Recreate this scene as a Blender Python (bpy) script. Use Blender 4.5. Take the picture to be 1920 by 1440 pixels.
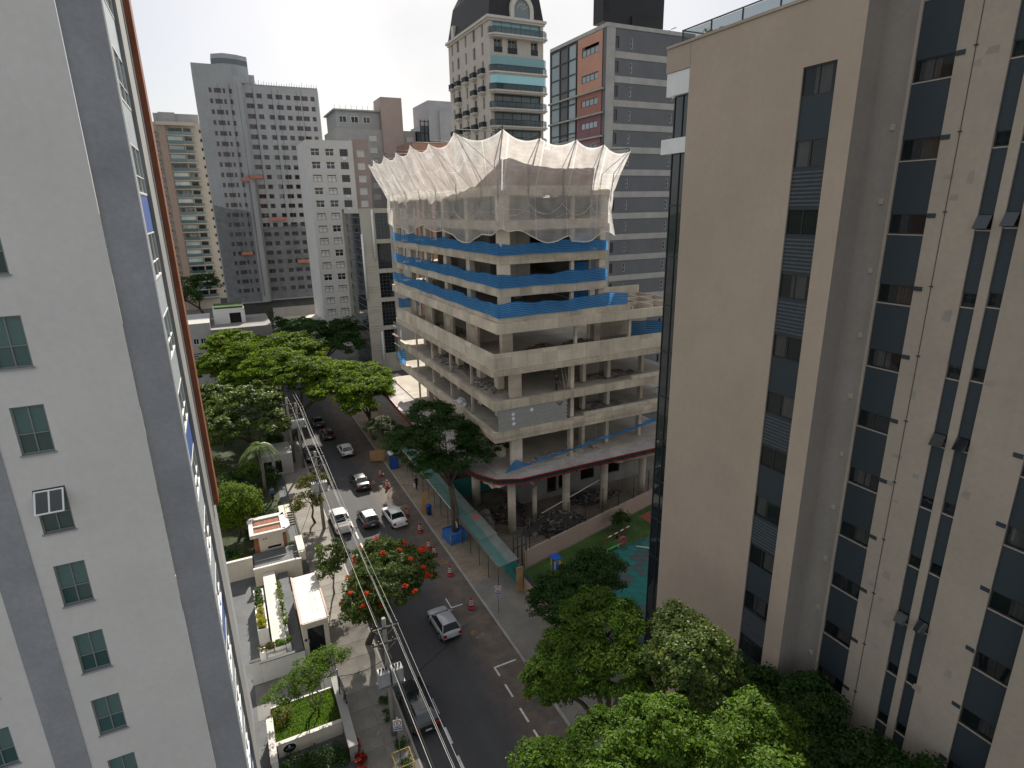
import bpy, bmesh, math, random
import numpy as np
from mathutils import Vector, Matrix
for o in list(bpy.data.objects): bpy.data.objects.remove(o, do_unlink=True)
SC = bpy.context.scene
COL = SC.collection
R_ = math.radians

# ------------------------------------------------------------------ camera
cd = bpy.data.cameras.new('camera')
cam = bpy.data.objects.new('camera', cd); COL.objects.link(cam)
cd.sensor_width = 36.0; cd.lens = 36.0 * 1100 / 1920
cd.clip_start = 0.3; cd.clip_end = 6000
cam.matrix_world = (Matrix.Translation((0, 0, 33.5)) @ Matrix.Rotation(R_(-26.0), 4, 'Z')
                    @ Matrix.Rotation(R_(90 - 16.7), 4, 'X') @ Matrix.Rotation(R_(-1.04), 4, 'Z'))
SC.camera = cam

# ------------------------------------------------------------------ sky and sun
SUN_AZ = 21.5      # degrees clockwise from +Y (the street runs along +Y)
SUN_EL = 37.5
w = bpy.data.worlds.new('World'); SC.world = w; w.use_nodes = True
nt = w.node_tree; bg = nt.nodes['Background']
sky = nt.nodes.new('ShaderNodeTexSky'); sky.sky_type = 'NISHITA'; sky.sun_disc = False
sky.sun_elevation = R_(SUN_EL); sky.sun_rotation = R_(SUN_AZ)
sky.altitude = 760; sky.air_density = 1.0; sky.dust_density = 4.0; sky.ozone_density = 1.0
# thin bright cloud veil over the whole dome
tc = nt.nodes.new('ShaderNodeTexCoord')
nz = nt.nodes.new('ShaderNodeTexNoise'); nz.inputs['Scale'].default_value = 2.2; nz.inputs['Detail'].default_value = 5
rmp = nt.nodes.new('ShaderNodeValToRGB')
rmp.color_ramp.elements[0].position = .25; rmp.color_ramp.elements[0].color = (.2, .2, .2, 1)
rmp.color_ramp.elements[1].position = .62; rmp.color_ramp.elements[1].color = (.8, .8, .8, 1)
mxw = nt.nodes.new('ShaderNodeMix'); mxw.data_type = 'RGBA'
mxw.inputs[7].default_value = (8.6, 8.7, 8.8, 1)
nt.links.new(tc.outputs['Generated'], nz.inputs['Vector'])
nt.links.new(nz.outputs['Fac'], rmp.inputs['Fac'])
nt.links.new(rmp.outputs['Color'], mxw.inputs[0])
nt.links.new(sky.outputs['Color'], mxw.inputs[6])
nt.links.new(mxw.outputs[2], bg.inputs['Color'])
bg.inputs['Strength'].default_value = 0.055
sl = bpy.data.lights.new('sun', 'SUN'); sl.energy = 5.0; sl.angle = R_(0.6); sl.color = (1.0, 0.93, 0.82)
sun = bpy.data.objects.new('sun', sl); COL.objects.link(sun)
sd = Vector((math.sin(R_(SUN_AZ)) * math.cos(R_(SUN_EL)), math.cos(R_(SUN_AZ)) * math.cos(R_(SUN_EL)), math.sin(R_(SUN_EL))))
sun.rotation_euler = sd.to_track_quat('Z', 'Y').to_euler(); sun.location = (0, 0, 150)
vs = SC.view_settings; vs.view_transform = 'Standard'; vs.look = 'None'; vs.exposure = 0.8; vs.gamma = 1.0; vs.use_curve_mapping = False

# ------------------------------------------------------------------ materials
MATS = {}
def _n(t, kind, **kw):
    n = t.nodes.new(kind)
    for k, v in kw.items():
        if k in n.inputs: n.inputs[k].default_value = v
        else: setattr(n, k, v)
    return n
def mat(name, col, rough=.8, var=.12, scale=.6, streak=0., streakcol=None, fine=.05, bump=.0, bscale=20., spec=.3, metal=0., coat=0., grid=None, speck=0.):
    """Procedural plaster / concrete / paint: blotches, vertical weather streaks, fine grain and relief."""
    if name in MATS: return MATS[name]
    m = bpy.data.materials.new(name); m.use_nodes = True; t = m.node_tree; b = t.nodes['Principled BSDF']
    b.inputs['Roughness'].default_value = rough; b.inputs['Specular IOR Level'].default_value = spec
    b.inputs['Metallic'].default_value = metal
    if coat: b.inputs['Coat Weight'].default_value = coat; b.inputs['Coat Roughness'].default_value = .04
    co = _n(t, 'ShaderNodeTexCoord'); L = t.links.new
    oi = _n(t, 'ShaderNodeObjectInfo')
    cur = None
    def rgb(c): 
        n = _n(t, 'ShaderNodeRGB'); n.outputs[0].default_value = (*c, 1); return n.outputs[0]
    cur = rgb(col)
    def mul(a, fac_socket, lo, hi):
        mr = _n(t, 'ShaderNodeMapRange'); mr.inputs['From Min'].default_value = .3; mr.inputs['From Max'].default_value = .7
        mr.inputs['To Min'].default_value = lo; mr.inputs['To Max'].default_value = hi
        L(fac_socket, mr.inputs['Value'])
        vm = _n(t, 'ShaderNodeVectorMath', operation='SCALE'); L(a, vm.inputs[0]); L(mr.outputs[0], vm.inputs['Scale']); return vm.outputs[0]
    if var:
        n1 = _n(t, 'ShaderNodeTexNoise', Scale=scale, Detail=6., Roughness=.62); L(co.outputs['Object'], n1.inputs['Vector'])
        cur = mul(cur, n1.outputs['Fac'], 1 - var, 1 + var)
    if fine:
        n2 = _n(t, 'ShaderNodeTexNoise', Scale=scale * 14, Detail=4.); L(co.outputs['Object'], n2.inputs['Vector'])
        cur = mul(cur, n2.outputs['Fac'], 1 - fine, 1 + fine)
    if streak:
        mp = _n(t, 'ShaderNodeMapping'); mp.inputs['Scale'].default_value = (1.6, 1.6, .09); L(co.outputs['Object'], mp.inputs['Vector'])
        n3 = _n(t, 'ShaderNodeTexNoise', Scale=1.3, Detail=7., Roughness=.7); L(mp.outputs[0], n3.inputs['Vector'])
        cr = _n(t, 'ShaderNodeValToRGB'); cr.color_ramp.elements[0].position = .5; cr.color_ramp.elements[1].position = .75
        cr.color_ramp.elements[0].color = (0, 0, 0, 1); cr.color_ramp.elements[1].color = (streak,) * 3 + (1,)
        L(n3.outputs['Fac'], cr.inputs['Fac'])
        mx = _n(t, 'ShaderNodeMix', data_type='RGBA'); L(cr.outputs[0], mx.inputs[0]); L(cur, mx.inputs[6])
        sc_ = streakcol or tuple(c * .45 for c in col); mx.inputs[7].default_value = (*sc_, 1); cur = mx.outputs[2]
    if speck:
        n4 = _n(t, 'ShaderNodeTexVoronoi', Scale=speck); L(co.outputs['Object'], n4.inputs['Vector'])
        mx = _n(t, 'ShaderNodeMix', data_type='RGBA', blend_type='MULTIPLY'); mx.inputs[0].default_value = .22
        L(cur, mx.inputs[6]); L(n4.outputs['Color'], mx.inputs[7]); cur = mx.outputs[2]
    if grid:   # shuttering panels: thin joints and a tone of their own for each panel
        sp = _n(t, 'ShaderNodeSeparateXYZ'); L(co.outputs['Object'], sp.inputs[0])
        sm = _n(t, 'ShaderNodeMath', operation='ADD'); L(sp.outputs['X'], sm.inputs[0]); L(sp.outputs['Y'], sm.inputs[1])
        ml = _n(t, 'ShaderNodeMath', operation='MULTIPLY'); ml.inputs[1].default_value = 1 / grid; L(sm.outputs[0], ml.inputs[0])
        fl_ = _n(t, 'ShaderNodeMath', operation='FLOOR'); L(ml.outputs[0], fl_.inputs[0]); fr_ = _n(t, 'ShaderNodeMath', operation='FRACT'); L(ml.outputs[0], fr_.inputs[0])
        zf = _n(t, 'ShaderNodeMath', operation='SNAP'); zf.inputs[1].default_value = 1.1; L(sp.outputs['Z'], zf.inputs[0])
        cv_ = _n(t, 'ShaderNodeCombineXYZ'); L(fl_.outputs[0], cv_.inputs[0]); L(zf.outputs[0], cv_.inputs[1]); wn_ = _n(t, 'ShaderNodeTexWhiteNoise'); L(cv_.outputs[0], wn_.inputs['Vector'])
        m1 = _n(t, 'ShaderNodeMapRange'); m1.inputs['To Min'].default_value = .84; m1.inputs['To Max'].default_value = 1.12; L(wn_.outputs['Value'], m1.inputs['Value'])
        lt = _n(t, 'ShaderNodeMath', operation='LESS_THAN'); lt.inputs[1].default_value = .035; L(fr_.outputs[0], lt.inputs[0])
        m2 = _n(t, 'ShaderNodeMath', operation='MULTIPLY_ADD'); m2.inputs[1].default_value = -.22; L(lt.outputs[0], m2.inputs[0]); L(m1.outputs[0], m2.inputs[2])
        vm = _n(t, 'ShaderNodeVectorMath', operation='SCALE'); L(cur, vm.inputs[0]); L(m2.outputs[0], vm.inputs['Scale']); cur = vm.outputs[0]
    # every object its own slight shade
    hv = _n(t, 'ShaderNodeMapRange'); hv.inputs['To Min'].default_value = .955; hv.inputs['To Max'].default_value = 1.045
    L(oi.outputs['Random'], hv.inputs['Value'])
    vm = _n(t, 'ShaderNodeVectorMath', operation='SCALE'); L(cur, vm.inputs[0]); L(hv.outputs[0], vm.inputs['Scale']); cur = vm.outputs[0]
    L(cur, b.inputs['Base Color'])
    if bump:
        n5 = _n(t, 'ShaderNodeTexNoise', Scale=bscale, Detail=6.); L(co.outputs['Object'], n5.inputs['Vector'])
        bp = _n(t, 'ShaderNodeBump', Strength=bump, Distance=.03); L(n5.outputs['Fac'], bp.inputs['Height']); L(bp.outputs[0], b.inputs['Normal'])
    MATS[name] = m; return m
def leafmat(name, c1, c2, trans=.45, rough=.5):
    if name in MATS: return MATS[name]
    m = bpy.data.materials.new(name); m.use_nodes = True; t = m.node_tree; L = t.links.new
    b = t.nodes['Principled BSDF']; out = t.nodes['Material Output']
    b.inputs['Roughness'].default_value = rough + .12; b.inputs['Specular IOR Level'].default_value = .16
    g = _n(t, 'ShaderNodeNewGeometry'); r = _n(t, 'ShaderNodeValToRGB')
    e = r.color_ramp.elements; e[0].color = (*c1, 1); e[1].color = (*c2, 1)
    k = e.new(.55); k.color = tuple((a * .6 + bb * .4) for a, bb in zip(c1, c2)) + (1,)
    L(g.outputs['Random Per Island'], r.inputs['Fac']); L(r.outputs[0], b.inputs['Base Color'])
    tr = _n(t, 'ShaderNodeBsdfTranslucent'); 
    vm = _n(t, 'ShaderNodeVectorMath', operation='MULTIPLY'); vm.inputs[1].default_value = (1.5, 1.5, .55)
    L(r.outputs[0], vm.inputs[0]); L(vm.outputs[0], tr.inputs['Color'])
    mx = _n(t, 'ShaderNodeMixShader'); mx.inputs[0].default_value = trans
    L(b.outputs[0], mx.inputs[1]); L(tr.outputs[0], mx.inputs[2]); L(mx.outputs[0], out.inputs['Surface'])
    MATS[name] = m; return m
def clothmat(name, col, trans, alpha, weave=None, stripes=None):
    """Netting: diffuse + translucent fabric with see-through mesh openings."""
    if name in MATS: return MATS[name]
    m = bpy.data.materials.new(name); m.use_nodes = True; t = m.node_tree; L = t.links.new
    for n in list(t.nodes):
        if n.type != 'OUTPUT_MATERIAL': t.nodes.remove(n)
    out = [n for n in t.nodes if n.type == 'OUTPUT_MATERIAL'][0]
    co = _n(t, 'ShaderNodeTexCoord')
    d = _n(t, 'ShaderNodeBsdfDiffuse'); tr = _n(t, 'ShaderNodeBsdfTranslucent'); tp = _n(t, 'ShaderNodeBsdfTransparent')
    c = _n(t, 'ShaderNodeRGB'); c.outputs[0].default_value = (*col, 1)
    n1 = _n(t, 'ShaderNodeTexNoise', Scale=1.1, Detail=5.); L(co.outputs['Object'], n1.inputs['Vector'])
    mr = _n(t, 'ShaderNodeMapRange'); mr.inputs['To Min'].default_value = .75; mr.inputs['To Max'].default_value = 1.2; L(n1.outputs['Fac'], mr.inputs['Value'])
    vm = _n(t, 'ShaderNodeVectorMath', operation='SCALE'); L(c.outputs[0], vm.inputs[0]); L(mr.outputs[0], vm.inputs['Scale'])
    cc = vm.outputs[0]
    a = _n(t, 'ShaderNodeMath', operation='ADD'); a.inputs[0].default_value = alpha
    n2 = _n(t, 'ShaderNodeTexNoise', Scale=.7, Detail=3.); L(co.outputs['Object'], n2.inputs['Vector'])
    ms = _n(t, 'ShaderNodeMath', operation='MULTIPLY_ADD'); ms.inputs[1].default_value = .5; ms.inputs[2].default_value = -.25; L(n2.outputs['Fac'], ms.inputs[0]); L(ms.outputs[0], a.inputs[1])
    fac = a.outputs[0]
    if stripes:
        uv = _n(t, 'ShaderNodeUVMap'); sx = _n(t, 'ShaderNodeSeparateXYZ'); L(uv.outputs[0], sx.inputs[0])
        m1 = _n(t, 'ShaderNodeMath', operation='MULTIPLY'); m1.inputs[1].default_value = stripes[0]; L(sx.outputs['Y'], m1.inputs[0])
        fr = _n(t, 'ShaderNodeMath', operation='FRACT'); L(m1.outputs[0], fr.inputs[0])
        lt = _n(t, 'ShaderNodeMath', operation='LESS_THAN'); lt.inputs[1].default_value = .3; L(fr.outputs[0], lt.inputs[0])
        mx0 = _n(t, 'ShaderNodeMix', data_type='RGBA'); L(lt.outputs[0], mx0.inputs[0]); L(cc, mx0.inputs[6]); mx0.inputs[7].default_value = (*stripes[1], 1); cc = mx0.outputs[2]
        ad = _n(t, 'ShaderNodeMath', operation='MULTIPLY_ADD'); ad.inputs[1].default_value = .35; L(lt.outputs[0], ad.inputs[0]); L(fac, ad.inputs[2]); fac = ad.outputs[0]
    if weave:   # seams of the net sheets and thicker threads
        uv = _n(t, 'ShaderNodeUVMap'); sx = _n(t, 'ShaderNodeSeparateXYZ'); L(uv.outputs[0], sx.inputs[0])
        tot = None
        for ax, fr_, wd, amt in weave:
            m1 = _n(t, 'ShaderNodeMath', operation='MULTIPLY'); m1.inputs[1].default_value = fr_; L(sx.outputs[ax], m1.inputs[0])
            fr = _n(t, 'ShaderNodeMath', operation='FRACT'); L(m1.outputs[0], fr.inputs[0])
            lt = _n(t, 'ShaderNodeMath', operation='LESS_THAN'); lt.inputs[1].default_value = wd; L(fr.outputs[0], lt.inputs[0])
            ad = _n(t, 'ShaderNodeMath', operation='MULTIPLY_ADD'); ad.inputs[1].default_value = amt; L(lt.outputs[0], ad.inputs[0]); L(fac, ad.inputs[2]); fac = ad.outputs[0]
    L(cc, d.inputs['Color']); L(cc, tr.inputs['Color'])
    m1 = _n(t, 'ShaderNodeMixShader'); m1.inputs[0].default_value = trans; L(d.outputs[0], m1.inputs[1]); L(tr.outputs[0], m1.inputs[2])
    cl = _n(t, 'ShaderNodeClamp'); L(fac, cl.inputs[0])
    m2 = _n(t, 'ShaderNodeMixShader'); L(cl.outputs[0], m2.inputs[0]); L(tp.outputs[0], m2.inputs[1]); L(m1.outputs[0], m2.inputs[2])
    L(m2.outputs[0], out.inputs['Surface'])
    MATS[name] = m; return m
def glassmat(name, tint, trans=.5, rough=.03):
    """Window glass: partly see-through, with a mirror coat."""
    if name in MATS: return MATS[name]
    m = bpy.data.materials.new(name); m.use_nodes = True; t = m.node_tree; L = t.links.new
    b = t.nodes['Principled BSDF']; out = t.nodes['Material Output']
    b.inputs['Base Color'].default_value = (*tint, 1); b.inputs['Roughness'].default_value = rough; b.inputs['Specular IOR Level'].default_value = .8
    oi = _n(t, 'ShaderNodeObjectInfo'); mr = _n(t, 'ShaderNodeMapRange'); mr.inputs['To Min'].default_value = .6; mr.inputs['To Max'].default_value = 1.4; L(oi.outputs['Random'], mr.inputs['Value'])
    vm = _n(t, 'ShaderNodeVectorMath', operation='SCALE'); vm.inputs[0].default_value = tint; L(mr.outputs[0], vm.inputs['Scale']); L(vm.outputs[0], b.inputs['Base Color'])
    if trans:
        tp = _n(t, 'ShaderNodeBsdfTransparent'); tp.inputs['Color'].default_value = tuple(min(1, .6 + c) for c in tint) + (1,)
        mx = _n(t, 'ShaderNodeMixShader'); mx.inputs[0].default_value = trans
        L(b.outputs[0], mx.inputs[1]); L(tp.outputs[0], mx.inputs[2]); L(mx.outputs[0], out.inputs['Surface'])
    MATS[name] = m; return m

# ------------------------------------------------------------------ mesh builder
WLOC = {}
class MB:
    def __init__(s): s.v = []; s.f = []; s.mi = []; s.cur = 0; s.sm = []; s.smooth = False; s.uv = None
    def poly(s, pts):
        n = len(s.v); s.v += [tuple(p) for p in pts]; s.f.append(tuple(range(n, n + len(pts)))); s.mi.append(s.cur); s.sm.append(s.smooth); return s
    def box(s, x0, x1, y0, y1, z0, z1):
        n = len(s.v); s.v += [(x0, y0, z0), (x1, y0, z0), (x1, y1, z0), (x0, y1, z0), (x0, y0, z1), (x1, y0, z1), (x1, y1, z1), (x0, y1, z1)]
        for q in ((0, 3, 2, 1), (4, 5, 6, 7), (0, 1, 5, 4), (1, 2, 6, 5), (2, 3, 7, 6), (3, 0, 4, 7)):
            s.f.append(tuple(n + i for i in q)); s.mi.append(s.cur); s.sm.append(False)
        return s
    def prism(s, pts, z0, z1):
        n = len(s.v); k = len(pts)
        a = sum(pts[i][0] * pts[(i + 1) % k][1] - pts[(i + 1) % k][0] * pts[i][1] for i in range(k))
        if a < 0: pts = pts[::-1]
        s.v += [(p[0], p[1], z0) for p in pts] + [(p[0], p[1], z1) for p in pts]
        fs = [tuple(n + i for i in range(k))[::-1], tuple(n + k + i for i in range(k))]
        fs += [(n + i, n + (i + 1) % k, n + k + (i + 1) % k, n + k + i) for i in range(k)]
        for q in fs: s.f.append(q); s.mi.append(s.cur); s.sm.append(False)
        return s
    def tube(s, pts, r, n=8, cap=True):
        pts = [Vector(p) for p in pts]; rs = r if isinstance(r, (list, tuple)) else [r] * len(pts)
        base = len(s.v); up = None
        for i, p in enumerate(pts):
            d = (pts[min(i + 1, len(pts) - 1)] - pts[max(i - 1, 0)]).normalized()
            if up is None: up = Vector((0, 0, 1)) if abs(d.z) < .9 else Vector((1, 0, 0))
            a = d.cross(up).normalized(); b = a.cross(d).normalized(); up = b
            for k in range(n):
                t = 2 * math.pi * k / n; s.v.append(tuple(p + (a * math.cos(t) + b * math.sin(t)) * rs[i]))
        for i in range(len(pts) - 1):
            for k in range(n):
                k2 = (k + 1) % n
                s.f.append((base + i * n + k, base + i * n + k2, base + (i + 1) * n + k2, base + (i + 1) * n + k)); s.mi.append(s.cur); s.sm.append(True)
        if cap:
            s.f.append(tuple(base + k for k in range(n))[::-1]); s.mi.append(s.cur); s.sm.append(False)
            e = base + (len(pts) - 1) * n; s.f.append(tuple(e + k for k in range(n))); s.mi.append(s.cur); s.sm.append(False)
        return s
    def lathe(s, prof, c=(0, 0, 0), n=16):
        base = len(s.v)
        for r, z in prof:
            for k in range(n):
                t = 2 * math.pi * k / n; s.v.append((c[0] + r * math.cos(t), c[1] + r * math.sin(t), c[2] + z))
        for i in range(len(prof) - 1):
            for k in range(n):
                k2 = (k + 1) % n; s.f.append((base + i * n + k, base + i * n + k2, base + (i + 1) * n + k2, base + (i + 1) * n + k)); s.mi.append(s.cur); s.sm.append(True)
        e = base + (len(prof) - 1) * n
        s.f.append(tuple(e + k for k in range(n))); s.mi.append(s.cur); s.sm.append(False)
        s.f.append(tuple(base + k for k in range(n))[::-1]); s.mi.append(s.cur); s.sm.append(False)
        return s
    def grid(s, P, uv=None, close=False):
        """P: rows of points"""
        base = len(s.v); nr = len(P); nc = len(P[0])
        for row in P: s.v += [tuple(p) for p in row]
        for i in range(nr - 1):
            for j in range(nc - 1 + (1 if close else 0)):
                j2 = (j + 1) % nc
                s.f.append((base + i * nc + j, base + i * nc + j2, base + (i + 1) * nc + j2, base + (i + 1) * nc + j)); s.mi.append(s.cur); s.sm.append(s.smooth)
        return s
    def mesh(s, name, mats, off=(0, 0, 0)):
        me = bpy.data.meshes.new(name)
        v = s.v if off == (0, 0, 0) else [(a - off[0], b - off[1], c - off[2]) for a, b, c in s.v]
        me.from_pydata(v, [], s.f)
        if not isinstance(mats, (list, tuple)): mats = [mats]
        for m in mats: me.materials.append(m)
        if len(mats) > 1: me.polygons.foreach_set('material_index', s.mi)
        if any(s.sm): me.polygons.foreach_set('use_smooth', s.sm)
        me.update(); return me
    def obj(s, name, mats, parent=None, local=False, bevel=0):
        off = (0, 0, 0) if (parent is None or local) else WLOC[parent.name]
        return link(name, s.mesh(name, mats, off), parent, bevel=bevel)
def link(name, me, parent=None, loc=(0, 0, 0), rz=0, bevel=0):
    """link a mesh; loc is local to parent"""
    o = bpy.data.objects.new(name, me); COL.objects.link(o)
    if parent is not None: o.parent = parent
    o.location = loc; o.rotation_euler[2] = rz
    pl = WLOC[parent.name] if parent is not None else (0, 0, 0)
    WLOC[o.name] = pl if parent is not None else (0, 0, 0)
    if bevel:
        b = o.modifiers.new('bevel', 'BEVEL'); b.width = bevel; b.segments = 2; b.limit_method = 'ANGLE'
    return o
def tag(o, label, cat, group=None, kind=None):
    if label: o['label'] = label
    if cat: o['category'] = cat
    if group: o['group'] = group
    if kind: o['kind'] = kind
    return o
def thing(name, label, cat, loc=(0, 0, 0), rz=0, group=None):
    o = bpy.data.objects.new(name, None); COL.objects.link(o); o.empty_display_size = .3
    o.location = loc; o.rotation_euler[2] = rz; WLOC[o.name] = tuple(loc)
    return tag(o, label, cat, group)
def struct(name, mb, mats, kind='structure'):
    o = mb.obj(name, mats); o['kind'] = kind; return o
def copy_tree(o, parent=None):
    c = o.copy(); COL.objects.link(c); c.parent = parent
    for ch in list(o.children): copy_tree(ch, c)
    return c
def facade(mb, axis, c, u0, u1, z0, z1, rects, depth, sign):
    """wall plane with real openings; axis 'x': plane x=c, u=y. sign = outward direction on that axis"""
    rects = [(max(r[0], u0), min(r[1], u1), max(r[2], z0), min(r[3], z1)) for r in rects if r[3] > z0 + .05 and r[2] < z1 - .05]
    us = sorted({round(u, 4) for u in [u0, u1] + [r[0] for r in rects] + [r[1] for r in rects] if u0 - 1e-6 <= u <= u1 + 1e-6})
    zs = sorted({round(z, 4) for z in [z0, z1] + [r[2] for r in rects] + [r[3] for r in rects] if z0 - 1e-6 <= z <= z1 + 1e-6})
    def P(u, z, d=0): return (c - sign * d, u, z) if axis == 'x' else (u, c - sign * d, z)
    fl = (sign < 0) == (axis == 'x')
    def Q(a, b, cc, d): mb.poly([a, b, cc, d][::-1] if fl else [a, b, cc, d])
    hole = set()
    for r in rects:
        i0 = us.index(round(r[0], 4)); i1 = us.index(round(r[1], 4)); k0 = zs.index(round(r[2], 4)); k1 = zs.index(round(r[3], 4))
        for i in range(i0, i1):
            for k in range(k0, k1): hole.add((i, k))
        a, b, lo, hi = r[:4]
        for (p, q) in (((a, lo), (b, lo)), ((b, lo), (b, hi)), ((b, hi), (a, hi)), ((a, hi), (a, lo))):
            Q(P(*p), P(*q), P(*q, depth), P(*p, depth))
    for i in range(len(us) - 1):
        k = 0
        while k < len(zs) - 1:
            if (i, k) in hole: k += 1; continue
            j = k
            while j < len(zs) - 1 and (i, j) not in hole: j += 1
            Q(P(us[i], zs[k]), P(us[i + 1], zs[k]), P(us[i + 1], zs[j]), P(us[i], zs[j])); k = j
    return mb
def rem(mb, axis, c, sign): pass
WC = {}
def winmesh(key, w, h, cols=(.5,), rows=(), fr=.05, th=.06, frame_mat=None, pane_mat=None, depth=0.):
    """frame mesh + pane mesh in local coordinates: x = width (centred), z from 0 to h, facing -y"""
    if key in WC: return WC[key]
    f = MB()
    f.box(-w / 2, -w / 2 + fr, -th, 0, 0, h).box(w / 2 - fr, w / 2, -th, 0, 0, h)
    f.box(-w / 2 + fr, w / 2 - fr, -th, 0, 0, fr).box(-w / 2 + fr, w / 2 - fr, -th, 0, h - fr, h)
    for c in cols: x = -w / 2 + c * w; f.box(x - fr * .4, x + fr * .4, -th * .9, 0, fr, h - fr)
    for r in rows: z = r * h; f.box(-w / 2 + fr, w / 2 - fr, -th * .8, 0, z - fr * .4, z + fr * .4)
    p = MB(); p.poly([(-w / 2 + fr * .6, -.012, fr * .6), (w / 2 - fr * .6, -.012, fr * .6), (w / 2 - fr * .6, -.012, h - fr * .6), (-w / 2 + fr * .6, -.012, h - fr * .6)])
    WC[key] = (f.mesh('window_frame', frame_mat), p.mesh('window_pane', pane_mat)); return WC[key]
ROT = {'-y': 0., '+x': math.pi / 2, '+y': math.pi, '-x': -math.pi / 2}
def putwin(parent, meshes, x, y, z, face, name='window', extra=None):
    pl = WLOC[parent.name]
    o = link(name, meshes[0], parent, (x - pl[0], y - pl[1], z - pl[2]), ROT[face])
    link('pane', meshes[1], o)
    if extra: link(extra[0], extra[1], o)
    return o
def text_mesh(txt, size, material, ext=.004):
    cu = bpy.data.curves.new('t', 'FONT'); cu.body = txt; cu.size = size; cu.extrude = ext; cu.align_x = 'CENTER'; cu.align_y = 'CENTER'
    o = bpy.data.objects.new('t', cu); COL.objects.link(o)
    dg = bpy.context.evaluated_depsgraph_get(); me = bpy.data.meshes.new_from_object(o.evaluated_get(dg))
    bpy.data.objects.remove(o); me.materials.clear(); me.materials.append(material); return me
rnd = random.Random(7)
# ================================================================== palette
M_conc = mat('raw_concrete', (.50, .43, .335), .9, .2, .5, .5, (.27, .235, .19), .10, .25, 9, grid=1.3)
M_concl = mat('smooth_concrete', (.55, .48, .385), .9, .16, .5, .4, (.33, .29, .24), .08, .2, 9, grid=1.7)
M_concd = mat('dusty_slab', (.40, .36, .31), .95, .22, .4, 0, None, .15, .3, 6)
M_white = mat('white_plaster', (.66, .655, .63), .85, .05, .3, .10, (.50, .50, .48), .03, .12, 40)
M_gband = mat('grey_band_plaster', (.30, .31, .335), .8, .14, .5, .25, (.22, .23, .25), .06, .1, 30)
M_beige = mat('beige_plaster', (.455, .37, .295), .88, .07, .22, .14, (.40, .325, .25), .03, .12, 40)
M_beige2 = mat('beige_plaster_pale', (.395, .34, .28), .88, .09, .3, .18, (.29, .26, .22), .04, .12, 40)
M_navy = mat('navy_spandrel', (.030, .043, .054), .6, .10, .5, .10, (.05, .07, .09), .05, 0, 20, .4)
M_alu = mat('dark_frame', (.035, .04, .042), .4, .05, 2, 0, None, 0)
M_whmet = mat('white_metal', (.75, .76, .76), .45, .05, 2, 0, None, .03)
M_steel = mat('grey_steel', (.22, .23, .24), .5, .1, 2, 0, None, .05, metal=.4)
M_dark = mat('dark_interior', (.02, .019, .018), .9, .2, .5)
M_glassd = glassmat('dark_glass', (.012, .018, .022), 0)
M_glasst = glassmat('teal_glass', (.035, .085, .085), 0, .06)
M_glassc = glassmat('clear_glass', (.02, .03, .034), .55)
M_glassb = glassmat('aqua_glass', (.30, .52, .55), .25, .1)
M_curt = mat('curtain', (.46, .43, .38), .95, .2, 3, .3, None, .1)
M_blind = mat('blind', (.55, .56, .55), .8, .05, 3)
M_asph = None

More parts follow.
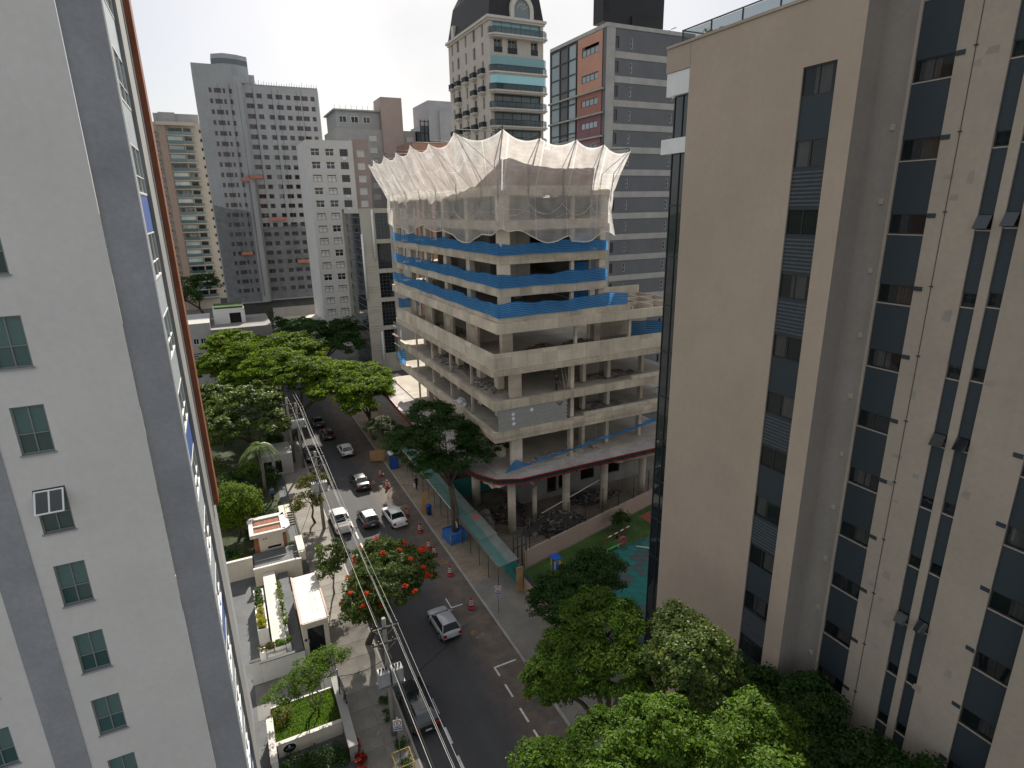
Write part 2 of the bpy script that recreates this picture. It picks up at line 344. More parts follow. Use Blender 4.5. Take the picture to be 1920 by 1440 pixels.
# ================================================================== ground, road, pavements
def asphalt(name, base, dirt):
    m = bpy.data.materials.new(name); m.use_nodes = True; t = m.node_tree; L = t.links.new; b = t.nodes['Principled BSDF']
    b.inputs['Roughness'].default_value = .88; b.inputs['Specular IOR Level'].default_value = .3
    co = _n(t, 'ShaderNodeTexCoord')
    n1 = _n(t, 'ShaderNodeTexNoise', Scale=.22, Detail=8., Roughness=.65); L(co.outputs['Object'], n1.inputs['Vector'])
    n2 = _n(t, 'ShaderNodeTexNoise', Scale=30., Detail=3.); L(co.outputs['Object'], n2.inputs['Vector'])
    mp = _n(t, 'ShaderNodeMapping'); mp.inputs['Scale'].default_value = (1.1, .05, 1); L(co.outputs['Object'], mp.inputs['Vector'])
    n3 = _n(t, 'ShaderNodeTexNoise', Scale=1., Detail=5.); L(mp.outputs[0], n3.inputs['Vector'])
    r = _n(t, 'ShaderNodeValToRGB'); e = r.color_ramp.elements
    e[0].position = .3; e[0].color = tuple(c * .72 for c in base) + (1,); e[1].position = .7; e[1].color = tuple(c * 1.35 for c in base) + (1,)
    ad = _n(t, 'ShaderNodeMath', operation='MULTIPLY_ADD'); ad.inputs[1].default_value = .35; L(n3.outputs['Fac'], ad.inputs[0])
    m0 = _n(t, 'ShaderNodeMath', operation='MULTIPLY_ADD'); m0.inputs[1].default_value = .5; L(n1.outputs['Fac'], m0.inputs[0]); 
    m3 = _n(t, 'ShaderNodeMath', operation='MULTIPLY'); m3.inputs[1].default_value = .16; L(n2.outputs['Fac'], m3.inputs[0]); L(m3.outputs[0], m0.inputs[2]); L(m0.outputs[0], ad.inputs[2])
    L(ad.outputs[0], r.inputs['Fac'])
    # brown building dust lying along the right-hand kerb
    sx = _n(t, 'ShaderNodeSeparateXYZ'); L(co.outputs['Object'], sx.inputs[0])
    mr = _n(t, 'ShaderNodeMapRange'); mr.inputs['From Min'].default_value = 12.4; mr.inputs['From Max'].default_value = 15.2; L(sx.outputs['X'], mr.inputs['Value'])
    n4 = _n(t, 'ShaderNodeTexNoise', Scale=.8, Detail=9., Roughness=.75); L(co.outputs['Object'], n4.inputs['Vector'])
    r4 = _n(t, 'ShaderNodeMapRange'); r4.inputs['From Min'].default_value = .28; r4.inputs['From Max'].default_value = .6; L(n4.outputs['Fac'], r4.inputs['Value'])
    ml = _n(t, 'ShaderNodeMath', operation='MULTIPLY'); L(mr.outputs[0], ml.inputs[0]); L(r4.outputs[0], ml.inputs[1])
    mx = _n(t, 'ShaderNodeMix', data_type='RGBA'); L(ml.outputs[0], mx.inputs[0]); L(r.outputs[0], mx.inputs[6]); mx.inputs[7].default_value = (*dirt, 1)
    L(mx.outputs[2], b.inputs['Base Color'])
    bp = _n(t, 'ShaderNodeBump', Strength=.25, Distance=.02); L(n2.outputs['Fac'], bp.inputs['Height']); L(bp.outputs[0], b.inputs['Normal'])
    MATS[name] = m; return m
M_asph = asphalt('worn_asphalt', (.062, .062, .065), (.17, .132, .105))
M_pave = mat('concrete_paving', (.20, .185, .165), .92, .18, .5, 0, None, .12, .2, 12)
M_paved = mat('dusty_paving', (.25, .20, .15), .95, .25, .35, 0, None, .16, .2, 12)
M_kerb = mat('kerb_stone', (.33, .315, .29), .9, .15, 1, 0, None, .1, .2, 10)
M_mark = mat('road_paint', (.62, .62, .60), .8, .3, 3, 0, None, .2)
M_earth = mat('site_earth', (.17, .14, .11), 1, .35, .3, 0, None, .25, .6, 4)
M_grass = mat('lawn', (.045, .085, .02), 1, .35, .5, 0, None, .35, .7, 25)
M_city = mat('far_ground', (.13, .13, .12), 1, .3, .05, 0, None, .2)
struct('ground', MB().poly([(-900, -500, -.03), (1100, -500, -.03), (1100, 1500, -.03), (-900, 1500, -.03)]), M_city)
hp = []
for i in range(9):
    row = []
    for j in range(49):
        a = R_(-75 + 150 * j / 48); d = 420 + i * 45; row.append((d * math.sin(a), d * math.cos(a), -.2 + (30 + 9 * math.sin(j * .9) + 6 * math.sin(j * 2.3 + 1)) * min(1, i / 4)))
    hp.append(row)
mb = MB(); mb.smooth = True; mb.grid(hp); struct('hills', mb, mat('wooded_hill', (.06, .085, .05), 1, .4, .03, 0, None, .4))
road = struct('road', MB().poly([(7, -80, 0), (16.7, -80, 0), (16.7, 196, 0), (7, 196, 0)]), M_asph)
pl_ = struct('pavement', MB().box(3.7, 6.86, -80, 196, -.02, .125), M_pave)
slab = MB().box(-.755, .755, -.86, .86, 0, .02).mesh('paving_slab', M_pave)
for k in range(22):
    for j in range(2):
        link('paving_slab', slab, pl_, (4.5 + j * 1.55, 24.5 + k * 1.76, .122))
struct('kerb', MB().box(6.86, 7.0, -80, 196, -.02, .15), M_kerb)
struct('kerb', MB().box(16.7, 16.86, -80, 196, -.02, .15), M_kerb)
struct('pavement', MB().box(16.86, 20.9, -80, 44.0, -.02, .14), M_pave)
struct('pavement', MB().box(16.86, 20.9, 44.0, 196, -.02, .136), M_paved)
struct('site_ground', MB().poly([(20.9, 44, 0), (60, 44, 0), (60, 100, 0), (20.9, 100, 0)]), M_earth)
for nm_, pts in (('road_marking', [(14.43, 26.2, 14.57, 27.4), (14.43, 28.1, 14.57, 29.4), (14.43, 30.5, 14.57, 31.8), (14.43, 32.7, 14.57, 33.7), (14.57, 33.58, 16.3, 33.72),
        (14.43, 23.8, 14.57, 25.1), (14.43, 21.5, 14.57, 22.7), (9.2, 26.4, 9.34, 27.9), (9.2, 28.9, 9.34, 30.3), (9.2, 23.8, 9.34, 25.2), (9.2, 21.2, 9.34, 22.6), (9.2, 31.5, 9.34, 33.),
        (9.2, 54.6, 9.34, 56.0), (9.2, 57.0, 9.34, 58.5), (9.2, 59.7, 9.34, 61.2), (9.2, 62.5, 9.34, 64.), (8.0, 53.9, 9.34, 54.05), (14.0, 41.7, 14.1, 43.2), (14.1, 41.7, 15.1, 41.82)]),):
    for a, b, c, d in pts: MB().poly([(a, b, .005), (c, b, .005), (c, d, .005), (a, d, .005)]).obj(nm_, M_mark, road)
M_tar = mat('tar', (.018, .018, .02), .6, .1, 2)
MB().grid([[(9.2 + i * .32 + .12 * math.sin(i * 1.7), 36.0 + i * .17 - s * .09, .005) for i in range(11)] for s in (0, 1)]).obj('tar_seam', M_tar, road)
M_patch = mat('earth_spill', (.24, .15, .085), 1, .4, 2, 0, None, .3)
M_patch2 = mat('cement_spill', (.15, .145, .14), 1, .4, 2, 0, None, .3)
def blob(x, y, r, z=.006, seed=1):
    q = random.Random(seed); ph = [q.uniform(0, 6.28) for _ in range(4)]
    return [(x + r * (1 + .25 * math.sin(2 * a + ph[0]) + .18 * math.sin(5 * a + ph[1])) * math.cos(a), y + r * .8 * (1 + .2 * math.sin(3 * a + ph[2])) * math.sin(a), z) for a in [6.283 * i / 28 for i in range(28)]]
for i, (x, y, r, mm) in enumerate([(14.6, 37.9, .35, M_patch), (15.0, 37.3, .4, M_patch2), (15.5, 30.0, .4, M_patch), (15.9, 27.3, .3, M_patch2), (14.1, 39.4, .3, M_patch2), (15.6, 61.5, .6, M_patch), (15.9, 48.6, .5, M_patch)]):
    MB().poly(blob(x, y, r, .0055, i)).obj('dirt_spill', mm, road)

# ================================================================== LEFT TOWER (white, grey bands)
LX, LY = -2.05, 23.5
lt = thing('apartment_tower', 'white plaster tower with grey vertical bands and teal windows beside the walled garden', 'building', (LX - 6, LY + 6, 0))
ST = 2.97; Z0 = 25.86        # sill of a reference window
lev = [Z0 + ST * k for k in range(-8, 9)]
rects = []
for z in lev:
    for x in (-6.32, -9.75, -12.3):
        if x > -7 and z > 36: continue
        rects.append((x - .46, x + .46, z, z + 1.68))
mb = MB(); facade(mb, 'y', LY, -14, -3.2, 0, 62, rects, .14, -1)
mb.poly([(-14, LY, 0), (-14, LY, 62), (-14, LY + 20, 62), (-14, LY + 20, 0)])
mb.obj('wall', M_white, lt)
MB().box(-8.35, -7.3, LY - .035, LY + .02, 0, 62).obj('grey_band', M_gband, lt)
MB().box(-3.2, LX, LY + .10, LY + 1.0, 0, 62).obj('grey_band', M_gband, lt)
MB().box(-3.2, LX - .2, LY + 1.0, LY + 14, 0, 62).obj('core_wall', M_gband, lt)
wf = mat('window_frame_grey', (.22, .24, .23), .5, .05, 2)
wn = winmesh('lt', .92, 1.68, (.5,), (.42,), .05, .06, wf, M_glasst)
bl = MB().box(-.41, .41, -.018, -.013, .74, 1.62).mesh('blind', mat('teal_blind', (.10, .17, .165), .5, .08, 4))
sillm = MB().box(-.5, .5, -.2, -.02, -.05, 0).mesh('sill', M_gband)
for (a, b, z0, z1) in rects:
    if z0 > 40 or z0 < 8: continue
    o = putwin(lt, wn, (a + b) / 2, LY + .13, z0, '-y', 'window', ('blind', bl) if rnd.random() < .75 else None)
    link('sill', sillm, o)
# open sash on one window
sash = MB(); sash.box(-.42, -.37, -.03, 0, -.84, 0).box(.37, .42, -.03, 0, -.84, 0).box(-.37, .37, -.03, 0, -.05, 0).box(-.37, .37, -.03, 0, -.84, -.79).box(-.025, .025, -.03, 0, -.79, -.05)
o = sash.obj('open_sash', M_whmet, lt, local=True); pl = WLOC[lt.name]
o.location = (-6.32 - pl[0], LY - .03 - pl[1], Z0 - ST + 1.62 - pl[2]); o.rotation_euler[0] = -R_(38)
g = MB().poly([(-.37, -.012, -.79), (.37, -.012, -.79), (.37, -.012, -.05), (-.37, -.012, -.05)]).obj('pane', M_glassd, o, local=True)
# street-side face: glazed strip with blue and grey panels, grey pier, brown tiled volume
sx_ = LX
MB().box(sx_ + .002, sx_ + .05, LY + .12, LY + .2, 0, 62).obj('sunlit_corner_line', M_whmet, lt)  # white strip paints the bright line of the sunlit corner
M_bluep = mat('blue_panel', (.07, .13, .36), .5, .15, 3, 0, None, .1); M_greyp = mat('pale_panel', (.42, .47, .50), .4, .12, 3, 0, None, .1)
stripw = winmesh('lts', 3.9, 1.62, (.33, .66), (.36,), .05, .05, M_whmet, M_glasst)
for i, z in enumerate([Z0 - .55 + ST * k for k in range(-8, 9)]):
    if z > 44 or z < 2: continue
    putwin(lt, stripw, sx_ - .07, LY + 2.2, z, '+x', 'strip_window')
    pm = M_bluep if i % 3 == 1 else M_greyp
    MB().box(sx_ - .1, sx_ - .03, LY + .25, LY + 4.15, z + 1.64, z + ST - .02).obj('panel', pm, lt)
    MB().box(sx_ - .1, sx_ - .015, LY + .23, LY + 4.17, z - .05, z - .002).obj('sill', M_gband, lt)
MB().box(sx_ - .3, sx_ + .10, LY + 4.2, LY + 7.0, 0, 62).obj('pier', mat('grey_pier', (.24, .245, .24), .85, .15, .6, .2), lt)
MB().box(sx_ + .04, sx_ + .13, LY + 7.003, LY + 7.1, 19.4, 43.6).obj('sunlit_edge_line', M_whmet, lt)  # sunlit edge of the pier drawn as a white strip
M_brown = mat('brown_tiles', (.22, .075, .036), .6, .2, 1.2, .1, None, .15, .1, 30)
bt = MB().box(sx_ - .8, sx_ + .36, LY + 7.12, LY + 8.3, 19.4, 43.8).obj('tiled_volume', M_brown, lt)

# ================================================================== RIGHT TOWER (beige)
bt_ = thing('apartment_tower', 'beige plaster tower with navy window strips and a glass roof railing', 'building', (30, 18, 0))
BX, ZB = 24.0, 33.24         # window head reference
SB = 2.93
heads = [ZB + SB * k for k in range(-11, 3)]
lo_ = min(heads) - 1.18
r1 = [(18.14, 19.78, .8, 39.12)]
mb = MB(); facade(mb, 'x', BX, 17.1, 26.9, 0, 41.72, r1, .12, -1)
mb.poly([(24, 26.9, 0), (24, 26.9, 41.72), (33, 26.9, 41.72), (33, 26.9, 0)][::-1])
mb.poly([(24, 17.1, 41.72), (33, 17.1, 41.72), (33, 26.9, 41.72), (24, 26.9, 41.72)])
M_ret = mat('shaded_beige_plaster', (.27, .245, .22), .9, .08, .3, .15); MB().poly([(24, 17.1, 0), (26.6, 17.1, 0), (26.6, 17.1, 41.72), (24, 17.1, 41.72)]).obj('return_wall', M_ret, bt_)  # shade on the return and cove is put into this greyer beige
mb.obj('wall', M_beige, bt_)
MB().box(23.93, 24.4, 17.05, 28.8, 41.73, 41.86).obj('coping', M_beige2, bt_)
# the set-back face
B2 = 26.0
strips = {'A': (14.72, 16.24, 38.84, .82, 'w'), 'B': (12.36, 12.9, 35.88, .55, 'n'), 'C': (11.52, 12.02, 33.06, .55, 'n'), 'D': (8.3, 9.72, 38.95, .84, 'w')}
r2 = [(a, b, .6, 43.2) for a, b, *_ in strips.values()]
mb = MB(); facade(mb, 'x', B2, -14, 17.1, 0, 45, r2, .16, -1)
mb.obj('wall', M_beige2, bt_)
pts = [(26.0, 16.35)] + [(26.0 - .75 * (1 - math.cos(a)) , 16.35 + .75 * math.sin(a)) for a in [R_(t) for t in range(15, 91, 15)]]
mb = MB()     # coved inner corner
mb.grid([[(p[0], p[1], z) for p in pts] for z in (0, 45)]); mb.smooth = True
for f in range(len(mb.sm)): mb.sm[f] = True
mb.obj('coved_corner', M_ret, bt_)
fr_navy = winmesh('bw', 1.62, 1.18, (.5,), (), .05, .05, M_alu, M_glassc)
cur = []
for s in (0, 1, 2):
    c = MB(); q = random.Random(s); x0 = [-.78, -.3, .05][s]; x1 = [-.2, .5, .78][s]
    c.grid([[(x0 + (x1 - x0) * i / 14, .12 + .025 * math.sin(i * 2.1), z) for i in range(15)] for z in (.05, 1.15)]); cur.append(c.mesh('curtain', M_curt))
lou = MB()
lou.box(-.82, .82, -.01, .03, 0, 1.75)
loul = MB(); 
for k in range(9): loul.box(-.80, .80, -.035, -.011, .12 + k * .175, .20 + k * .175)
M_louv = mat('louvre', (.075, .088, .10), .55, .2, 3, 0, None, .1, spec=.4)
louv = (lou.mesh('shutter', M_navy), loul.mesh('slats', M_louv))
back = MB().box(-.9, .9, .45, .5, -.3, 2.6).mesh('room_back', M_dark)
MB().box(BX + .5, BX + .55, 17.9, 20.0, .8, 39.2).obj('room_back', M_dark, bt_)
for i, h in enumerate(heads):
    o = putwin(bt_, fr_navy, BX + .11, 18.96, h - 1.18, '-x', 'window', ('curtain', cur[i % 3]) if i % 4 != 3 else None)
    if h - 2.93 > 1:
        s_ = link('shutter', louv[0], bt_, (BX + .08 - 30, 18.96 - 18, h - SB), ROT['-x'])
        if i % 2 == 0 or i % 5 == 1: link('slat_bank', louv[1], s_)
for nm_, (a, b, top, hh, ty) in strips.items():
    wd = b - a
    wm = winmesh('b2' + nm_, wd - .02, hh, (.33, .68) if wd > 1.8 else ((.5,) if ty == 'w' else ()), (), .045, .05, M_alu, M_glassc)
    spm = MB().box(-wd / 2 + .004, wd / 2 - .004, 0, .04, 0, SB - hh - .02).mesh('spandrel', M_navy)
    slm = MB().box(-wd / 2 + .01, wd / 2 - .01, -.1, .02, -.05, -.005).mesh('sill', M_beige2)
    ym = (a + b) / 2
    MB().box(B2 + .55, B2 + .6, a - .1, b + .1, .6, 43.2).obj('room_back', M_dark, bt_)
    cu2 = []
    for s in range(2):
        c = MB(); x0 = [-.4, -.05][s] * wd; x1 = [.1, .4][s] * wd
        c.grid([[(x0 + (x1 - x0) * i / 14, .14 + .025 * math.sin(i * 2.3), z) for i in range(15)] for z in (.03, hh - .03)]); cu2.append(c.mesh('curtain', M_curt))
    k = 0; h = top
    while h < 42: h += SB
    while h > 2:
        o = putwin(bt_, wm, B2 + .15, ym, h - hh, '-x', 'window', ('curtain', cu2[k % 2]) if (ty == 'w' and k % 3 != 1) else None)
        link('sill', slm, o)
        link('spandrel', spm, bt_, (B2 + .07 - 30, ym - 18, h - SB), ROT['-x'])
        if ty == 'w':
            yb = a - .34 if nm_ == 'A' else b + .02
            MB().box(B2 - .03, B2 + .01, yb, yb + .32, h - .16, h + .02).obj('vent_plate', M_navy, bt_)
        elif k % 3 == 1:   # top-hung sash left open
            q = MB().box(-wd / 2 + .03, wd / 2 - .03, -.03, 0, -hh, 0).obj('open_sash', M_glassd, bt_, local=True)
            q.location = (B2 - .0 - 30, ym - 18, h - .03); q.rotation_euler = (-R_(30), 0, ROT['-x'])
        k += 1; h -= SB
lamp = MB().lathe([(.03, 0), (.09, .02), (.1, .1), (.07, .16), (.02, .17)], n=10).mesh('wall_lamp', M_beige2)
for k in range(12):
    MB().box(25.86, 25.98, 16.55, 16.75, 36.3 - SB * k, 36.55 - SB * k).obj('wall_lamp', M_beige2, bt_, bevel=.03)
cab = [(B2 - .02, 14.05, z) for z in range(2, 45, 2)]
cb = MB().tube(cab, .012, 5).obj('lightning_cable', M_alu, bt_)
for k in range(14): MB().box(B2 - .05, B2 - .001, 13.98, 14.12, 38.9 - SB * k, 38.94 - SB * k).obj('cable_clip', M_alu, cb)
M_rep = mat('repair_patch', (.315, .285, .245), .9, .1, 1)
q = random.Random(5)
for k in range(46):      # mortar repair patches that do not match the paint
    y = q.choice([q.uniform(13.1, 14.5), q.uniform(9.9, 11.3), q.uniform(12.95, 14.0), q.uniform(16.3, 16.5)]); z = q.uniform(4, 40); wd = q.uniform(.15, .5); ht = q.uniform(.12, .5)
    if y + wd > 14.6: continue
    if y > 16: wd = .2
    MB().poly([(B2 - .004, y, z), (B2 - .004, y, z + ht), (B2 - .004, y + wd * .8, z + ht * .9), (B2 - .004, y + wd, z + ht * .1)]).obj('repair_patch', M_rep, bt_)
MB().box(B2 + .62, 40, -13.9, 17.0, 0, 44.9).obj('light_block', M_dark, bt_); MB().box(24.6, 32.9, 17.2, 26.8, 0, 41.6).obj('light_block', M_dark, bt_)  # dark boxes added inside the hollow shell to block light
MB().box(25.55, 25.98, -14, 8.28, 0, 45).obj('projecting_wall', M_beige2, bt_)
# dark glazed bay on the far corner with two white slabs
MB().box(24.35, 32, 26.92, 28.35, 0, 39.3).obj('glazed_bay', M_glassd, bt_)
for z in range(12): MB().box(24.3, 24.36, 26.95, 28.3, z * SB + 1.2, z * SB + 1.28).obj('transom', M_alu, bt_)
for y in (26.94, 27.6, 28.28): MB().box(24.3, 24.348, y, y + .05, 0, 39.3).obj('mullion', M_alu, bt_)
MB().box(24.05, 33, 26.93, 28.75, 39.32, 40.5).obj('balcony_slab', M_whmet, bt_)
MB().box(24.02, 33, 26.93, 28.95, 36.3, 37.1).obj('balcony_slab', M_whmet, bt_)
MB().box(24.0, 33, 26.93, 28.8, 40.52, 41.72).obj('parapet', M_beige, bt_)
# glass railing on the roof edge
ra = MB()
for y in (17.3, 19.3, 21.5, 23.7, 25.75, 27.85): ra.box(24.18, 24.24, y - .03, y + .03, 41.7, 42.45)
for x in (26.5, 29): ra.box(x, x + .06, 27.82, 27.88, 41.7, 42.45)
ra.box(24.17, 24.25, 17.3, 27.9, 42.45, 42.5).box(24.25, 33, 27.82, 27.9, 42.45, 42.5)
rl = ra.obj('roof_railing', M_alu, bt_)
for a, b in ((17.35, 19.25), (19.35, 21.45), (21.55, 23.65), (23.75, 25.7), (25.8, 27.8)): MB().box(24.205, 24.215, a, b, 41.9, 42.42).obj('glass_panel', glassmat('rail_glass', (.12, .16, .17), .75), rl)
MB().poly([(26, 18, 41.9), (33, 18, 44.2), (33, 24, 44.2), (26, 24, 41.9)][::-1]).obj('roof_slope', M_conc, bt_)
# ================================================================== BUILDING UNDER CONSTRUCTION
cb_ = thing('unfinished_building', 'bare concrete building under construction with open floors and red-edged canopy', 'building', (30, 62, 0))
PX0, PX1, PY0, PY1 = 22.0, 46.0, 49.2, 82.6
TX0, TX1, TY0, TY1 = 24.0, 36.4, 51.5, 88.4
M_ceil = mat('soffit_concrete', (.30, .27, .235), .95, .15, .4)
def slabobj(name, x0, x1, y0, y1, z0, z1, m=M_conc): return MB().box(x0, x1, y0, y1, z0, z1).obj(name, m, cb_)
# floor plates (dusty top) and edge beams
q = random.Random(3)
for z, x0, x1, y0, y1 in ((7.75, PX0 + .3, PX1, PY0 + .4, 90), (12.05, PX0 + .3, PX1, PY0 + .3, PY1), (15.25, PX0 + .3, PX1, PY0 + .3, PY1 - .5), (18.65, PX0 + .3, PX1, PY0 + .3, PY1)):
    slabobj('floor_plate', x0, x1, y0, y1, z - .25, z, M_concd)
for z in (23.4, 26.1, 29.2, 32.35): slabobj('floor_plate', TX0 + .25, TX1 - .25, TY0 + .25, TY1 - .25, z - .25, z, M_concd)
def beam(x0, x1, y0, y1, z0, z1, t=.3, m=M_conc, sides='lfrb'):
    if 'f' in sides: slabobj('edge_beam', x0, x1, y0, y0 + t, z0, z1, m)
    if 'l' in sides: slabobj('edge_beam', x0, x0 + t, y0 + t, y1, z0, z1, m)
    if 'r' in sides: slabobj('edge_beam', x1 - t, x1, y0 + t, y1, z0, z1, m)
    if 'b' in sides: slabobj('edge_beam', x0 + t, x1 - t, y1 - t, y1, z0, z1, m)
# podium
beam(PX0 + .05, PX1, PY0 + .05, PY1, 11.15, 11.65, .32, M_conc, 'lf'); beam(PX0 - .05, PX1, PY0 - .05, PY1, 11.66, 12.28, .4, M_conc, 'lf')
slabobj('kerb_beam', 32.5, PX1, PY0 - .02, PY0 + .35, 12.3, 12.62, M_concl)
beam(PX0, PX1, PY0, PY1 - .5, 14.55, 15.42, .4, M_conc, 'lf')
slabobj('kerb_beam', 38.5, PX1, PY0 - .06, PY0 + .35, 15.44, 15.8, M_concl)
beam(PX0 - .12, PX1, PY0 - .12, PY1, 18.02, 18.6, .5, M_conc, 'lf')
beam(PX0 + .06, PX1, PY0 + .06, PY1, 18.62, 20.2, .22, M_concl, 'lf')        # solid parapet
# tower base slab, two steps, runs on to the right as a terrace
beam(PX0 + .55, 45.9, PY0 + .0, 86, 22.1, 23.05, .35, M_concl, 'lf')
beam(PX0 + .95, 38.2, PY0 + .35, 86, 23.06, 23.62, .3, M_conc, 'lf')
slabobj('floor_plate', PX0 + 1.25, 38.2, PY0 + .65, TY0 + .24, 23.1, 23.4, M_concd)
slabobj('floor_plate', PX0 + 1.25, TX0 + .24, TY0 + .24, 86, 23.1, 23.4, M_concd)
for z in (25.2, 28.3, 31.45, 34.6): 
    beam(TX0, TX1, TY0, TY1, z, z + .92, .4, M_conc, 'lf'); slabobj('edge_beam', TX1 - .4, TX1, TY0 + .4, TY1, z + .3, z + .92); slabobj('edge_beam', TX0 + .4, TX1 - .4, TY1 - .4, TY1, z + .3, z + .92)
slabobj('roof_plate', TX0 + .4, TX1 - .4, TY0 + .4, TY1 - .4, 35.2, 35.45, M_concd)
# terrace cells on the right
for x in (38.4, 41.0, 43.4, 45.7): slabobj('cell_wall', x, x + .16, PY0 + .36, 58, 22.3, 23.35, M_concl)
for y in (52.0, 55.0, 58.0): slabobj('cell_wall', 38.57, 45.9, y, y + .16, 22.3, 23.3, M_concl)
slabobj('floor_plate', 38.3, 45.9, PY0 + .36, 58, 22.1, 22.28, M_concd)
slabobj('terrace_wall', 38.6, 46, 58.2, 58.4, 22.1, 24.2, M_concl)
# columns
def colm(x, y, w, d, z0, z1, m=M_concl): slabobj('column', x - w / 2, x + w / 2, y - d / 2, y + d / 2, z0, z1, m)
for z0, z1 in ((23.62, 25.2), (26.12, 28.3), (29.22, 31.45), (32.37, 34.6)):
    colm(TX0 + .62, TY0 + .4, 1.15, .7, z0, z1)
    colm(32.3, TY0 + .35, .34, .4, z0, z1); colm(35.9, TY0 + .5, .7, .7, z0, z1)
    for y in (60.0, 67.2, 74.5, 81.6, 87.8): colm(TX0 + .5, y, .6, 1.0 if y < 87 else .6, z0, z1)
    for y in (60.0, 67.2, 74.5, 81.6): colm(30.2, y, .7, .5, z0, z1)
    # inner walls, stair core and the far wall with slots that let daylight through
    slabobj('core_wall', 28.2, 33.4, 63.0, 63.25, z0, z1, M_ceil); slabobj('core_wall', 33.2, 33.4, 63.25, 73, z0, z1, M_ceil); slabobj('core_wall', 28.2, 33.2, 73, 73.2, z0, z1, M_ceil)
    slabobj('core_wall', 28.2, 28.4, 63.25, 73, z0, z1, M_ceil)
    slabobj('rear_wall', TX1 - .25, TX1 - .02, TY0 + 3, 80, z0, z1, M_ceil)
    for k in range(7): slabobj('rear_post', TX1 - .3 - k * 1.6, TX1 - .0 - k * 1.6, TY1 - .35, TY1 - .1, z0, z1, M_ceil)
for y, w_ in ((55.6, 2.4), (66, 3.0), (76.5, 2.6)):
    for z0, z1 in ((26.12, 28.3), (29.22, 31.45), (32.37, 34.6)): slabobj('partition', 26.6, 29.5, y, y + .18, z0, z1, M_concl)
for z0, z1, n_ in ((18.66, 22.1, 0), (15.44, 18.02, 1), (12.3, 14.55, 1), (7.76, 11.15, 1)):
    if n_ == 0:
        colm(TX0 + .7, TY0 + .3, 1.15, .7, z0, z1)
        for x in (31.5, 38.2, 42.8): colm(x, PY0 + .5 if x < 40 else PY0 + .4, .26, .3, z0, z1)
        for y in (58.0, 65.5, 73.0, 80.0): slabobj('wall_pier', TX0 + .2, TX0 + .5, y, y + 3.2, z0, z1); 
        slabobj('cross_wall', TX0 + .5, 28.0, 61.1, 61.35, z0, z1, M_concl); slabobj('cross_wall', TX0 + .5, 27.0, 76.1, 76.35, z0, z1, M_concl)
        slabobj('rear_wall', 37.5, 46, 56.5, 56.7, z0, z1, M_concl); colm(36.5, 53.5, .8, .8, z0, z1)
    else:
        slabobj('column', 24.05, 25.3, PY0 + .5, PY0 + .95, z0, z1, M_concl)
        for x in (31.2, 33.6, 36.8, 41.4): colm(x, PY0 + (.75 if x < 32 else 2.2), .4, .6, z0, z1)
        for y in (53.5, 58.2, 64.8, 71.0, 77.2): colm(24.6, y, .7, 1.0, z0, z1)
        for y in (56.2, 62.5, 69, 75.5): colm(PX0 + .6, y, .22, .22, z0, z1)
        for x in (28, 33, 38): colm(x, 57, .8, .8, z0, z1); 
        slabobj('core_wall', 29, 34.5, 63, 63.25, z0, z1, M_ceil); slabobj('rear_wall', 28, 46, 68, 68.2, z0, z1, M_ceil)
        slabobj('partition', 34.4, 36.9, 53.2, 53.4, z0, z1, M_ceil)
# grey block infill wall (each block proud of recessed joints)
M_block = mat('concrete_block', (.36, .355, .34), .95, .2, 1.2, 0, None, .15, .2, 15); M_mort = mat('mortar', (.15, .145, .135), .95, .2, 2)
bw = slabobj('block_wall', 22.5, 30.4, PY0 + .12, PY0 + .24, 12.3, 14.55, M_mort)
bm = {}
for r in range(11):
    for c in range(20):
        x0 = 22.5 + c * .4 - (.2 if r % 2 else 0); x1 = x0 + .37; x0 = max(x0, 22.5); x1 = min(x1, 30.4)
        if x1 - x0 < .05 or (r in (8, 9) and 28.9 < x0 < 29.7): continue
        key = round(x1 - x0, 2)
        if key not in bm: bm[key] = MB().box(0, key, 0, .03, 0, .175).mesh('block', M_block)
        link('block', bm[key], bw, (x0 - 30, PY0 + .093 - 62 + q.uniform(-.006, .006), 12.31 + r * .203))
for x, z in ((24.1, 13.9), (24.1, 13.45), (24.15, 12.9), (26.2, 14.05)):
    o = MB().box(-.16, .16, -.01, .01, -.16, .16).obj('paper_notice', M_whmet, bw, local=True); o.location = (x - 30, PY0 + .06 - 62, z); o.rotation_euler[1] = R_(45)
# canopy with dark fascia and red lines
M_red = mat('red_trim', (.33, .022, .022), .5, .2, 2); M_fas = mat('black_fascia', (.03, .028, .028), .5, .2, 2)
can_o = [(20.3, 92), (19.6, 84), (19.1, 70), (19.8, 56), (20.6, 51.2), (21.9, 48.9), (24.2, 47.9), (46, 47.7)]
can_i = [(24.0, 92), (24.0, 84), (24.0, 70), (24.0, 56), (24.0, 52.2), (24.4, 50.9), (25.2, 50.1), (46, 49.9)]
mb = MB(); mb.grid([[(p[0], p[1], 7.42) for p in can_o], [(p[0], p[1], 7.72) for p in can_i]]); mb.grid([[(p[0], p[1], 7.1) for p in can_i], [(p[0], p[1], 7.0) for p in can_o]])
mb.obj('canopy', mat('canopy_top', (.36, .33, .31), .9, .3, .5, 0, None, .2), cb_)
def off(pts, d):
    o = []
    for i, p in enumerate(pts):
        a = Vector(pts[max(i - 1, 0)]); b = Vector(pts[min(i + 1, len(pts) - 1)]); t = (b - a).normalized(); o.append((p[0] - d * -t.y, p[1] - d * t.x))
    return o
def ring(name, d, z0, z1, m):
    a = off(can_o, d); b = off(can_o, d - .1); mb = MB()
    mb.grid([[(p[0], p[1], z0) for p in a], [(p[0], p[1], z1) for p in a], [(p[0], p[1], z1) for p in b], [(p[0], p[1], z0) for p in b], [(p[0], p[1], z0) for p in a]]); mb.obj(name, m, cb_)
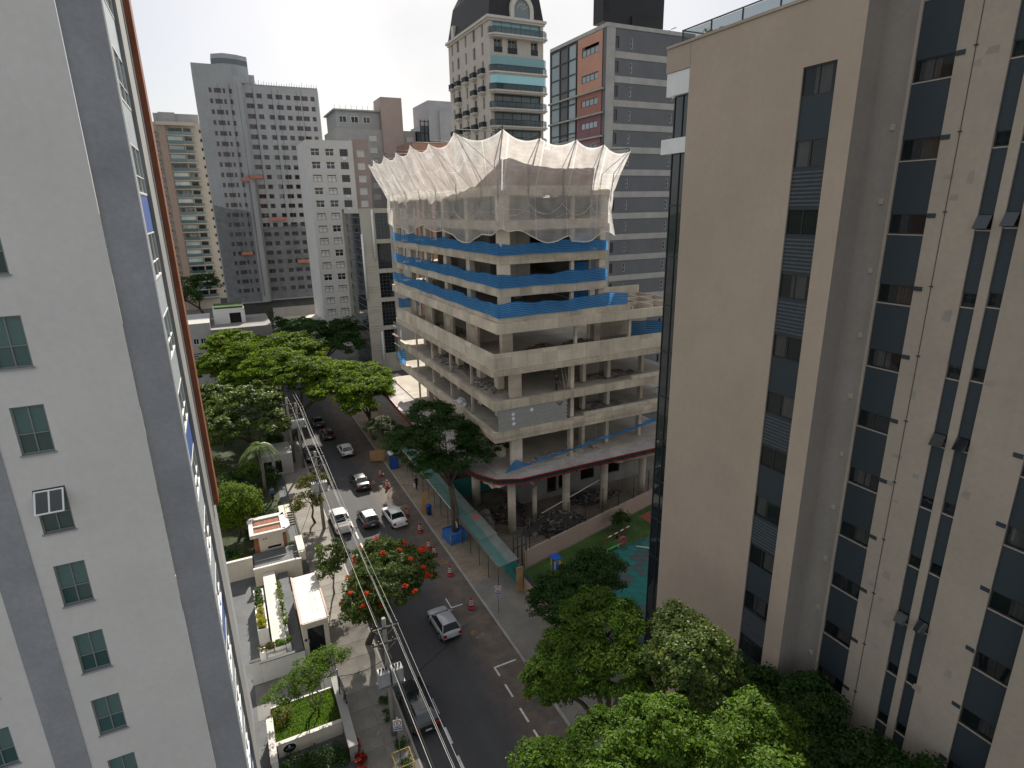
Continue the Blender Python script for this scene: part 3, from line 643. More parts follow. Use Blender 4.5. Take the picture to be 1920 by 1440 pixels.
ring('fascia', -.02, 6.92, 7.40, M_fas); ring('red_line', .03, 7.40, 7.47, M_red); ring('red_line', .03, 6.86, 6.93, M_red)
for k in range(14): MB().box(26 + k * 1.5, 26.08 + k * 1.5, 47.58, 47.66, 6.95, 7.3).obj('fascia_bracket', M_fas, cb_)
slabobj('canopy_beam', 21.6, 46, 49.4, 50.2, 6.3, 7.08, M_conc); slabobj('canopy_beam', 21.8, 22.6, 50.2, 90, 6.3, 7.08, M_conc)
MB().prism([(21.2, 50.6), (22.2, 48.8), (24.4, 49.38), (22.2, 50.2)], 6.5, 7.05).obj('corner_bracket', M_conc, cb_)
for x in (24.25, 30.95, 36.0, 41.4): MB().tube([(x, 50.3, 0), (x, 50.3, 6.3)], .43, 18).obj('round_column', M_concl, cb_)
for y in (58.1, 66, 74, 82): MB().tube([(23.4, y, 0), (23.4, y, 6.3)], .5, 18).obj('round_column', M_concl, cb_)
# ground storey back wall with openings, braces
M_gf = mat('rough_wall', (.24, .23, .21), .95, .25, .5, .3)
mb = MB(); facade(mb, 'y', 55.5, 28, 46, 0, 7.0, [(31.5, 32.8, 0.6, 2.9), (33.1, 34.6, .8, 3.6), (36.2, 38.2, 1.2, 3.4), (40, 42, 1.2, 3.4), (29, 32, 5.0, 6.2), (35, 38, 5.0, 6.2), (41, 44, 5.0, 6.2)], .25, -1); mb.obj('ground_wall', M_gf, cb_)
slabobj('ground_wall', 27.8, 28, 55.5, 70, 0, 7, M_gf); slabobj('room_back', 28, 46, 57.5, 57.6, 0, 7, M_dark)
slabobj('ground_wall', 24, 28, 70, 70.2, 0, 7, M_gf)
MB().tube([(27.6, 51.4, 4.2), (26.0, 50.4, 6.3)], .2, 4).obj('raking_brace', M_concl, cb_); MB().tube([(27.6, 51.4, 0), (27.6, 51.4, 4.3)], .26, 8).obj('prop_column', M_concl, cb_)
MB().tube([(38.6, 50.6, 5.2), (42.5, 49.0, 6.3)], .35, 4).obj('raking_brace', M_concl, cb_); MB().tube([(38.6, 50.6, 5.2), (36.2, 50.0, 6.3)], .35, 4).obj('raking_brace', M_concl, cb_)
MB().tube([(27.8, 50.2, 1.5), (35.5, 50.5, 3.6)], .05, 6).obj('scaffold_tube', M_whmet, cb_)
gm = mat('pink_spray_paint', (.45, .08, .10), .9, .4, 3)
for (x, z, s) in ((35.35, 3.9, .35), (39.0, 3.6, .5), (39.5, 3.9, .4)):
    MB().poly([(x + s * 1.3 * math.cos(a) * (1 + .3 * math.sin(3 * a)), 55.494 if x < 39.2 else 55.49, z + s * math.sin(a) * (1 + .2 * math.cos(4 * a))) for a in [6.283 * i / 20 for i in range(20)]]).obj('spray_paint', gm, cb_)
# rooftop: stair core, plant walls, shapes added to shadow the net
M_rust = mat('formwork_timber', (.24, .15, .11), .9, .3, 1.5, .4, None, .2)
def rb(n, x0, x1, y0, y1, z1, m, z0=35.46): slabobj(n, x0, x1, y0, y1, z0, z1, m)
rb('roof_core', 27.2, 31.5, 56.0, 62.0, 38.9, M_rust); rb('roof_core', 31.52, 34.6, 55.2, 60.5, 38.0, M_concd); rb('roof_core', 28.5, 33, 62.02, 72, 38.2, M_ceil)
MB().prism([(25.6, 55.0), (30.6, 55.0), (30.6, 55.3), (25.6, 55.3)], 35.46, 37.4).obj('roof_wall', M_rust, cb_); mb = MB(); mb.poly([(25.6, 54.98, 37.4), (30.6, 54.98, 37.4), (27.4, 54.98, 39.4)]); mb.poly([(25.6, 55.28, 37.4), (27.4, 55.28, 39.4), (30.6, 55.28, 37.4)]); mb.poly([(25.6, 54.98, 37.4), (27.4, 54.98, 39.4), (27.4, 55.28, 39.4), (25.6, 55.28, 37.4)]); mb.poly([(30.6, 54.98, 37.4), (30.6, 55.28, 37.4), (27.4, 55.28, 39.4), (27.4, 54.98, 39.4)]); mb.obj('shadow_gable', M_rust, cb_); rb('roof_wall', 25.4, 34.8, 53.2, 53.4, 37.3, M_rust); rb('roof_wall', 25.4, 25.6, 53.42, 66, 37.0, M_rust)  # peaked shape added for its shadow on the net
MB().prism([(27.0, 58.9), (31.7, 58.9), (31.7, 59.1), (27.0, 59.1)], 38.9, 39.3).obj('roof_ridge', M_rust, cb_)
def sheetwall(name, pts, off_):   # roof-edge sheet added and shaped to shadow the net, pts = outline, off_ = thickness vector
    mb = MB(); b = [tuple(p[i] + off_[i] for i in range(3)) for p in pts]; mb.poly(pts); mb.poly(b[::-1])
    for i in range(len(pts)): j = (i + 1) % len(pts); mb.poly([pts[j], pts[i], b[i], b[j]])
    mb.obj(name, M_rust, cb_)
sheetwall('net_shadow_wall', [(24.7, 52.0, 35.46), (31.2, 52.0, 35.46), (31.2, 52.0, 38.6), (27.6, 52.0, 39.0), (25.3, 52.0, 39.7), (24.7, 52.0, 39.5)], (0, .12, 0))
sheetwall('net_shadow_wall', [(31.25, 52.0, 35.46), (34.4, 52.0, 35.46), (34.4, 52.0, 38.7), (31.25, 52.0, 38.7)], (0, .12, 0))
sheetwall('net_shadow_wall', [(24.55, 52.0, 35.46), (24.55, 52.0, 39.5), (24.55, 56.0, 38.6), (24.55, 63.0, 37.0), (24.55, 72.0, 36.1), (24.55, 72.0, 35.46)], (-.1, 0, 0))
for k in range(16): rb('timber_post', 25.8 + .55 * k, 25.9 + .55 * k, 52.9, 53.0, 37.0 + .5 * math.sin(k * 2.3), M_rust)
# timber props and vertical reinforcement seen through the end bays
for k in range(6):
    for z0, z1 in ((26.12, 28.3), (29.22, 31.45), (32.37, 34.6)): MB().tube([(TX0 + .6 + k * .5, 86.6, z0), (TX0 + .6 + k * .5, 86.6, z1)], .06, 6).obj('steel_prop', M_steel, cb_)
# sheet ends at the far-left corner: ragged scaffold tubes
for k in range(5): MB().tube([(21.6, 80.4 + k * .6, 12.3), (21.6, 80.4 + k * .6, 18)], .04, 6).obj('scaffold_tube', M_steel, cb_)
for z in (14.8, 16.2, 17.4): MB().tube([(21.6, 79.6, z), (21.6, 83.4, z)], .04, 6).obj('scaffold_tube', M_steel, cb_)
MB().box(21.2, 21.6, 79.8, 83.0, 16.25, 16.3).obj('scaffold_plank', M_rust, cb_)

# ---- rubble, debris on the floors and on the ground
def heap(name, label, x, y, z, rx, ry, h, n, mats, seed, group=None, cat='rubble', smin=.08, smax=.4):
    q = random.Random(seed); t = thing(name, label, cat, (x, y, z), 0, group)
    g = MB(); P = []
    for i in range(7):
        rr = i / 6; row = []
        for j in range(18):
            a = 6.283 * j / 18; k = 1 + .22 * math.sin(3 * a + seed) + .12 * math.sin(7 * a + seed * 2)
            row.append((x + rx * rr * k * math.cos(a), y + ry * rr * k * math.sin(a), z + max(0, h * (1 - rr ** 1.5) * (.85 + .3 * q.random())) if i < 6 else z + .005))
        P.append(row)
    g.smooth = False; g.grid(P, close=True); g.obj('mound', mats[0], t)
    d = MB(); d2 = MB()
    for k in range(n):
        a = q.uniform(0, 6.283); rr = math.sqrt(q.random()); px_, py_ = x + rx * rr * math.cos(a), y + ry * rr * math.sin(a); pz = z + h * (1 - rr ** 1.5) * .95
        s = q.uniform(smin, smax); M = Matrix.Rotation(q.uniform(0, 6), 3, 'Z') @ Matrix.Rotation(q.uniform(-.5, .5), 3, 'X')
        dx, dy, dz = (s * q.uniform(.5, 1.6), s * .5, s * .35) if k % 3 else (s * 4.0, s * .16, s * .12)
        tb = d if k % 2 else d2; n0 = len(tb.v); tb.box(-dx / 2, dx / 2, -dy / 2, dy / 2, 0, dz)
        for i in range(n0, len(tb.v)): v = M @ Vector(tb.v[i]); tb.v[i] = (v.x + px_, v.y + py_, v.z + pz)
    o = d.obj('debris', mats[1], t); o['kind'] = 'stuff'; o = d2.obj('debris', mats[2], t); o['kind'] = 'stuff'
    return t
M_rub = mat('rubble_grey', (.22, .20, .18), 1, .4, 1.5, 0, None, .3, .6, 8); M_rub2 = mat('rubble_brown', (.19, .12, .085), 1, .4, 1.5, 0, None, .3); M_rubd = mat('rubble_dark', (.055, .05, .045), 1, .4, 1.5, 0, None, .3)
heap('rubble_heap', 'reddish brown timber rubble heap on the parapet floor near the corner column', 29.6, 53.2, 18.66, 2.2, 1.6, 1.0, 160, (M_rub2, M_rub2, M_rub), 1)
heap('rubble_heap', 'grey rubble heap on the parapet floor beside the small square window holes', 34.6, 53.6, 18.66, 2.6, 1.6, .9, 170, (M_rub, M_rub, M_rub2), 2)
heap('rubble_heap', 'pale dust-covered rubble on the terrace end of the parapet floor', 40.6, 52.2, 18.66, 2.6, 1.6, .5, 120, (M_concd, M_rub, M_concd), 3)
heap('rubble_heap', 'planks and rubble spread on the floor with the worker', 37.5, 52.6, 15.26, 3.6, 1.3, .28, 140, (M_rub, M_rub2, M_rub), 4)
heap('rubble_heap', 'rubble strewn on the floor behind the block wall', 36.0, 52.0, 12.06, 3.5, 1.2, .22, 110, (M_rub, M_rub, M_concd), 5)
heap('rubble_heap', 'pale rubble along the canopy behind the trailing blue mesh', 31, 50.6, 7.76, 4.5, .7, .3, 110, (M_concd, M_rub, M_concd), 6)
heap('rubble_heap', 'rubble on the left wing of the parapet floor under the blue mesh', 25.6, 70, 18.66, 1.2, 4.5, .55, 130, (M_rub, M_rub, M_rub2), 7)
heap('rubble_heap', 'low rubble on the left wing of the floor above the canopy tree', 24.2, 66, 15.26, 1.2, 6, .25, 130, (M_concd, M_rub, M_rub), 8)
heap('rubble_heap', 'low rubble at the corner of the floor beside the block wall', 23.9, 55.2, 15.26, 1.1, 3.0, .25, 80, (M_concd, M_rub, M_rub), 9)
heap('demolition_heap', 'big dark heap of broken timber inside the fenced ground storey', 29.3, 49.6, 0, 3.6, 2.0, 1.5, 420, (M_rubd, M_rubd, M_rub), 11, smax=.5)
heap('demolition_heap', 'dark spoil heap behind the round corner column at ground level', 25.4, 54.2, 0, 2.4, 2.6, 2.0, 240, (M_rubd, M_rubd, M_rub2), 12, smax=.5)
heap('demolition_heap', 'grey wrapped spoil mound between the walkway roof and the corner column', 22.6, 53.4, 0, 1.0, 1.7, 1.7, 60, (M_rub, M_rub, M_rubd), 13)
heap('demolition_heap', 'dark debris along the ground storey wall by the graffiti', 36.5, 53.0, 0, 3.4, 1.5, .7, 240, (M_rubd, M_rubd, M_rub), 14)
t = thing('plastic_sheet', 'crumpled translucent plastic sheeting bundled on the left wing floor edge', 'sheeting', (22.9, 60.2, 12.06))
P = []
for i in range(12):
    row = []
    for j in range(20):
        a = 6.283 * j / 20; rr = (i / 11); f_ = 1 + .2 * math.sin(5 * a + i) ; row.append((22.9 + .75 * rr * f_ * math.cos(a), 60.2 + 1.3 * rr * f_ * math.sin(a), 12.07 + .75 * max(0, 1 - rr ** 1.3) * (.7 + .5 * q.random())))
    P.append(row)
mb = MB(); mb.grid(P, close=True); mb.obj('sheet', mat('plastic_sheeting', (.55, .56, .56), .35, .2, 3), t)

# ================================================================== NETS
def perim(far=True):
    pass
def ribbon(name, label, path, z0f, z1f, m, nv=8, amp=.06, seed=0, group=None, cat='netting', hemw=0.):
    """vertical cloth along a ground path (list of (x,y)); z functions of arc length"""
    q = random.Random(seed); pts = [Vector(p) for p in path]; seg = []; s = 0
    for a, b in zip(pts, pts[1:]):
        n = max(2, int((b - a).length / .35))
        for i in range(n): seg.append((s + (b - a).length * i / n, a.lerp(b, i / n), (b - a).normalized()))
        s += (b - a).length
    seg.append((s, pts[-1], (pts[-1] - pts[-2]).normalized()))
    P = []; uv = []
    for k in range(nv + 1):
        v = k / nv; row = []
        for (d, p, t) in seg:
            nx, ny = t.y, -t.x
            o = amp * (math.sin(d * .9 + seed) * .6 + math.sin(d * 2.3 + 1.7 * seed + v * 2) * .4 + .5 * math.sin(d * 5.1 + 3 * v)) * (.4 + v)
            za, zb = z0f(d), z1f(d); z = za + (zb - za) * v + amp * .14 * math.sin(d * 1.9 + v * 5)
            row.append((p.x + nx * o, p.y + ny * o, z)); uv.append((d, v))
        P.append(row)
    mb = MB(); mb.smooth = True; mb.grid(P); me = mb.mesh(name, m)
    ul = me.uv_layers.new(name='UVMap'); 
    for lp in me.loops: ul.data[lp.index].uv = uv[lp.vertex_index]
    o = link(name, me); return tag(o, label, cat, group)
M_bluenet = clothmat('blue_mesh', (.035, .20, .48), .45, .88, stripes=(8.0, (.16, .40, .72)))
E0 = .12
for i, (zb, ht, lab) in enumerate(((23.62, 1.25, 'lowest blue safety mesh band around the tower base, flaring out to the terrace'), (26.12, 1.15, 'middle blue safety mesh band wrapped around the tower'), (29.22, 1.05, 'top blue safety mesh band just below the white net'))):
    if i == 0: path = [(PX0 + .95 - E0, 85.6), (PX0 + .95 - E0, PY0 + .35 - E0), (31.5, PY0 + .3), (36.2, PY0 + 1.0), (37.9, PY0 + .5)]
    else: path = [(TX0 - E0, 88.4), (TX0 - E0, TY0 - E0), (32.4, TY0 - E0), (36.4, TY0 - E0)]
    ribbon('safety_mesh', lab, path, lambda d, z=zb: z - .05 + .03 * math.sin(d * .8), lambda d, z=zb, h=ht, i=i: z + h + .10 * math.sin(d * .55 + i) + .06 * math.sin(d * 1.7 + i), M_bluenet, 10, .11, i + 1)
ribbon('safety_mesh', 'loose blue mesh strip trailing down along the canopy edge', [(22.9, 48.95), (24.6, 48.9), (26.5, 48.9), (33, 48.95), (42, 49.0)], lambda d: 7.9 + .7 * min(1, d / 6) + .18 * max(0, d - 6) * .6, lambda d: 8.05 + .75 * min(1, d / 6) + .2 * max(0, d - 6) * .6 + (.9 * math.exp(-((d - 1.2) / .8) ** 2)) + .12 * math.sin(d * 2) ** 2, M_bluenet, 6, .14, 7)
ribbon('safety_mesh', 'small bright blue mesh hung on the far-left end of the parapet floor', [(22.3, 81.8), (22.4, 82.5), (25.5, 82.7)], lambda d: 20.0, lambda d: 21.4 + .2 * math.sin(3 * d), M_bluenet, 6, .1, 8)
ribbon('safety_mesh', 'torn blue mesh bulging at the far-left end above the canopy', [(22.0, 79.5), (21.5, 81.0), (22.2, 82.6)], lambda d: 12.3, lambda d: 14.6 - .5 * d + .3 * math.sin(2 * d), M_bluenet, 6, .2, 9)
ribbon('safety_mesh', 'blue mesh across the right end of the parapet floor terrace', [(41.4, 53.4), (45.5, 51.5)], lambda d: 19.2, lambda d: 20.9, M_bluenet, 6, .1, 10)
for y0, y1, z, lab in ((53, 55.4, 26.2, 'blue mesh panel hanging inside the second tower floor near the right bay'), (53, 55.4, 29.3, 'blue mesh panel hanging inside the third tower floor near the right bay'), (53, 55.2, 23.5, 'blue mesh panel hanging inside the tower base near the right bay')):
    ribbon('safety_mesh', lab, [(33.2, y0), (35.4, y0 + .6)], lambda d, z=z: z + .1, lambda d, z=z: z + 1.7, M_bluenet, 5, .08, 11)
# --- white debris net leaning out on steel arms round the tower top
dn = thing('debris_net', 'white debris net crown held out on steel arms around the tower top', 'netting', (24, 52, 31))
M_net = clothmat('white_net', (.92, .88, .85), .58, .47, weave=[('X', .28, .035, .25), ('Y', 2.6, .05, .16), ('Y', .45, .03, .22)])
peaks = [(21.6, 90.6, 39.9), (21.5, 86.5, 40.2), (21.4, 80.4, 40.35), (21.4, 74.6, 40.2), (21.3, 68.4, 40.5), (21.3, 61.9, 40.0), (21.5, 55.2, 40.35), (23.3, 48.7, 39.95), (26.9, 48.7, 39.35), (30.7, 48.8, 39.35), (34.0, 49.2, 39.05), (37.3, 49.6, 38.6)]
def lerp(a, b, t): return a + (b - a) * t
feet = []
for (x, y, z) in peaks: feet.append((TX0 - .18, min(y, TY1), 0) if y > 52 and x < 22.5 else (min(max(x + .3, TX0), TX1 + .1), TY0 - .18, 0))
feet[7] = (TX0 - .1, TY0 - .12, 0)
cols_ = []; NS = 14
for i in range(len(peaks) - 1):
    for k in range(NS + (1 if i == len(peaks) - 2 else 0)):
        t = k / NS; a, b = peaks[i], peaks[i + 1]; fa, fb = feet[i], feet[i + 1]
        sag = 4 * t * (1 - t); L_ = math.dist(a, b)
        top = (lerp(a[0], b[0], t), lerp(a[1], b[1], t), lerp(a[2], b[2], t) - sag * .24 * min(L_, 6.5) ** .8 * .75)
        # sheet also pulls inward where it sags
        ft = (lerp(fa[0], fb[0], t), lerp(fa[1], fb[1], t)); top = (lerp(top[0], ft[0], sag * .10), lerp(top[1], ft[1], sag * .10), top[2])
        cols_.append((i + t, top, ft))
NV = 26; P = [[] for _ in range(NV + 1)]; uvs = [[] for _ in range(NV + 1)]; arc = 0; prev = None
for (u, top, ft) in cols_:
    if prev: arc += math.dist(prev[:2], top[:2])
    prev = top
    hem = 30.85 + .45 * math.sin(u * 1.9 + .5) + .3 * math.sin(u * 4.3) - (.55 if u > 9.2 else 0) + (.7 * math.exp(-((u - 7.0) / .22) ** 2)) + (.35 if u < 3.5 else 0)
    for k in range(NV + 1):
        v = k / NV; z = lerp(hem, top[2], v)
        s = max(0, (z - 34.9) / (top[2] - 34.9)); s = s ** .92
        bul = .16 * math.sin(u * 3.1 + v * 4) * (1 - s) + .10 * math.sin(u * 11 + v * 7) * (1 - .5 * s) + (.35 * (1 - v) ** 2 if s == 0 else 0)
        dx, dy = top[0] - ft[0], top[1] - ft[1]; l = math.hypot(dx, dy) or 1; nx, ny = dx / l, dy / l
        P[k].append((ft[0] + dx * s + nx * (.12 + abs(bul)), ft[1] + dy * s + ny * (.12 + abs(bul)), z)); uvs[k].append((arc, v * 9))
mb = MB(); mb.smooth = True; mb.grid(P); me = mb.mesh('net_sheet', M_net, WLOC[dn.name]); ul = me.uv_layers.new(name='UVMap'); fl_ = [x for r in uvs for x in r]
for lp in me.loops: ul.data[lp.index].uv = fl_[lp.vertex_index]
link('net_sheet', me, dn)
MB().tube([P[0][j] for j in range(len(P[0]))], .05, 5).obj('hem_rope', mat('rope', (.62, .58, .50), .9, .2, 4), dn)
rp = mat('rope', (.62, .58, .50))
for i in range(3, 11):    # slack ropes
    a = feet[i]; b = feet[i + 1]
    MB().tube([(lerp(a[0], b[0], t / 10) - .3, lerp(a[1], b[1], t / 10) - .35, 33.6 + .3 * math.sin(i) - 1.0 * 4 * (t / 10) * (1 - t / 10)) for t in range(11)], .025, 5).obj('slack_rope', rp, dn)
M_arm = mat('dark_steel', (.05, .048, .045), .6, .2, 3, 0, None, .1)
for (p, f) in zip(peaks, feet):
    b0 = Vector((f[0] + (.12 if f[0] < 24 else 0), f[1] + (.12 if f[1] < 51.5 else 0), 34.2)); tp = Vector(p); k = Vector((b0.x, b0.y, 37.6)); d = (tp - b0); kk = Vector((b0.x + d.x * .12, b0.y + d.y * .12, 37.9))
    a = MB().tube([b0, k, tuple(tp)], .055, 6).obj('arm', M_arm, dn)
    MB().tube([(b0.x, b0.y, 36.4), tuple(tp.lerp(k, .35))], .04, 5).obj('brace', M_arm, a)
    inn = Vector((b0.x - d.x * .9, b0.y - d.y * .9, p[2] + .25))
    MB().tube([tuple(tp), tuple(tp + Vector((0, 0, .22))), tuple(inn), (inn.x, inn.y, 36.5)], .045, 5).obj('tie_bar', M_arm, a)
# ================================================================== BACKGROUND BUILDINGS
def shell(mb, x0, x1, y0, y1, z0, z1, skip=''):
    """box walls without the faces named in skip: f(ront) b(ack) l r t"""
    if 'f' not in skip: mb.poly([(x0, y0, z0), (x1, y0, z0), (x1, y0, z1), (x0, y0, z1)])
    if 'b' not in skip: mb.poly([(x1, y1, z0), (x0, y1, z0), (x0, y1, z1), (x1, y1, z1)])
    if 'l' not in skip: mb.poly([(x0, y1, z0), (x0, y0, z0), (x0, y0, z1), (x0, y1, z1)])
    if 'r' not in skip: mb.poly([(x1, y0, z0), (x1, y1, z0), (x1, y1, z1), (x1, y0, z1)])
    if 't' not in skip: mb.poly([(x0, y0, z1), (x1, y0, z1), (x1, y1, z1), (x0, y1, z1)])
    return mb
# ---- cream tower with mansard roof
M_cream = mat('cream_stone', (.52, .475, .42), .85, .08, .5, .22, (.34, .30, .26), .05)
M_corn = mat('cream_trim', (.56, .52, .47), .85, .08, .8, .25, (.33, .29, .25), .05)
M_mans = mat('dark_slate', (.028, .026, .03), .6, .2, 1.5, 0, None, .15)
M_rail = mat('railing_dark', (.03, .034, .036), .5, .1, 3)
ft = thing('mansard_tower', 'cream classical tower with dark mansard roof and arched window over glazed balconies', 'building', (56, 120, 0))
FX0, FX1, FY0, FY1, FT = 50.3, 61.6, 110.0, 131.0, 66.6
lz = [64.0 - 3.1 * k for k in range(0, 19)]
rf = []; rl = []
for k, z in enumerate(lz):
    if k == 1: rf += [(51.2, 52.9, z + .3, z + 2.6), (54.0, 56.0, z + .2, z + 2.7), (58.9, 60.4, z + .3, z + 2.6)]
    else: rf.append((51.0, 61.0, z + .25, z + 2.75))
    for y, w_ in ((113.2, .9), (117.2, 1.3), (121.4, .9), (125.6, 1.3), (128.8, .8)):
        rl.append((y - w_ / 2, y + w_ / 2, z + .25, z + 2.35))
mb = MB(); facade(mb, 'y', FY0, FX0, FX1, 0, FT, rf, .5, -1); facade(mb, 'x', FX0, FY0, FY1, 0, FT, rl, .25, -1); shell(mb, FX0, FX1, FY0, FY1, 0, FT, 'fl'); mb.obj('wall', M_cream, ft)
gl_front = winmesh('ftf', 10, 2.5, (.2, .4, .6, .8), (.42,), .07, .08, M_rail, glassmat('grey_glass', (.14, .19, .20), 0, .12))
gl_aq = winmesh('ftq', 10, 2.5, (.2, .4, .6, .8), (.42,), .05, .08, M_rail, glassmat('aqua_blind', (.26, .50, .53), 0, .15))
gl_s = winmesh('fts', 1.6, 2.3, (.5,), (.35,), .08, .08, M_corn, M_glassd)
gl_l = winmesh('ftl', 1.3, 2.1, (.5,), (), .07, .07, M_corn, M_glassd); gl_l2 = winmesh('ftl2', .9, 2.1, (.5,), (), .07, .07, M_corn, M_glassd)
hex_ = lambda x0, x1, y0, y1, c: [(x0, y1), (x0, y0 + c), (x0 + c, y0), (x1 - c, y0), (x1, y0 + c), (x1, y1)]
slabm = MB().prism(hex_(-6.2, 6.1, -1.6, 0, .9), -.28, .0).prism(hex_(-5.9, 5.8, -1.3, 0, .9), -.55, -.28).mesh('balcony_slab', M_corn)
rm = MB(); rpts = hex_(-6.0, 5.9, -1.45, 0, .85)
for a, b in zip(rpts, rpts[1:]):
    rm.tube([(a[0], a[1], 1.05), (b[0], b[1], 1.05)], .04, 4); 
    n = max(1, int(math.dist(a, b) / 1.9))
    for i in range(n + 1): t = i / n; rm.tube([(a[0] + (b[0] - a[0]) * t, a[1] + (b[1] - a[1]) * t, 0), (a[0] + (b[0] - a[0]) * t, a[1] + (b[1] - a[1]) * t, 1.05)], .03, 4)
rm = rm.mesh('railing', M_rail)
gp = MB()
for a, b in zip(rpts, rpts[1:]): gp.poly([(a[0], a[1], .1), (b[0], b[1], .1), (b[0], b[1], 1.0), (a[0], a[1], 1.0)])
gp = gp.mesh('glass_rail', glassmat('smoke_glass', (.04, .07, .08), .35))
slabl = MB().box(-1.0, 1.0, -.85, 0, -.25, 0).box(-.8, .8, -.6, 0, -.5, -.25).mesh('balconet', M_corn)
raill = MB().box(-.95, .95, -.83, -.78, .85, .92).box(-.95, -.9, -.78, 0, .85, .92).box(.9, .95, -.78, 0, .85, .92)
for i in range(9): raill.box(-.93 + i * .225, -.9 + i * .225, -.82, -.79, 0, .85)
raill.box(-.94, .94, -.815, -.795, .02, .84).box(-.94, -.92, -.79, 0, .02, .84).box(.92, .94, -.79, 0, .02, .84)
raill = raill.mesh('railing', M_rail)
for k, z in enumerate(lz):
    if z < 30: break
    if k == 1:
        for (a, b) in ((51.2, 52.9), (54.0, 56.0), (58.9, 60.4)):
            putwin(ft, gl_s, (a + b) / 2, FY0 + .45, z + .25, '-y'); MB().box(a, b, FY0 - .05, FY0 - .01, z + .3, z + 1.2).obj('railing', M_rail, ft)
    else:
        putwin(ft, gl_aq if k in (0, 2, 3) else gl_front, 56, FY0 + .45, z + .25, '-y')
        o = link('balcony', slabm, ft, (0.05, FY0 - 120, z)); link('railing', rm, o); link('glass_rail', gp, o)
        if k in (2, 3): MB().prism(hex_(50.2, 61.8, FY0 - 1.4, FY0 - .2, .8), z + 1.1, z + 2.5).obj('glazed_screen', glassmat('aqua_screen', (.30, .58, .62), .1, .15), ft)
    for j, (y, w_) in enumerate(((113.2, .9), (117.2, 1.3), (121.4, .9), (125.6, 1.3), (128.8, .8))):
        putwin(ft, gl_l if w_ > 1 else gl_l2, FX0 + .2, y, z + .25, '-x')
        if k >= 2 and (w_ > 1 or k in (2, 5) or (j + k) % 3 == 0):
            o = link('balconet', slabl, ft, (FX0 - 56, y - 120, z + .1), ROT['-x']); link('railing', raill, o)
MB().box(FX0 - .6, FX1 + .4, FY0 - .6, FY1 + .3, FT, FT + .45).box(FX0 - .3, FX1 + .2, FY0 - .3, FY1, FT - .35, FT).obj('cornice', M_corn, ft)
zt = FT + .46
mb = MB(); lo = [(FX0 - .1, FY0 - .1), (FX1, FY0 - .1), (FX1, FY1), (FX0 - .1, FY1)]; hi = [(FX0 + 2.3, FY0 + 2.3), (FX1 - 1.8, FY0 + 2.3), (FX1 - 1.8, FY1 - 2), (FX0 + 2.3, FY1 - 2)]
mb.grid([[(*p, zt) for p in lo], [((a[0] * .55 + b[0] * .45), (a[1] * .55 + b[1] * .45), zt + 6) for a, b in zip(lo, hi)], [(*p, zt + 8.6) for p in hi]], close=True); mb.poly([(*p, zt + 8.6) for p in hi]); mb.obj('mansard_roof', M_mans, ft)
MB().box(FX0 + 1.6, FX1 - 1.4, FY0 + 1.6, FY1 - 1.5, zt + 8.6, zt + 9.2).obj('roof_curb', M_corn, ft)
ar = [(56.9 + 2.4 * math.cos(a), zt + 1.3 + 2.6 * math.sin(a)) for a in [math.pi * i / 16 for i in range(17)]]
ar2 = [(56.9 + 1.65 * math.cos(a), zt + 1.3 + 1.8 * math.sin(a)) for a in [math.pi * i / 16 for i in range(17)]]
mb = MB()
o1 = [(59.3, zt)] + ar + [(54.5, zt)]; o2 = [(58.55, zt)] + ar2 + [(55.25, zt)]
for y in (FY0 - .5,): mb.grid([[(p[0], y, p[1]) for p in o1], [(p[0], y, p[1]) for p in o2]])
mb.grid([[(p[0], FY0 - .5, p[1]) for p in o1], [(p[0], FY0 + 2.5, p[1]) for p in o1]]); mb.grid([[(p[0], FY0 - .5, p[1]) for p in o2], [(p[0], FY0 - .2, p[1]) for p in o2]])
dm = mb.obj('dormer', M_corn, ft)
MB().poly([(p[0], FY0 - .22, p[1]) for p in o2]).obj('pane', glassmat('grey_glass', (.14, .19, .20)), dm)
mu = MB()
for a in range(1, 6): t = math.pi * a / 6; mu.tube([(56.9, FY0 - .26, zt + 1.3), (56.9 + 1.6 * math.cos(t), FY0 - .26, zt + 1.3 + 1.75 * math.sin(t))], .05, 4)
mu.tube([(56.9 + .9 * math.cos(math.pi * i / 12), FY0 - .26, zt + 1.3 + 1. * math.sin(math.pi * i / 12)) for i in range(13)], .05, 4); mu.obj('muntins', M_corn, dm)
MB().box(FX0 - .3, FX0 + 1, 127.0, 128.4, zt, zt + 2.4).obj('side_dormer', M_corn, ft)

# ---- grey striped building with coloured panels
gb = thing('striped_block', 'grey banded block with orange to purple panels and a black roof tank', 'building', (58, 82, 0))
M_gd = mat('dark_grey_render', (.15, .155, .165), .85, .08, .5, .15, (.11, .11, .12), .04); M_gl = mat('pale_concrete_band', (.40, .39, .37), .9, .12, .6, .3, (.24, .23, .22), .06)
GX0, GX1, GY0, GY1, GT = 52.0, 66.0, 75.0, 90.5, 56.9
sl_ = []
zs_ = [53.2 - 3.08 * k for k in range(0, 18)]
for z in zs_: sl_ += [(56.0, 56.35, z + 1.35, z + 2.6), (63.6, 64.0, z + 1.35, z + 2.6), (53.4, 54.0, z + 1.25, z + 2.7)]
mb = MB(); facade(mb, 'y', GY0, GX0, GX1, 0, GT, [r for r in sl_ if r[2] > 0], .12, -1); shell(mb, GX0, GX1, GY0, GY1, 0, GT, 'fl'); mb.obj('wall', M_gd, gb)
slw = winmesh('gsl', .35, 1.25, (), (.5,), .05, .05, M_whmet, M_glassd); slw2 = winmesh('gsl2', .6, 1.45, (), (.5,), .05, .05, M_alu, M_glassd); slw3 = winmesh('gsl3', .4, 1.25, (), (.5,), .05, .05, M_whmet, M_glassd)
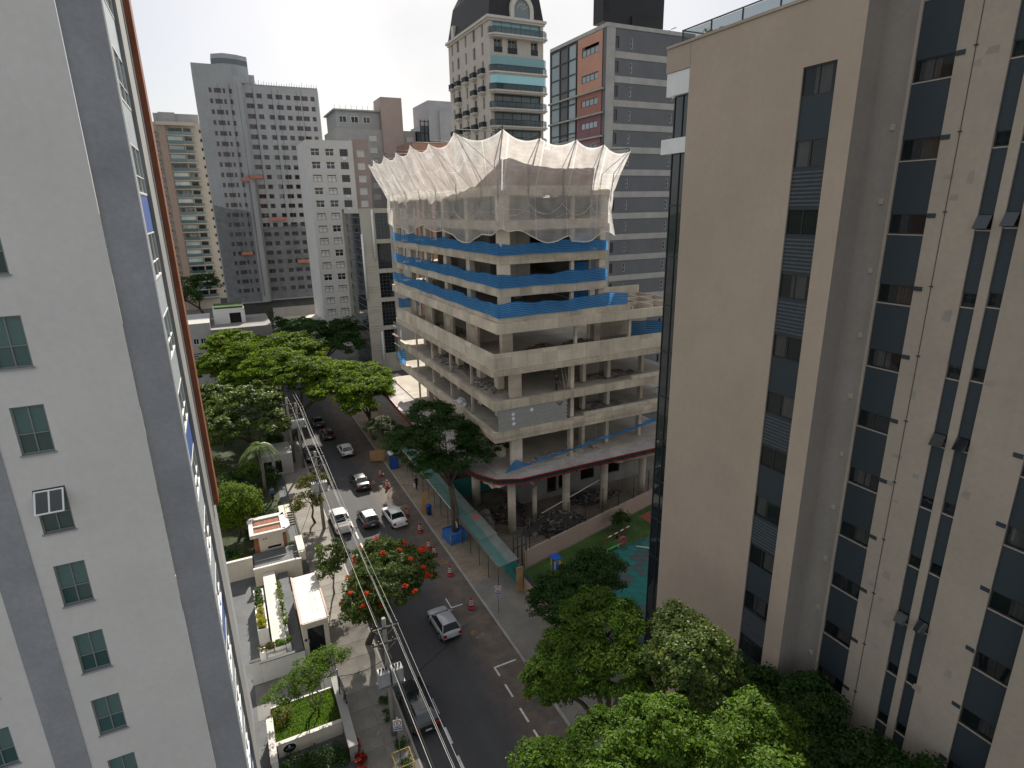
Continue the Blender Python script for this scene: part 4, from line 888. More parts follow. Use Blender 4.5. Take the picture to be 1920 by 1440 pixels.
for r in sl_:
    if r[2] < 18: continue
    putwin(gb, slw if r[0] == 56.0 else (slw3 if r[0] > 60 else slw2), (r[0] + r[1]) / 2, GY0 + .1, r[2], '-y')
for z in zs_: MB().box(GX0 + 1.35, GX1 + .05, GY0 - .07, GY0 + .05, z, z + .85).obj('band', M_gl, gb)
MB().box(GX0 - .05, GX0 + 1.33, GY0 - .06, GY0 + .05, 0, GT).obj('corner_pier', M_gl, gb)
MB().box(GX0 - .1, GX1 + 1.5, GY0 - .1, GY1, GT, GT + .5).obj('roof_band', M_gl, gb)
pc = [(.50, .27, .195), (.34, .165, .13), (.25, .125, .14), (.28, .16, .18), (.26, .15, .18), (.24, .14, .18), (.22, .12, .17)]
side = MB(); facade(side, 'x', GX0, GY0 + .05, 82.4, 0, GT, [(76.3, 80.6, 50.6, 51.7)] + [(76.3, 80.6, z + 1.0, z + 2.0) for z in (46.2, 43.2, 40.1, 37.0)] + [(76.3, 80.6, 53.9, 55.6)], .12, -1)
side.obj('side_wall', M_gd, gb)
bands = [(56.8, 49.4), (49.3, 46.3), (46.2, 43.2), (43.1, 40.1), (40.0, 37.0), (36.9, 33.9)]
strip4 = winmesh('gst', 4.3, .95, (.25, .5, .75), (), .07, .07, M_alu, glassmat('pale_glass', (.28, .32, .34), 0, .12))
for i, (zt_, zb_) in enumerate(bands):
    y0, y1 = GY0 + .9, 82.3
    m = mat('panel_%d' % i, pc[i], .7, .08, .5, .1)
    hz = [(zt_ - 2.6, zt_ - 1.3), (zt_ - 6.0, zt_ - 5.0)] if i == 0 else [(zt_ - 1.75, zt_ - .8)]
    mb = MB(); facade(mb, 'x', GX0 - .12, y0, y1, zb_, zt_, [(76.8, 81.1, a, b) for a, b in hz], .1, -1); mb.obj('colour_panel', m, gb)
    for a, b in hz: putwin(gb, strip4, GX0 - .03, 78.95, a, '-x', 'strip_window')
for i, z in enumerate([49.35, 46.25, 43.15, 40.05, 36.95]): MB().box(GX0 - .5, GX0 - .13, GY0 + .3, GY1, z - .12, z + .1).obj('ledge', M_gl, gb)
fr = MB()
for y in (82.6, 85.0, 87.4, 90.3): fr.box(GX0 - .1, GX0 + .12, y, y + .22, 20, GT)
for z in [GT - .3 - 2.05 * k for k in range(14)]: fr.box(GX0 - .08, GX0 + .1, 82.8, 90.3, z, z + .14)
fo = fr.obj('glazed_frame', M_alu, gb)
for (a, b) in ((82.85, 84.95), (87.65, 90.25)):
    MB().poly([(GX0 + .06, a, 20), (GX0 + .06, b, 20), (GX0 + .06, b, GT - .2), (GX0 + .06, a, GT - .2)]).obj('pane', glassmat('bright_glass', (.42, .52, .55), .35, .08), fo)
MB().poly([(GX0 + .06, 85.2, 20), (GX0 + .06, 87.4, 20), (GX0 + .06, 87.4, GT - .2), (GX0 + .06, 85.2, GT - .2)]).obj('blank_panel', M_gd, fo)
MB().prism([(54.3, 79.5), (65.2, 79.5), (65.2, 82), (54.3, 82)], 58.9, 64).prism([(59.2, 79.2), (64.6, 79.2), (64.6, 82), (59.2, 82)], 57.4, 60.0).obj('roof_tank', mat('black_cladding', (.028, .028, .03), .6, .1, 1), gb)
MB().tube([(54.6, 79.2, 60), (54.6, 79.2, 65)], .05, 5).tube([(55.0, 79.2, 60), (55.0, 79.2, 65)], .05, 5).obj('ladder', M_alu, gb)
MB().tube([(65.4, 79.0, 57), (65.6, 78.6, 58.6), (66.6, 78.2, 59)], .06, 5).obj('floodlight_arm', M_alu, gb)

# ---- white block with many windows, brown strip
wb = thing('white_block', 'white apartment block with rows of shuttered windows and brown side strip', 'building', (28, 160, 0))
M_wb = mat('white_render', (.57, .565, .55), .88, .05, .3, .18, (.46, .45, .43), .04); M_bs = mat('brown_strip', (.33, .27, .245), .88, .08, .5, .15)
WT = 49.5; rows = [46.0 - 2.9 * k for k in range(15)]; rw = []
for z in rows: rw += [(x - w_ / 2, x + w_ / 2, z, z + 1.6) for x, w_ in ((24.0, 2.0), (27.3, 2.0), (30.6, 1.9))]
mb = MB(); facade(mb, 'y', 152, 22.1, 32.8, 0, WT, rw, .22, -1); shell(mb, 22.1, 32.8, 152, 168, 0, WT, 'f'); mb.obj('wall', M_wb, wb)
rw2 = [(33.9, 35.7, z, z + 1.5) for z in rows]
mb = MB(); facade(mb, 'y', 152.8, 32.8, 36.8, 0, WT + .5, rw2, .2, -1); shell(mb, 32.8, 36.8, 152.8, 166, 0, WT + .5, 'f'); mb.obj('brown_wall', M_bs, wb)
W_a = winmesh('wba', 2.0, 1.6, (.5,), (.6,), .1, .1, M_whmet, M_glassd); W_b = winmesh('wbb', 2.0, 1.6, (.5,), (.6,), .1, .1, mat('worn_frame', (.24, .235, .225), .7), mat('white_shutter', (.66, .66, .64), .7, .1, 2)); W_c = winmesh('wbc', 1.9, 1.6, (.33, .66), (.5,), .08, .1, M_alu, M_glassd); W_d = winmesh('wbd', 1.8, 1.5, (.33, .66), (), .08, .1, M_whmet, M_blind)
box_ = MB().box(-1.0, 1.0, -.14, -.06, 1.62 - .22, 1.58).mesh('shutter_box', mat('brown_box', (.14, .09, .07), .8))
acu = MB().box(-.4, .4, -.55, -.24, -.75, -.2).mesh('ac_unit', M_whmet)
q = random.Random(4)
for (a, b, z0, z1) in rw:
    if z0 < 6: continue
    x = (a + b) / 2; o = putwin(wb, (W_c if x > 29 else (W_a if q.random() < .5 else W_b)), x, 152.2, z0, '-y')
    if x < 29: link('shutter_box', box_, o)
    elif q.random() < .4: link('ac_unit', acu, o)
for (a, b, z0, z1) in rw2:
    if z0 > 25: putwin(wb, W_d, (a + b) / 2, 152.98, z0, '-y')
# ---- grey block with a tall chimney-like shaft behind it
hb = thing('shaft_block', 'grey stepped block with tall pinkish lift shaft behind the white block', 'building', (44, 182, 0))
M_pk = mat('pink_render', (.37, .30, .275), .88, .08, .4, .15); M_g3 = mat('mid_grey_render', (.38, .37, .36), .88, .1, .4, .2)
MB().box(33.5, 56.0, 175, 192, 0, 55.0).obj('wall', M_g3, hb); MB().box(46.3, 52.2, 174.0, 182, 0, 63.3).obj('lift_shaft', M_pk, hb)
MB().box(34.2, 46.2, 176, 190, 55.02, 59.6).obj('penthouse', mat('pale_grey', (.33, .34, .34), .8, .1, .4), hb); MB().box(33.6, 46.6, 175.4, 191, 59.62, 60.0).obj('roof_slab', M_g3, hb)
pw = winmesh('hbw', 2.0, 1.7, (.5,), (), .1, .1, M_whmet, M_glassc); pw2 = winmesh('hbw2', 1.9, 1.3, (.33, .66), (), .1, .1, M_whmet, M_blind)
for x in (36, 39.2, 42.5): putwin(hb, pw, x, 175.98, 56.6, '-y')
for z in (52.0, 48.9, 45.8, 42.7, 39.6, 36.5): putwin(hb, pw2, 43.6, 174.98, z, '-y'); putwin(hb, pw2, 54.4, 174.98, z, '-y')
for k in range(8): MB().tube([(34 + 1.5 * k, 175.6, 60), (34 + 1.5 * k, 175.6, 61.0)], .05, 4).obj('railing_post', M_steel, hb)
# ---- grey setback tower and brown tiled block glimpsed between
t = thing('grey_tower', 'pale grey setback tower with dark balcony frames behind the net', 'building', (60, 176, 0))
MB().box(58.5, 67.5, 170, 184, 0, 62.5).box(61.5, 67.5, 169.2, 170, 0, 60).obj('wall', mat('cool_grey_render', (.40, .41, .43), .85, .08, .4, .1), t)
MB().box(56.2, 58.49, 170.5, 180, 0, 56).obj('balcony_stack', M_glassd, t)
bf = MB()
for z in range(30, 58, 3): bf.box(55.9, 58.6, 170.2, 170.45, z, z + .2)
for x in (55.95, 57.2, 58.35): bf.box(x, x + .2, 170.18, 170.44, 28, 57.5)
bf.obj('balcony_frame', M_rail, t)
t = thing('brown_block', 'low brown tiled block top showing behind the white net', 'building', (53, 156, 0))
mb = MB(); facade(mb, 'y', 150, 47.0, 58.5, 0, 49.6, [(50.2, 52.4, 45.6, 47.2), (54, 56, 45.6, 47.2)], .2, -1); shell(mb, 47, 58.5, 150, 164, 0, 49.6, 'f'); mb.obj('wall', mat('brown_tile', (.33, .20, .15), .85, .1, .8, .1), t)
for x in (51.3, 55.0): putwin(t, pw2, x, 150.18, 45.75, '-y')
# ---- cream office with glass side and stacked bay windows
cg = thing('cream_office', 'cream clad office with dark glass flank and tall stacked bay windows', 'building', (31, 130, 0))
M_co = mat('cream_cladding', (.54, .505, .43), .85, .08, .4, .2, (.33, .30, .25), .05)
CY = 122.0; bay = [(29.5, 32.4, 33.0 - 5.95 * k - 5.1, 33.0 - 5.95 * k) for k in range(6)]; bay = [b for b in bay if b[2] > 0]
mb = MB(); facade(mb, 'y', CY, 26.5, 38, 0, 33.9, bay, .35, -1); shell(mb, 26.5, 38, CY, 140, 0, 33.9, 'fl'); mb.obj('wall', M_co, cg)
bw_ = winmesh('cgw', 2.9, 5.1, (.25, .5, .75), (.14, .28, .42, .56, .7, .84), .09, .1, mat('grid_frame', (.07, .08, .085), .5), M_glassd)
for b in bay: putwin(cg, bw_, 30.95, CY + .3, b[2], '-y', 'bay_window')
MB().poly([(26.5, 136, 0), (26.5, CY, 0), (26.5, CY, 33.0), (26.5, 136, 33.0)]).obj('glass_flank', M_glassd, cg)
for k in range(22): MB().box(26.4, 26.48, CY + .1, 136, 1.5 * k + .7, 1.5 * k + .78).obj('transom', mat('transom_grey', (.12, .14, .15), .4), cg)
MB().box(26.3, 26.49, CY, 136, 33.0, 33.9).obj('parapet', M_co, cg)
for k in range(7):
    for j in range(3): MB().box(26.8, 29.2, CY - .1, CY - .001, 25.5 - 4.1 * k + j * .55, 25.72 - 4.1 * k + j * .55).obj('rib', M_co, cg)
for x, z0, z1 in ((28.9, 24, 33.6), (33.1, 23, 33.8), (26.55, 16, 29), (29.0, 0.5, 9), (33.0, .5, 9)): MB().tube([(x, CY - .3, z0), (x, CY - .3, z1)], .22, 10).obj('white_fin', M_whmet, cg)
# ---- tall tower wrapped in grey netting
nt_ = thing('netted_tower', 'tall tower wrapped in grey facade netting with hanging orange scaffolds', 'building', (18, 215, 0))
M_nw = mat('netted_render', (.37, .38, .39), .9, .10, .09, .35, (.24, .245, .255), .05); M_nd = mat('doubled_netting', (.21, .215, .22), .9, .15, .2, .3)
NR = [66.2 - 2.86 * k for k in range(22)]; NR = [z for z in NR if z > 7]
cr_ = [(15.4, 2.1), (18.1, 1.5), (21.1, 1.5), (23.7, 2.0), (26.3, 1.4), (28.9, 1.9), (31.1, 1.9), (33.5, 1.2)]
cl_ = [(5.0, .8), (6.9, 1.9), (8.6, .7), (10.3, .8)]
rr_ = [(x - w_ / 2, x + w_ / 2, z, z + 1.35) for z in NR for x, w_ in cr_]
rl_ = [(x - w_ / 2, x + w_ / 2, z + .4, z + 1.7) for z in NR for x, w_ in cl_]
mb = MB(); facade(mb, 'y', 206, 13.9, 35.2, 6, 70, rr_, .2, -1); shell(mb, 13.9, 35.2, 206, 226, 6, 70, 'fl'); mb.obj('wall', M_nw, nt_)
mb = MB(); facade(mb, 'y', 203.2, 1.0, 11.4, 6, 74, rl_, .2, -1); shell(mb, 1.0, 11.4, 203.2, 224, 6, 74, 'fr'); mb.obj('wall', M_nw, nt_)
cv = [(11.4 + 2.5 * math.sin(a), 206 - 2.8 * math.cos(a)) for a in [R_(t) for t in range(0, 91, 10)]]
mb = MB(); mb.smooth = True; mb.grid([[(p[0], p[1], z) for p in cv] for z in (6, 71.5)]); mb.poly([(p[0], p[1], 71.5) for p in cv] + [(11.4, 210, 71.5)]); mb.obj('rounded_corner', M_nw, nt_)
MB().poly([(11.4, 203.2, 71.5), (11.4, 210, 71.5), (11.4, 210, 74), (11.4, 203.2, 74)]).obj('step_wall', M_nw, nt_)
pa = []
for w_ in sorted({x[1] for x in cr_}): pa.append((w_, winmesh('nt%.1f' % w_, w_, 1.35, (.5,) if w_ > 1.6 else (), (), .09, .12, mat('salmon_sill', (.30, .17, .14), .9), M_glassd)))
pd = dict(pa)
for w_ in {x[1] for x in cl_}: pd[(w_, 1)] = winmesh('ntl%.1f' % w_, w_, 1.3, (.5,) if w_ > 1.6 else (), (), .09, .12, mat('salmon_sill', (.30, .17, .14)), M_glassd)
for (a, b, z0, z1) in rr_: putwin(nt_, pd[round(b - a, 1)], (a + b) / 2, 206.18, z0, '-y')
for (a, b, z0, z1) in rl_: putwin(nt_, pd[(round(b - a, 1), 1)], (a + b) / 2, 203.38, z0, '-y')
mb = MB(); pp = [(6.5, 206), (9.5, 203.9), (13.0, 204.6), (16.0, 206.6), (16.0, 214), (6.5, 214)]; mb.prism(pp, 70.02, 77.2); mb.obj('penthouse', mat('penthouse_grey', (.36, .38, .39), .8, .1, .3), nt_)
mb = MB().prism([(p[0] + (0.0), p[1] - .06) for p in pp], 74.6, 76.0); mb.obj('penthouse_glazing', glassmat('hazy_glass', (.16, .20, .22)), nt_)
MB().prism([(13.2, 207), (17.5, 207), (17.5, 214), (13.2, 214)], 70.01, 72.6).obj('penthouse', M_nw, nt_)
nb = random.Random(8)
for k in range(30): x = 14 + k * .72; MB().tube([(x, 205.9, 69.6), (x + .1, 205.7, 70.4 + nb.random() * .8)], .06, 4).obj('net_tie', M_gl, nt_)
mb = MB(); mb.grid([[(12.6 + 2.0 * i / 6 * 1.2 - .8, 203.9 - .9 + 2.2 * i / 6, z + (.9 * math.sin(i * 1.1) if z > 20 else 0)) for i in range(7)] for z in (8, 44)]); mb.obj('doubled_net', M_nd, nt_)
mb = MB(); mb.grid([[(x, 205.78 - .05 * math.sin(x * 2), z + (.15 * math.sin(x * .9) + x * .12 if z > 20 else 0)) for x in [14 + .5 * i for i in range(43)]] for z in (6.5, 27)]); 
o = link('hanging_net', mb.mesh('hanging_net', clothmat('dark_net', (.22, .225, .23), .4, .42), WLOC[nt_.name]), nt_)
mb = MB(); mb.grid([[(x, 203.0 - .05 * math.sin(x * 2), z + (.15 * math.sin(x * .9) - x * .2 if z > 20 else 0)) for x in [1.2 + .5 * i for i in range(21)]] for z in (6.5, 36)]); 
link('hanging_net', mb.mesh('hanging_net', MATS['dark_net'], WLOC[nt_.name]), nt_)
MB().box(-1, 35, 207.5, 222, 0, 6).obj('base', mat('base_grey', (.12, .118, .112), .9, .3, .3, .3), nt_); MB().box(14, 36, 206.5, 207.4, 0, 3.4).obj('podium_wall', M_cream, nt_)
M_or = mat('orange_platform', (.48, .20, .15), .7, .15, 2)
for (x, y, z, l, lab) in ((11.0, 202.4, 42.6, 2.2, 'short orange hanging platform by the rounded corner, upper part of netted tower'), (14.0, 203.6, 43.4, 4.2, 'long orange hanging platform across the rounded corner of the netted tower'), (19.0, 205.0, 31.0, 5.2, 'orange hanging platform on the flat face of the netted tower, middle height'), (8.6, 202.2, 21.0, 3.2, 'orange hanging platform low on the left face of the netted tower'), (26.0, 205.0, 17.6, 5.4, 'orange hanging platform low on the flat face of the netted tower'), (32.6, 205.0, 11.8, 5.0, 'lowest orange hanging platform near the right edge of the netted tower')):
    t = thing('hanging_platform', lab, 'scaffold', (x, y, z)); 
    MB().box(x - l / 2, x + l / 2, y - .35, y + .35, z, z + .15).box(x - l / 2, x + l / 2, y - .37, y - .33, z + .15, z + 1.0).box(x - l / 2, x + l / 2, y + .33, y + .37, z + .15, z + 1.0).obj('tray', M_or, t)
    MB().tube([(x - l / 2, y, z), (x - l / 2, y, 69)], .04, 4).tube([(x + l / 2, y, z), (x + l / 2, y, 69)], .04, 4).obj('cable', M_alu, t)
# ---- balcony tower far left
bt2 = thing('balcony_tower', 'slim cream tower with stacked aqua glass balconies beside the netted tower', 'building', (-5, 248, 0))
M_bc = mat('peach_render', (.50, .44, .37), .88, .06, .3, .12); M_bb = mat('tan_render', (.38, .28, .225), .88, .06, .3, .12)
shell(MB(), -15, 8, 242, 262, 0, 63.0).obj('wall', M_bc, bt2); MB().box(-11.6, -9.4, 240.6, 241.98, 0, 62).obj('tan_pier', M_bb, bt2)
MB().box(-12.5, 1.0, 244, 258, 63.01, 66.0).box(-11, -6, 243.5, 244, 63.01, 66.3).obj('penthouse', M_g3, bt2); MB().box(-12, -.6, 240, 242.5, 61.9, 63.0).obj('top_band', M_bc, bt2)
gwin = winmesh('b2w', 6.8, 2.2, (.3, .66), (), .1, .1, mat('balc_frame', (.30, .27, .23), .7), M_glassd)
bsl = MB().prism([(-4.2, 0), (-4.2, -1.7), (1.0, -1.9), (4.2, -.9), (4.2, 0)], -.3, 0).mesh('balcony_slab', M_bc)
bgl = MB().grid([[(-4.1, -1.6, z), (1.0, -1.8, z), (4.1, -.85, z)] for z in (.05, 1.05)]).mesh('glass_rail', glassmat('aqua_rail', (.13, .20, .20), .3))
bsc = MB().box(-3.9, .6, -1.5, -1.45, 1.1, 2.4).mesh('glazed_screen', glassmat('pale_screen', (.45, .50, .48), .3)); bpo = MB().box(.75, 1.15, -1.65, -1.3, 0, 2.56).mesh('post', M_bb)
for k in range(20):
    z = 59.0 - 2.87 * k
    if z < 2: break
    putwin(bt2, gwin, -5.3, 241.97, z + .1, '-y'); o = link('balcony', bsl, bt2, (-.3, 242 - 248, z)); link('glass_rail', bgl, o); link('post', bpo, o)
    if q.random() < .5: link('glazed_screen', bsc, o)
    for x in (.9, 3.6): MB().box(x - .35, x + .35, 241.93, 241.99, z + 1.0, z + 1.9).obj('window', M_dark, bt2)
    MB().box(-14.5, -12.2, 240.9, 242, z - .3, z).obj('balcony_edge', M_bc, bt2); MB().box(-14.5, -12.2, 240.9, 240.95, z, z + 1).obj('glass_rail', MATS['aqua_rail'], bt2)
# ---- low grey house with a white rooftop room, wall with ramp
hs = thing('grey_house', 'low grey rendered house with a white rooftop room beyond the big street trees', 'house', (0, 138, 0))
MB().prism([(-3.2, 130), (8.2, 130), (8.2, 146), (-3.2, 146)], 0, 11.2).obj('wall', mat('warm_grey_render', (.22, .21, .20), .9, .1, .4, .1), hs)
mb = MB(); facade(mb, 'y', 130.8, -9.5, -3.2, 0, 12.6, [(-6.6, -5.6, 8.4, 9.6), (-5.3, -4.3, 8.4, 9.6)], .2, -1); shell(mb, -9.5, -3.2, 130.8, 144, 0, 12.6, 'f'); mb.obj('side_wing', M_g3, hs)
hw = winmesh('hsw', 1.0, 1.2, (.5,), (), .08, .08, M_whmet, M_glassd)
for x in (-6.1, -4.8): putwin(hs, hw, x, 130.98, 8.4, '-y')
mb = MB(); facade(mb, 'y', 136, -2.4, 3.6, 11.21, 14.4, [(.6, 2.8, 11.21, 13.4)], .3, -1); shell(mb, -2.4, 3.6, 136, 143, 11.21, 14.3, 'fr'); shell(mb, -2.4, 3.6, 136, 143, 11.21, 14.4, 'fblt'); mb.obj('rooftop_room', M_white, hs)
MB().box(.6, 2.8, 136.5, 136.6, 11.21, 13.4).obj('opening', M_dark, hs)
MB().box(-2.2, 3.4, 136.3, 142.7, 14.42, 14.7).obj('roof_garden', M_grass, hs)
for k in range(5): MB().box(-9, -3.4, 130.7, 130.78, 4.5 + .5 * k, 4.62 + .5 * k).obj('louvre', M_alu, hs)
t = thing('ramp_wall', 'pale sloping forecourt wall below the netted tower', 'wall', (17, 160, 0))
MB().prism([(12, 158), (24, 158), (24, 158.4), (12, 158.4)], 0, 7.2).obj('wall_face', M_white, t)
MB().box(11, 21.9, 158.6, 168, 0, 6.4).obj('terrace', M_conc, t)
# ================================================================== TREES AND PLANTS
M_bark = mat('bark', (.10, .08, .06), .95, .3, 2, 0, None, .25, .6, 12)
M_barkp = mat('pale_bark', (.20, .175, .145), .95, .3, 2, 0, None, .25, .5, 12)
LM = dict(
    fern=leafmat('leaf_fern', (.032, .085, .008), (.165, .215, .016), .5),
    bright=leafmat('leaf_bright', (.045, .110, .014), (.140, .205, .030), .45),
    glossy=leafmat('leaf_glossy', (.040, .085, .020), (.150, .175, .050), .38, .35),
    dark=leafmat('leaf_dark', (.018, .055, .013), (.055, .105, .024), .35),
    grey=leafmat('leaf_grey', (.045, .070, .040), (.105, .125, .070), .35),
    yellow=leafmat('leaf_yellow', (.060, .075, .014), (.125, .115, .025), .42),
    lime=leafmat('leaf_lime', (.19, .21, .012), (.34, .32, .02), .4),
    red=leafmat('flower_red', (.55, .035, .012), (.75, .10, .02), .3), crimson=leafmat('leaf_crimson', (.20, .02, .015), (.38, .05, .03), .3))
def leaves(lobes, n, size, seed, nclump=60, spread=.55, flat=.5, upb=.6, low=-.35, aspect=.55):
    """many small leaf faces gathered in clumps over several crown lobes -> (verts, nfaces)"""
    g = np.random.default_rng(seed); lb = np.array(lobes, float)
    area = (lb[:, 3] * lb[:, 4] + lb[:, 3] * lb[:, 5]); pr_ = area / area.sum()
    li = g.choice(len(lb), nclump, p=pr_)
    d = g.normal(size=(nclump, 3)); d /= np.linalg.norm(d, axis=1)[:, None]; d[:, 2] = np.where(d[:, 2] < low, -d[:, 2] * .7, d[:, 2])
    rad = g.uniform(.62, 1.05, nclump)[:, None]
    cc = lb[li, :3] + d * lb[li, 3:6] * rad
    csz = g.uniform(.65, 1.35, nclump) * spread
    ci = g.integers(0, nclump, n)
    off_ = g.normal(size=(n, 3)); off_ *= (g.uniform(.4, 1.0, n)[:, None]) / np.linalg.norm(off_, axis=1)[:, None]
    off_ *= csz[ci][:, None]; off_[:, 2] *= flat
    c = cc[ci] + off_
    nv = off_ / (csz[ci][:, None] + 1e-6) * .5 + d[ci] * .5 + g.normal(size=(n, 3)) * .55; nv[:, 2] += upb
    nv /= np.linalg.norm(nv, axis=1)[:, None]
    t = np.cross(nv, g.normal(size=(n, 3))); t /= np.linalg.norm(t, axis=1)[:, None]; b = np.cross(nv, t)
    s = size * g.uniform(.6, 1.35, n)[:, None]
    v = np.empty((n, 4, 3)); v[:, 0] = c - t * s * .5; v[:, 1] = c + b * s * aspect * .5 - nv * s * .06; v[:, 2] = c + t * s * .5 - nv * s * .1; v[:, 3] = c - b * s * aspect * .5 - nv * s * .06
    return v.reshape(-1, 3)
def leafobj(name, v, m, parent):
    v = v - np.array(WLOC[parent.name]); n = len(v) // 4; me = bpy.data.meshes.new(name)
    me.vertices.add(len(v)); me.vertices.foreach_set('co', v.ravel()); me.loops.add(len(v)); me.loops.foreach_set('vertex_index', np.arange(len(v), dtype=np.int32))
    me.polygons.add(n); me.polygons.foreach_set('loop_start', np.arange(0, len(v), 4, dtype=np.int32)); me.polygons.foreach_set('loop_total', np.full(n, 4, dtype=np.int32))
    me.update(calc_edges=True); me.materials.append(m)
    return link(name, me, parent)
def tree(label, base, lobes, n, size, kind, seed, r=.2, nclump=70, spread=.55, flat=.5, name='tree', cat='tree', group=None, bark=None, fork=.45, upb=.6, low=-.35, aspect=.55, stems=1):
    t = thing(name, label, cat, base, 0, group); q = random.Random(seed); B = Vector(base); mb = MB()
    cen = sum((Vector(l[:3]) for l in lobes), Vector()) / len(lobes)
    fk = B.lerp(Vector((cen.x, cen.y, cen.z - .2)), fork)
    for s in range(stems):
        o = Vector((q.uniform(-.25, .25), q.uniform(-.25, .25), 0)) * (stems > 1)
        mid = B.lerp(fk, .5) + Vector((q.uniform(-.2, .2), q.uniform(-.2, .2), 0)) + o * 1.5
        mb.tube([B + o, mid, fk + o], [r * 1.25, r, r * .8], 9)
    for l in lobes:
        e = Vector(l[:3]); m1 = fk.lerp(e, .5) + Vector((q.uniform(-.3, .3), q.uniform(-.3, .3), .3)); mb.tube([fk, m1, e + Vector((0, 0, l[5] * .2))], [r * .7, r * .45, r * .15], 7)
        for k in range(6):
            a = q.uniform(0, 6.28); f = m1.lerp(e, q.uniform(.2, .9)); mb.tube([f, f + Vector((math.cos(a) * l[3] * .7, math.sin(a) * l[4] * .7, l[5] * q.uniform(.1, .6)))], [r * .28, r * .06], 5)
    mb.obj('trunk', bark or M_bark, t)
    leafobj('crown', leaves(lobes, n, size, seed, nclump, spread, flat, upb, low, aspect), LM[kind], t)
    return t
def nearer(lobes, k=.845): return [(a * k, b * k, 33.5 - (33.5 - c) * k, d * k, e * k, f * k) for a, b, c, d, e, f in lobes]   # tall crowns leaning toward the road
# big street trees
tree('wide bright fern-leaved tree arching over the street beside the twin utility poles', (6.2, 90, .12), [(9.5, 92, 9.2, 6.5, 6, 2.8), (14.0, 90, 8.8, 5, 5.5, 2.4), (6, 96, 10.2, 5.5, 5.5, 2.8), (12.5, 86.5, 8.2, 4, 3.5, 1.8)], 70000, .34, 'fern', 21, .32, 560, .95, .32)
tree('fern-leaved tree reaching from the pavement to the concrete canopy end', (17.6, 84, .12), [(16.4, 84.5, 8.0, 4.2, 4.6, 2.2), (18.6, 89.5, 8.2, 3.4, 5, 2.2), (15.0, 80.8, 7.0, 2.6, 2.6, 1.4)], 46000, .34, 'fern', 22, .28, 380, .9, .34)
tree('tall fern-leaved street tree in front of the low grey house', (6.2, 107, .12), [(8.5, 106, 10.4, 6.5, 5.5, 3.0), (3.5, 109, 9.8, 4.5, 5, 2.8)], 48000, .36, 'fern', 23, .35, 400, 1.0, .32)
tree('broad tree at the left end of the street canopy below the grey house', (0.5, 118, 0), [(.5, 117, 9.8, 5.5, 5, 3.2), (-3, 111, 7.4, 4, 4, 3.0), (1, 104, 6.5, 3.5, 4, 2.6)], 44000, .36, 'fern', 24, .35, 360, 1.0, .36)
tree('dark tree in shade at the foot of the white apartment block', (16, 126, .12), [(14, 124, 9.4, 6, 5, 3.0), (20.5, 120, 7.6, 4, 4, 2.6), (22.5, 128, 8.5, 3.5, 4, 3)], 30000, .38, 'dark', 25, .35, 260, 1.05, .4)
tree('dark rounded tree beside the forecourt wall of the netted tower', (8, 150, 0), [(8, 150, 7.5, 5, 4, 3), (15, 152, 6.6, 4, 4, 2.5)], 8000, .36, 'dark', 26, .3, 80, 1.1, .4)
tree('dark tree standing by the balcony tower base', (-6, 215, 0), [(-6, 215, 11, 6, 5, 5), (-12, 205, 9, 6, 5, 5)], 8000, .5, 'dark', 27, .4, 80, 1.6, .5)
tree('large-leaved pale green tree behind the garden palm', (1.2, 84, 0), [(.9, 86, 8.0, 5.0, 4.6, 3.0), (-2.8, 81, 6.2, 3.4, 3.4, 2.8), (3.4, 81, 5.8, 2.4, 2.6, 2.2), (-3.5, 92, 7, 3.5, 4, 3)], 40000, .33, 'glossy', 28, .22, 420, .7, .55, aspect=.7)
tree('round clipped garden tree with dense dark green crown', (-2.1, 63.2, 0), [(-2.1, 63.2, 3.9, 2.7, 2.7, 2.35)], 34000, .15, 'fern', 29, .16, 700, .34, .8, low=-.9)
tree('pair-crowned olive yellow tree on the left pavement near the guardhouse', (5.6, 62.4, .12), [(6.1, 63.6, 4.3, 1.7, 1.7, 1.3), (4.9, 60.9, 3.6, 1.7, 1.7, 1.3)], 9000, .16, 'yellow', 30, .12, 80, .5, .6)
tree('sparse young tree with broad leaves leaning beside the white entrance canopy', (5.2, 48.4, .12), [(5.3, 48.3, 4.4, 1.3, 1.3, 1.2), (4.7, 47.2, 3.5, 1.0, 1.0, .8), (6.1, 47.6, 3.8, .9, .9, .8)], 2600, .26, 'glossy', 31, .08, 46, .5, .6, bark=M_barkp)
tree('feathery small garden tree above the lawn wall with oval sign', (1.75, 35.1, 1.0), [(1.5, 35.0, 3.9, 1.5, 1.3, .8), (.1, 34.6, 3.3, 1.5, 1.2, .8), (3.0, 35.6, 4.2, 1.3, 1.0, .6)], 8500, .13, 'bright', 32, .06, 80, .45, .5, bark=M_barkp, stems=3, fork=.5)
ftz = [(8.2, 39.6, 6.0, 2.9, 2.7, 1.7), (6.2, 38.4, 5.2, 1.7, 1.7, 1.4), (10.4, 41.0, 5.6, 2.2, 2.2, 1.4), (8.6, 42.6, 6.2, 2.2, 2.0, 1.3)]
tr = tree('flowering tree with orange red blossoms spreading over the road', (6.5, 40.6, .12), ftz, 42000, .25, 'glossy', 33, .22, 420, .5, .6)
g_ = np.random.default_rng(5); fl = []
for k in range(44):
    l = ftz[g_.integers(0, 4)]; a = g_.uniform(0, 6.28); ph = g_.uniform(.0, 1.2); fl.append((l[0] + l[3] * 1.08 * math.cos(a) * math.cos(ph), l[1] + l[4] * 1.08 * math.sin(a) * math.cos(ph), l[2] + l[5] * 1.12 * math.sin(ph), .16, .16, .10))
for k, l in enumerate(fl): leafobj('blossom', leaves([l], 40, .19, 100 + k, 5, .13, .8, .6), LM['red'], tr)
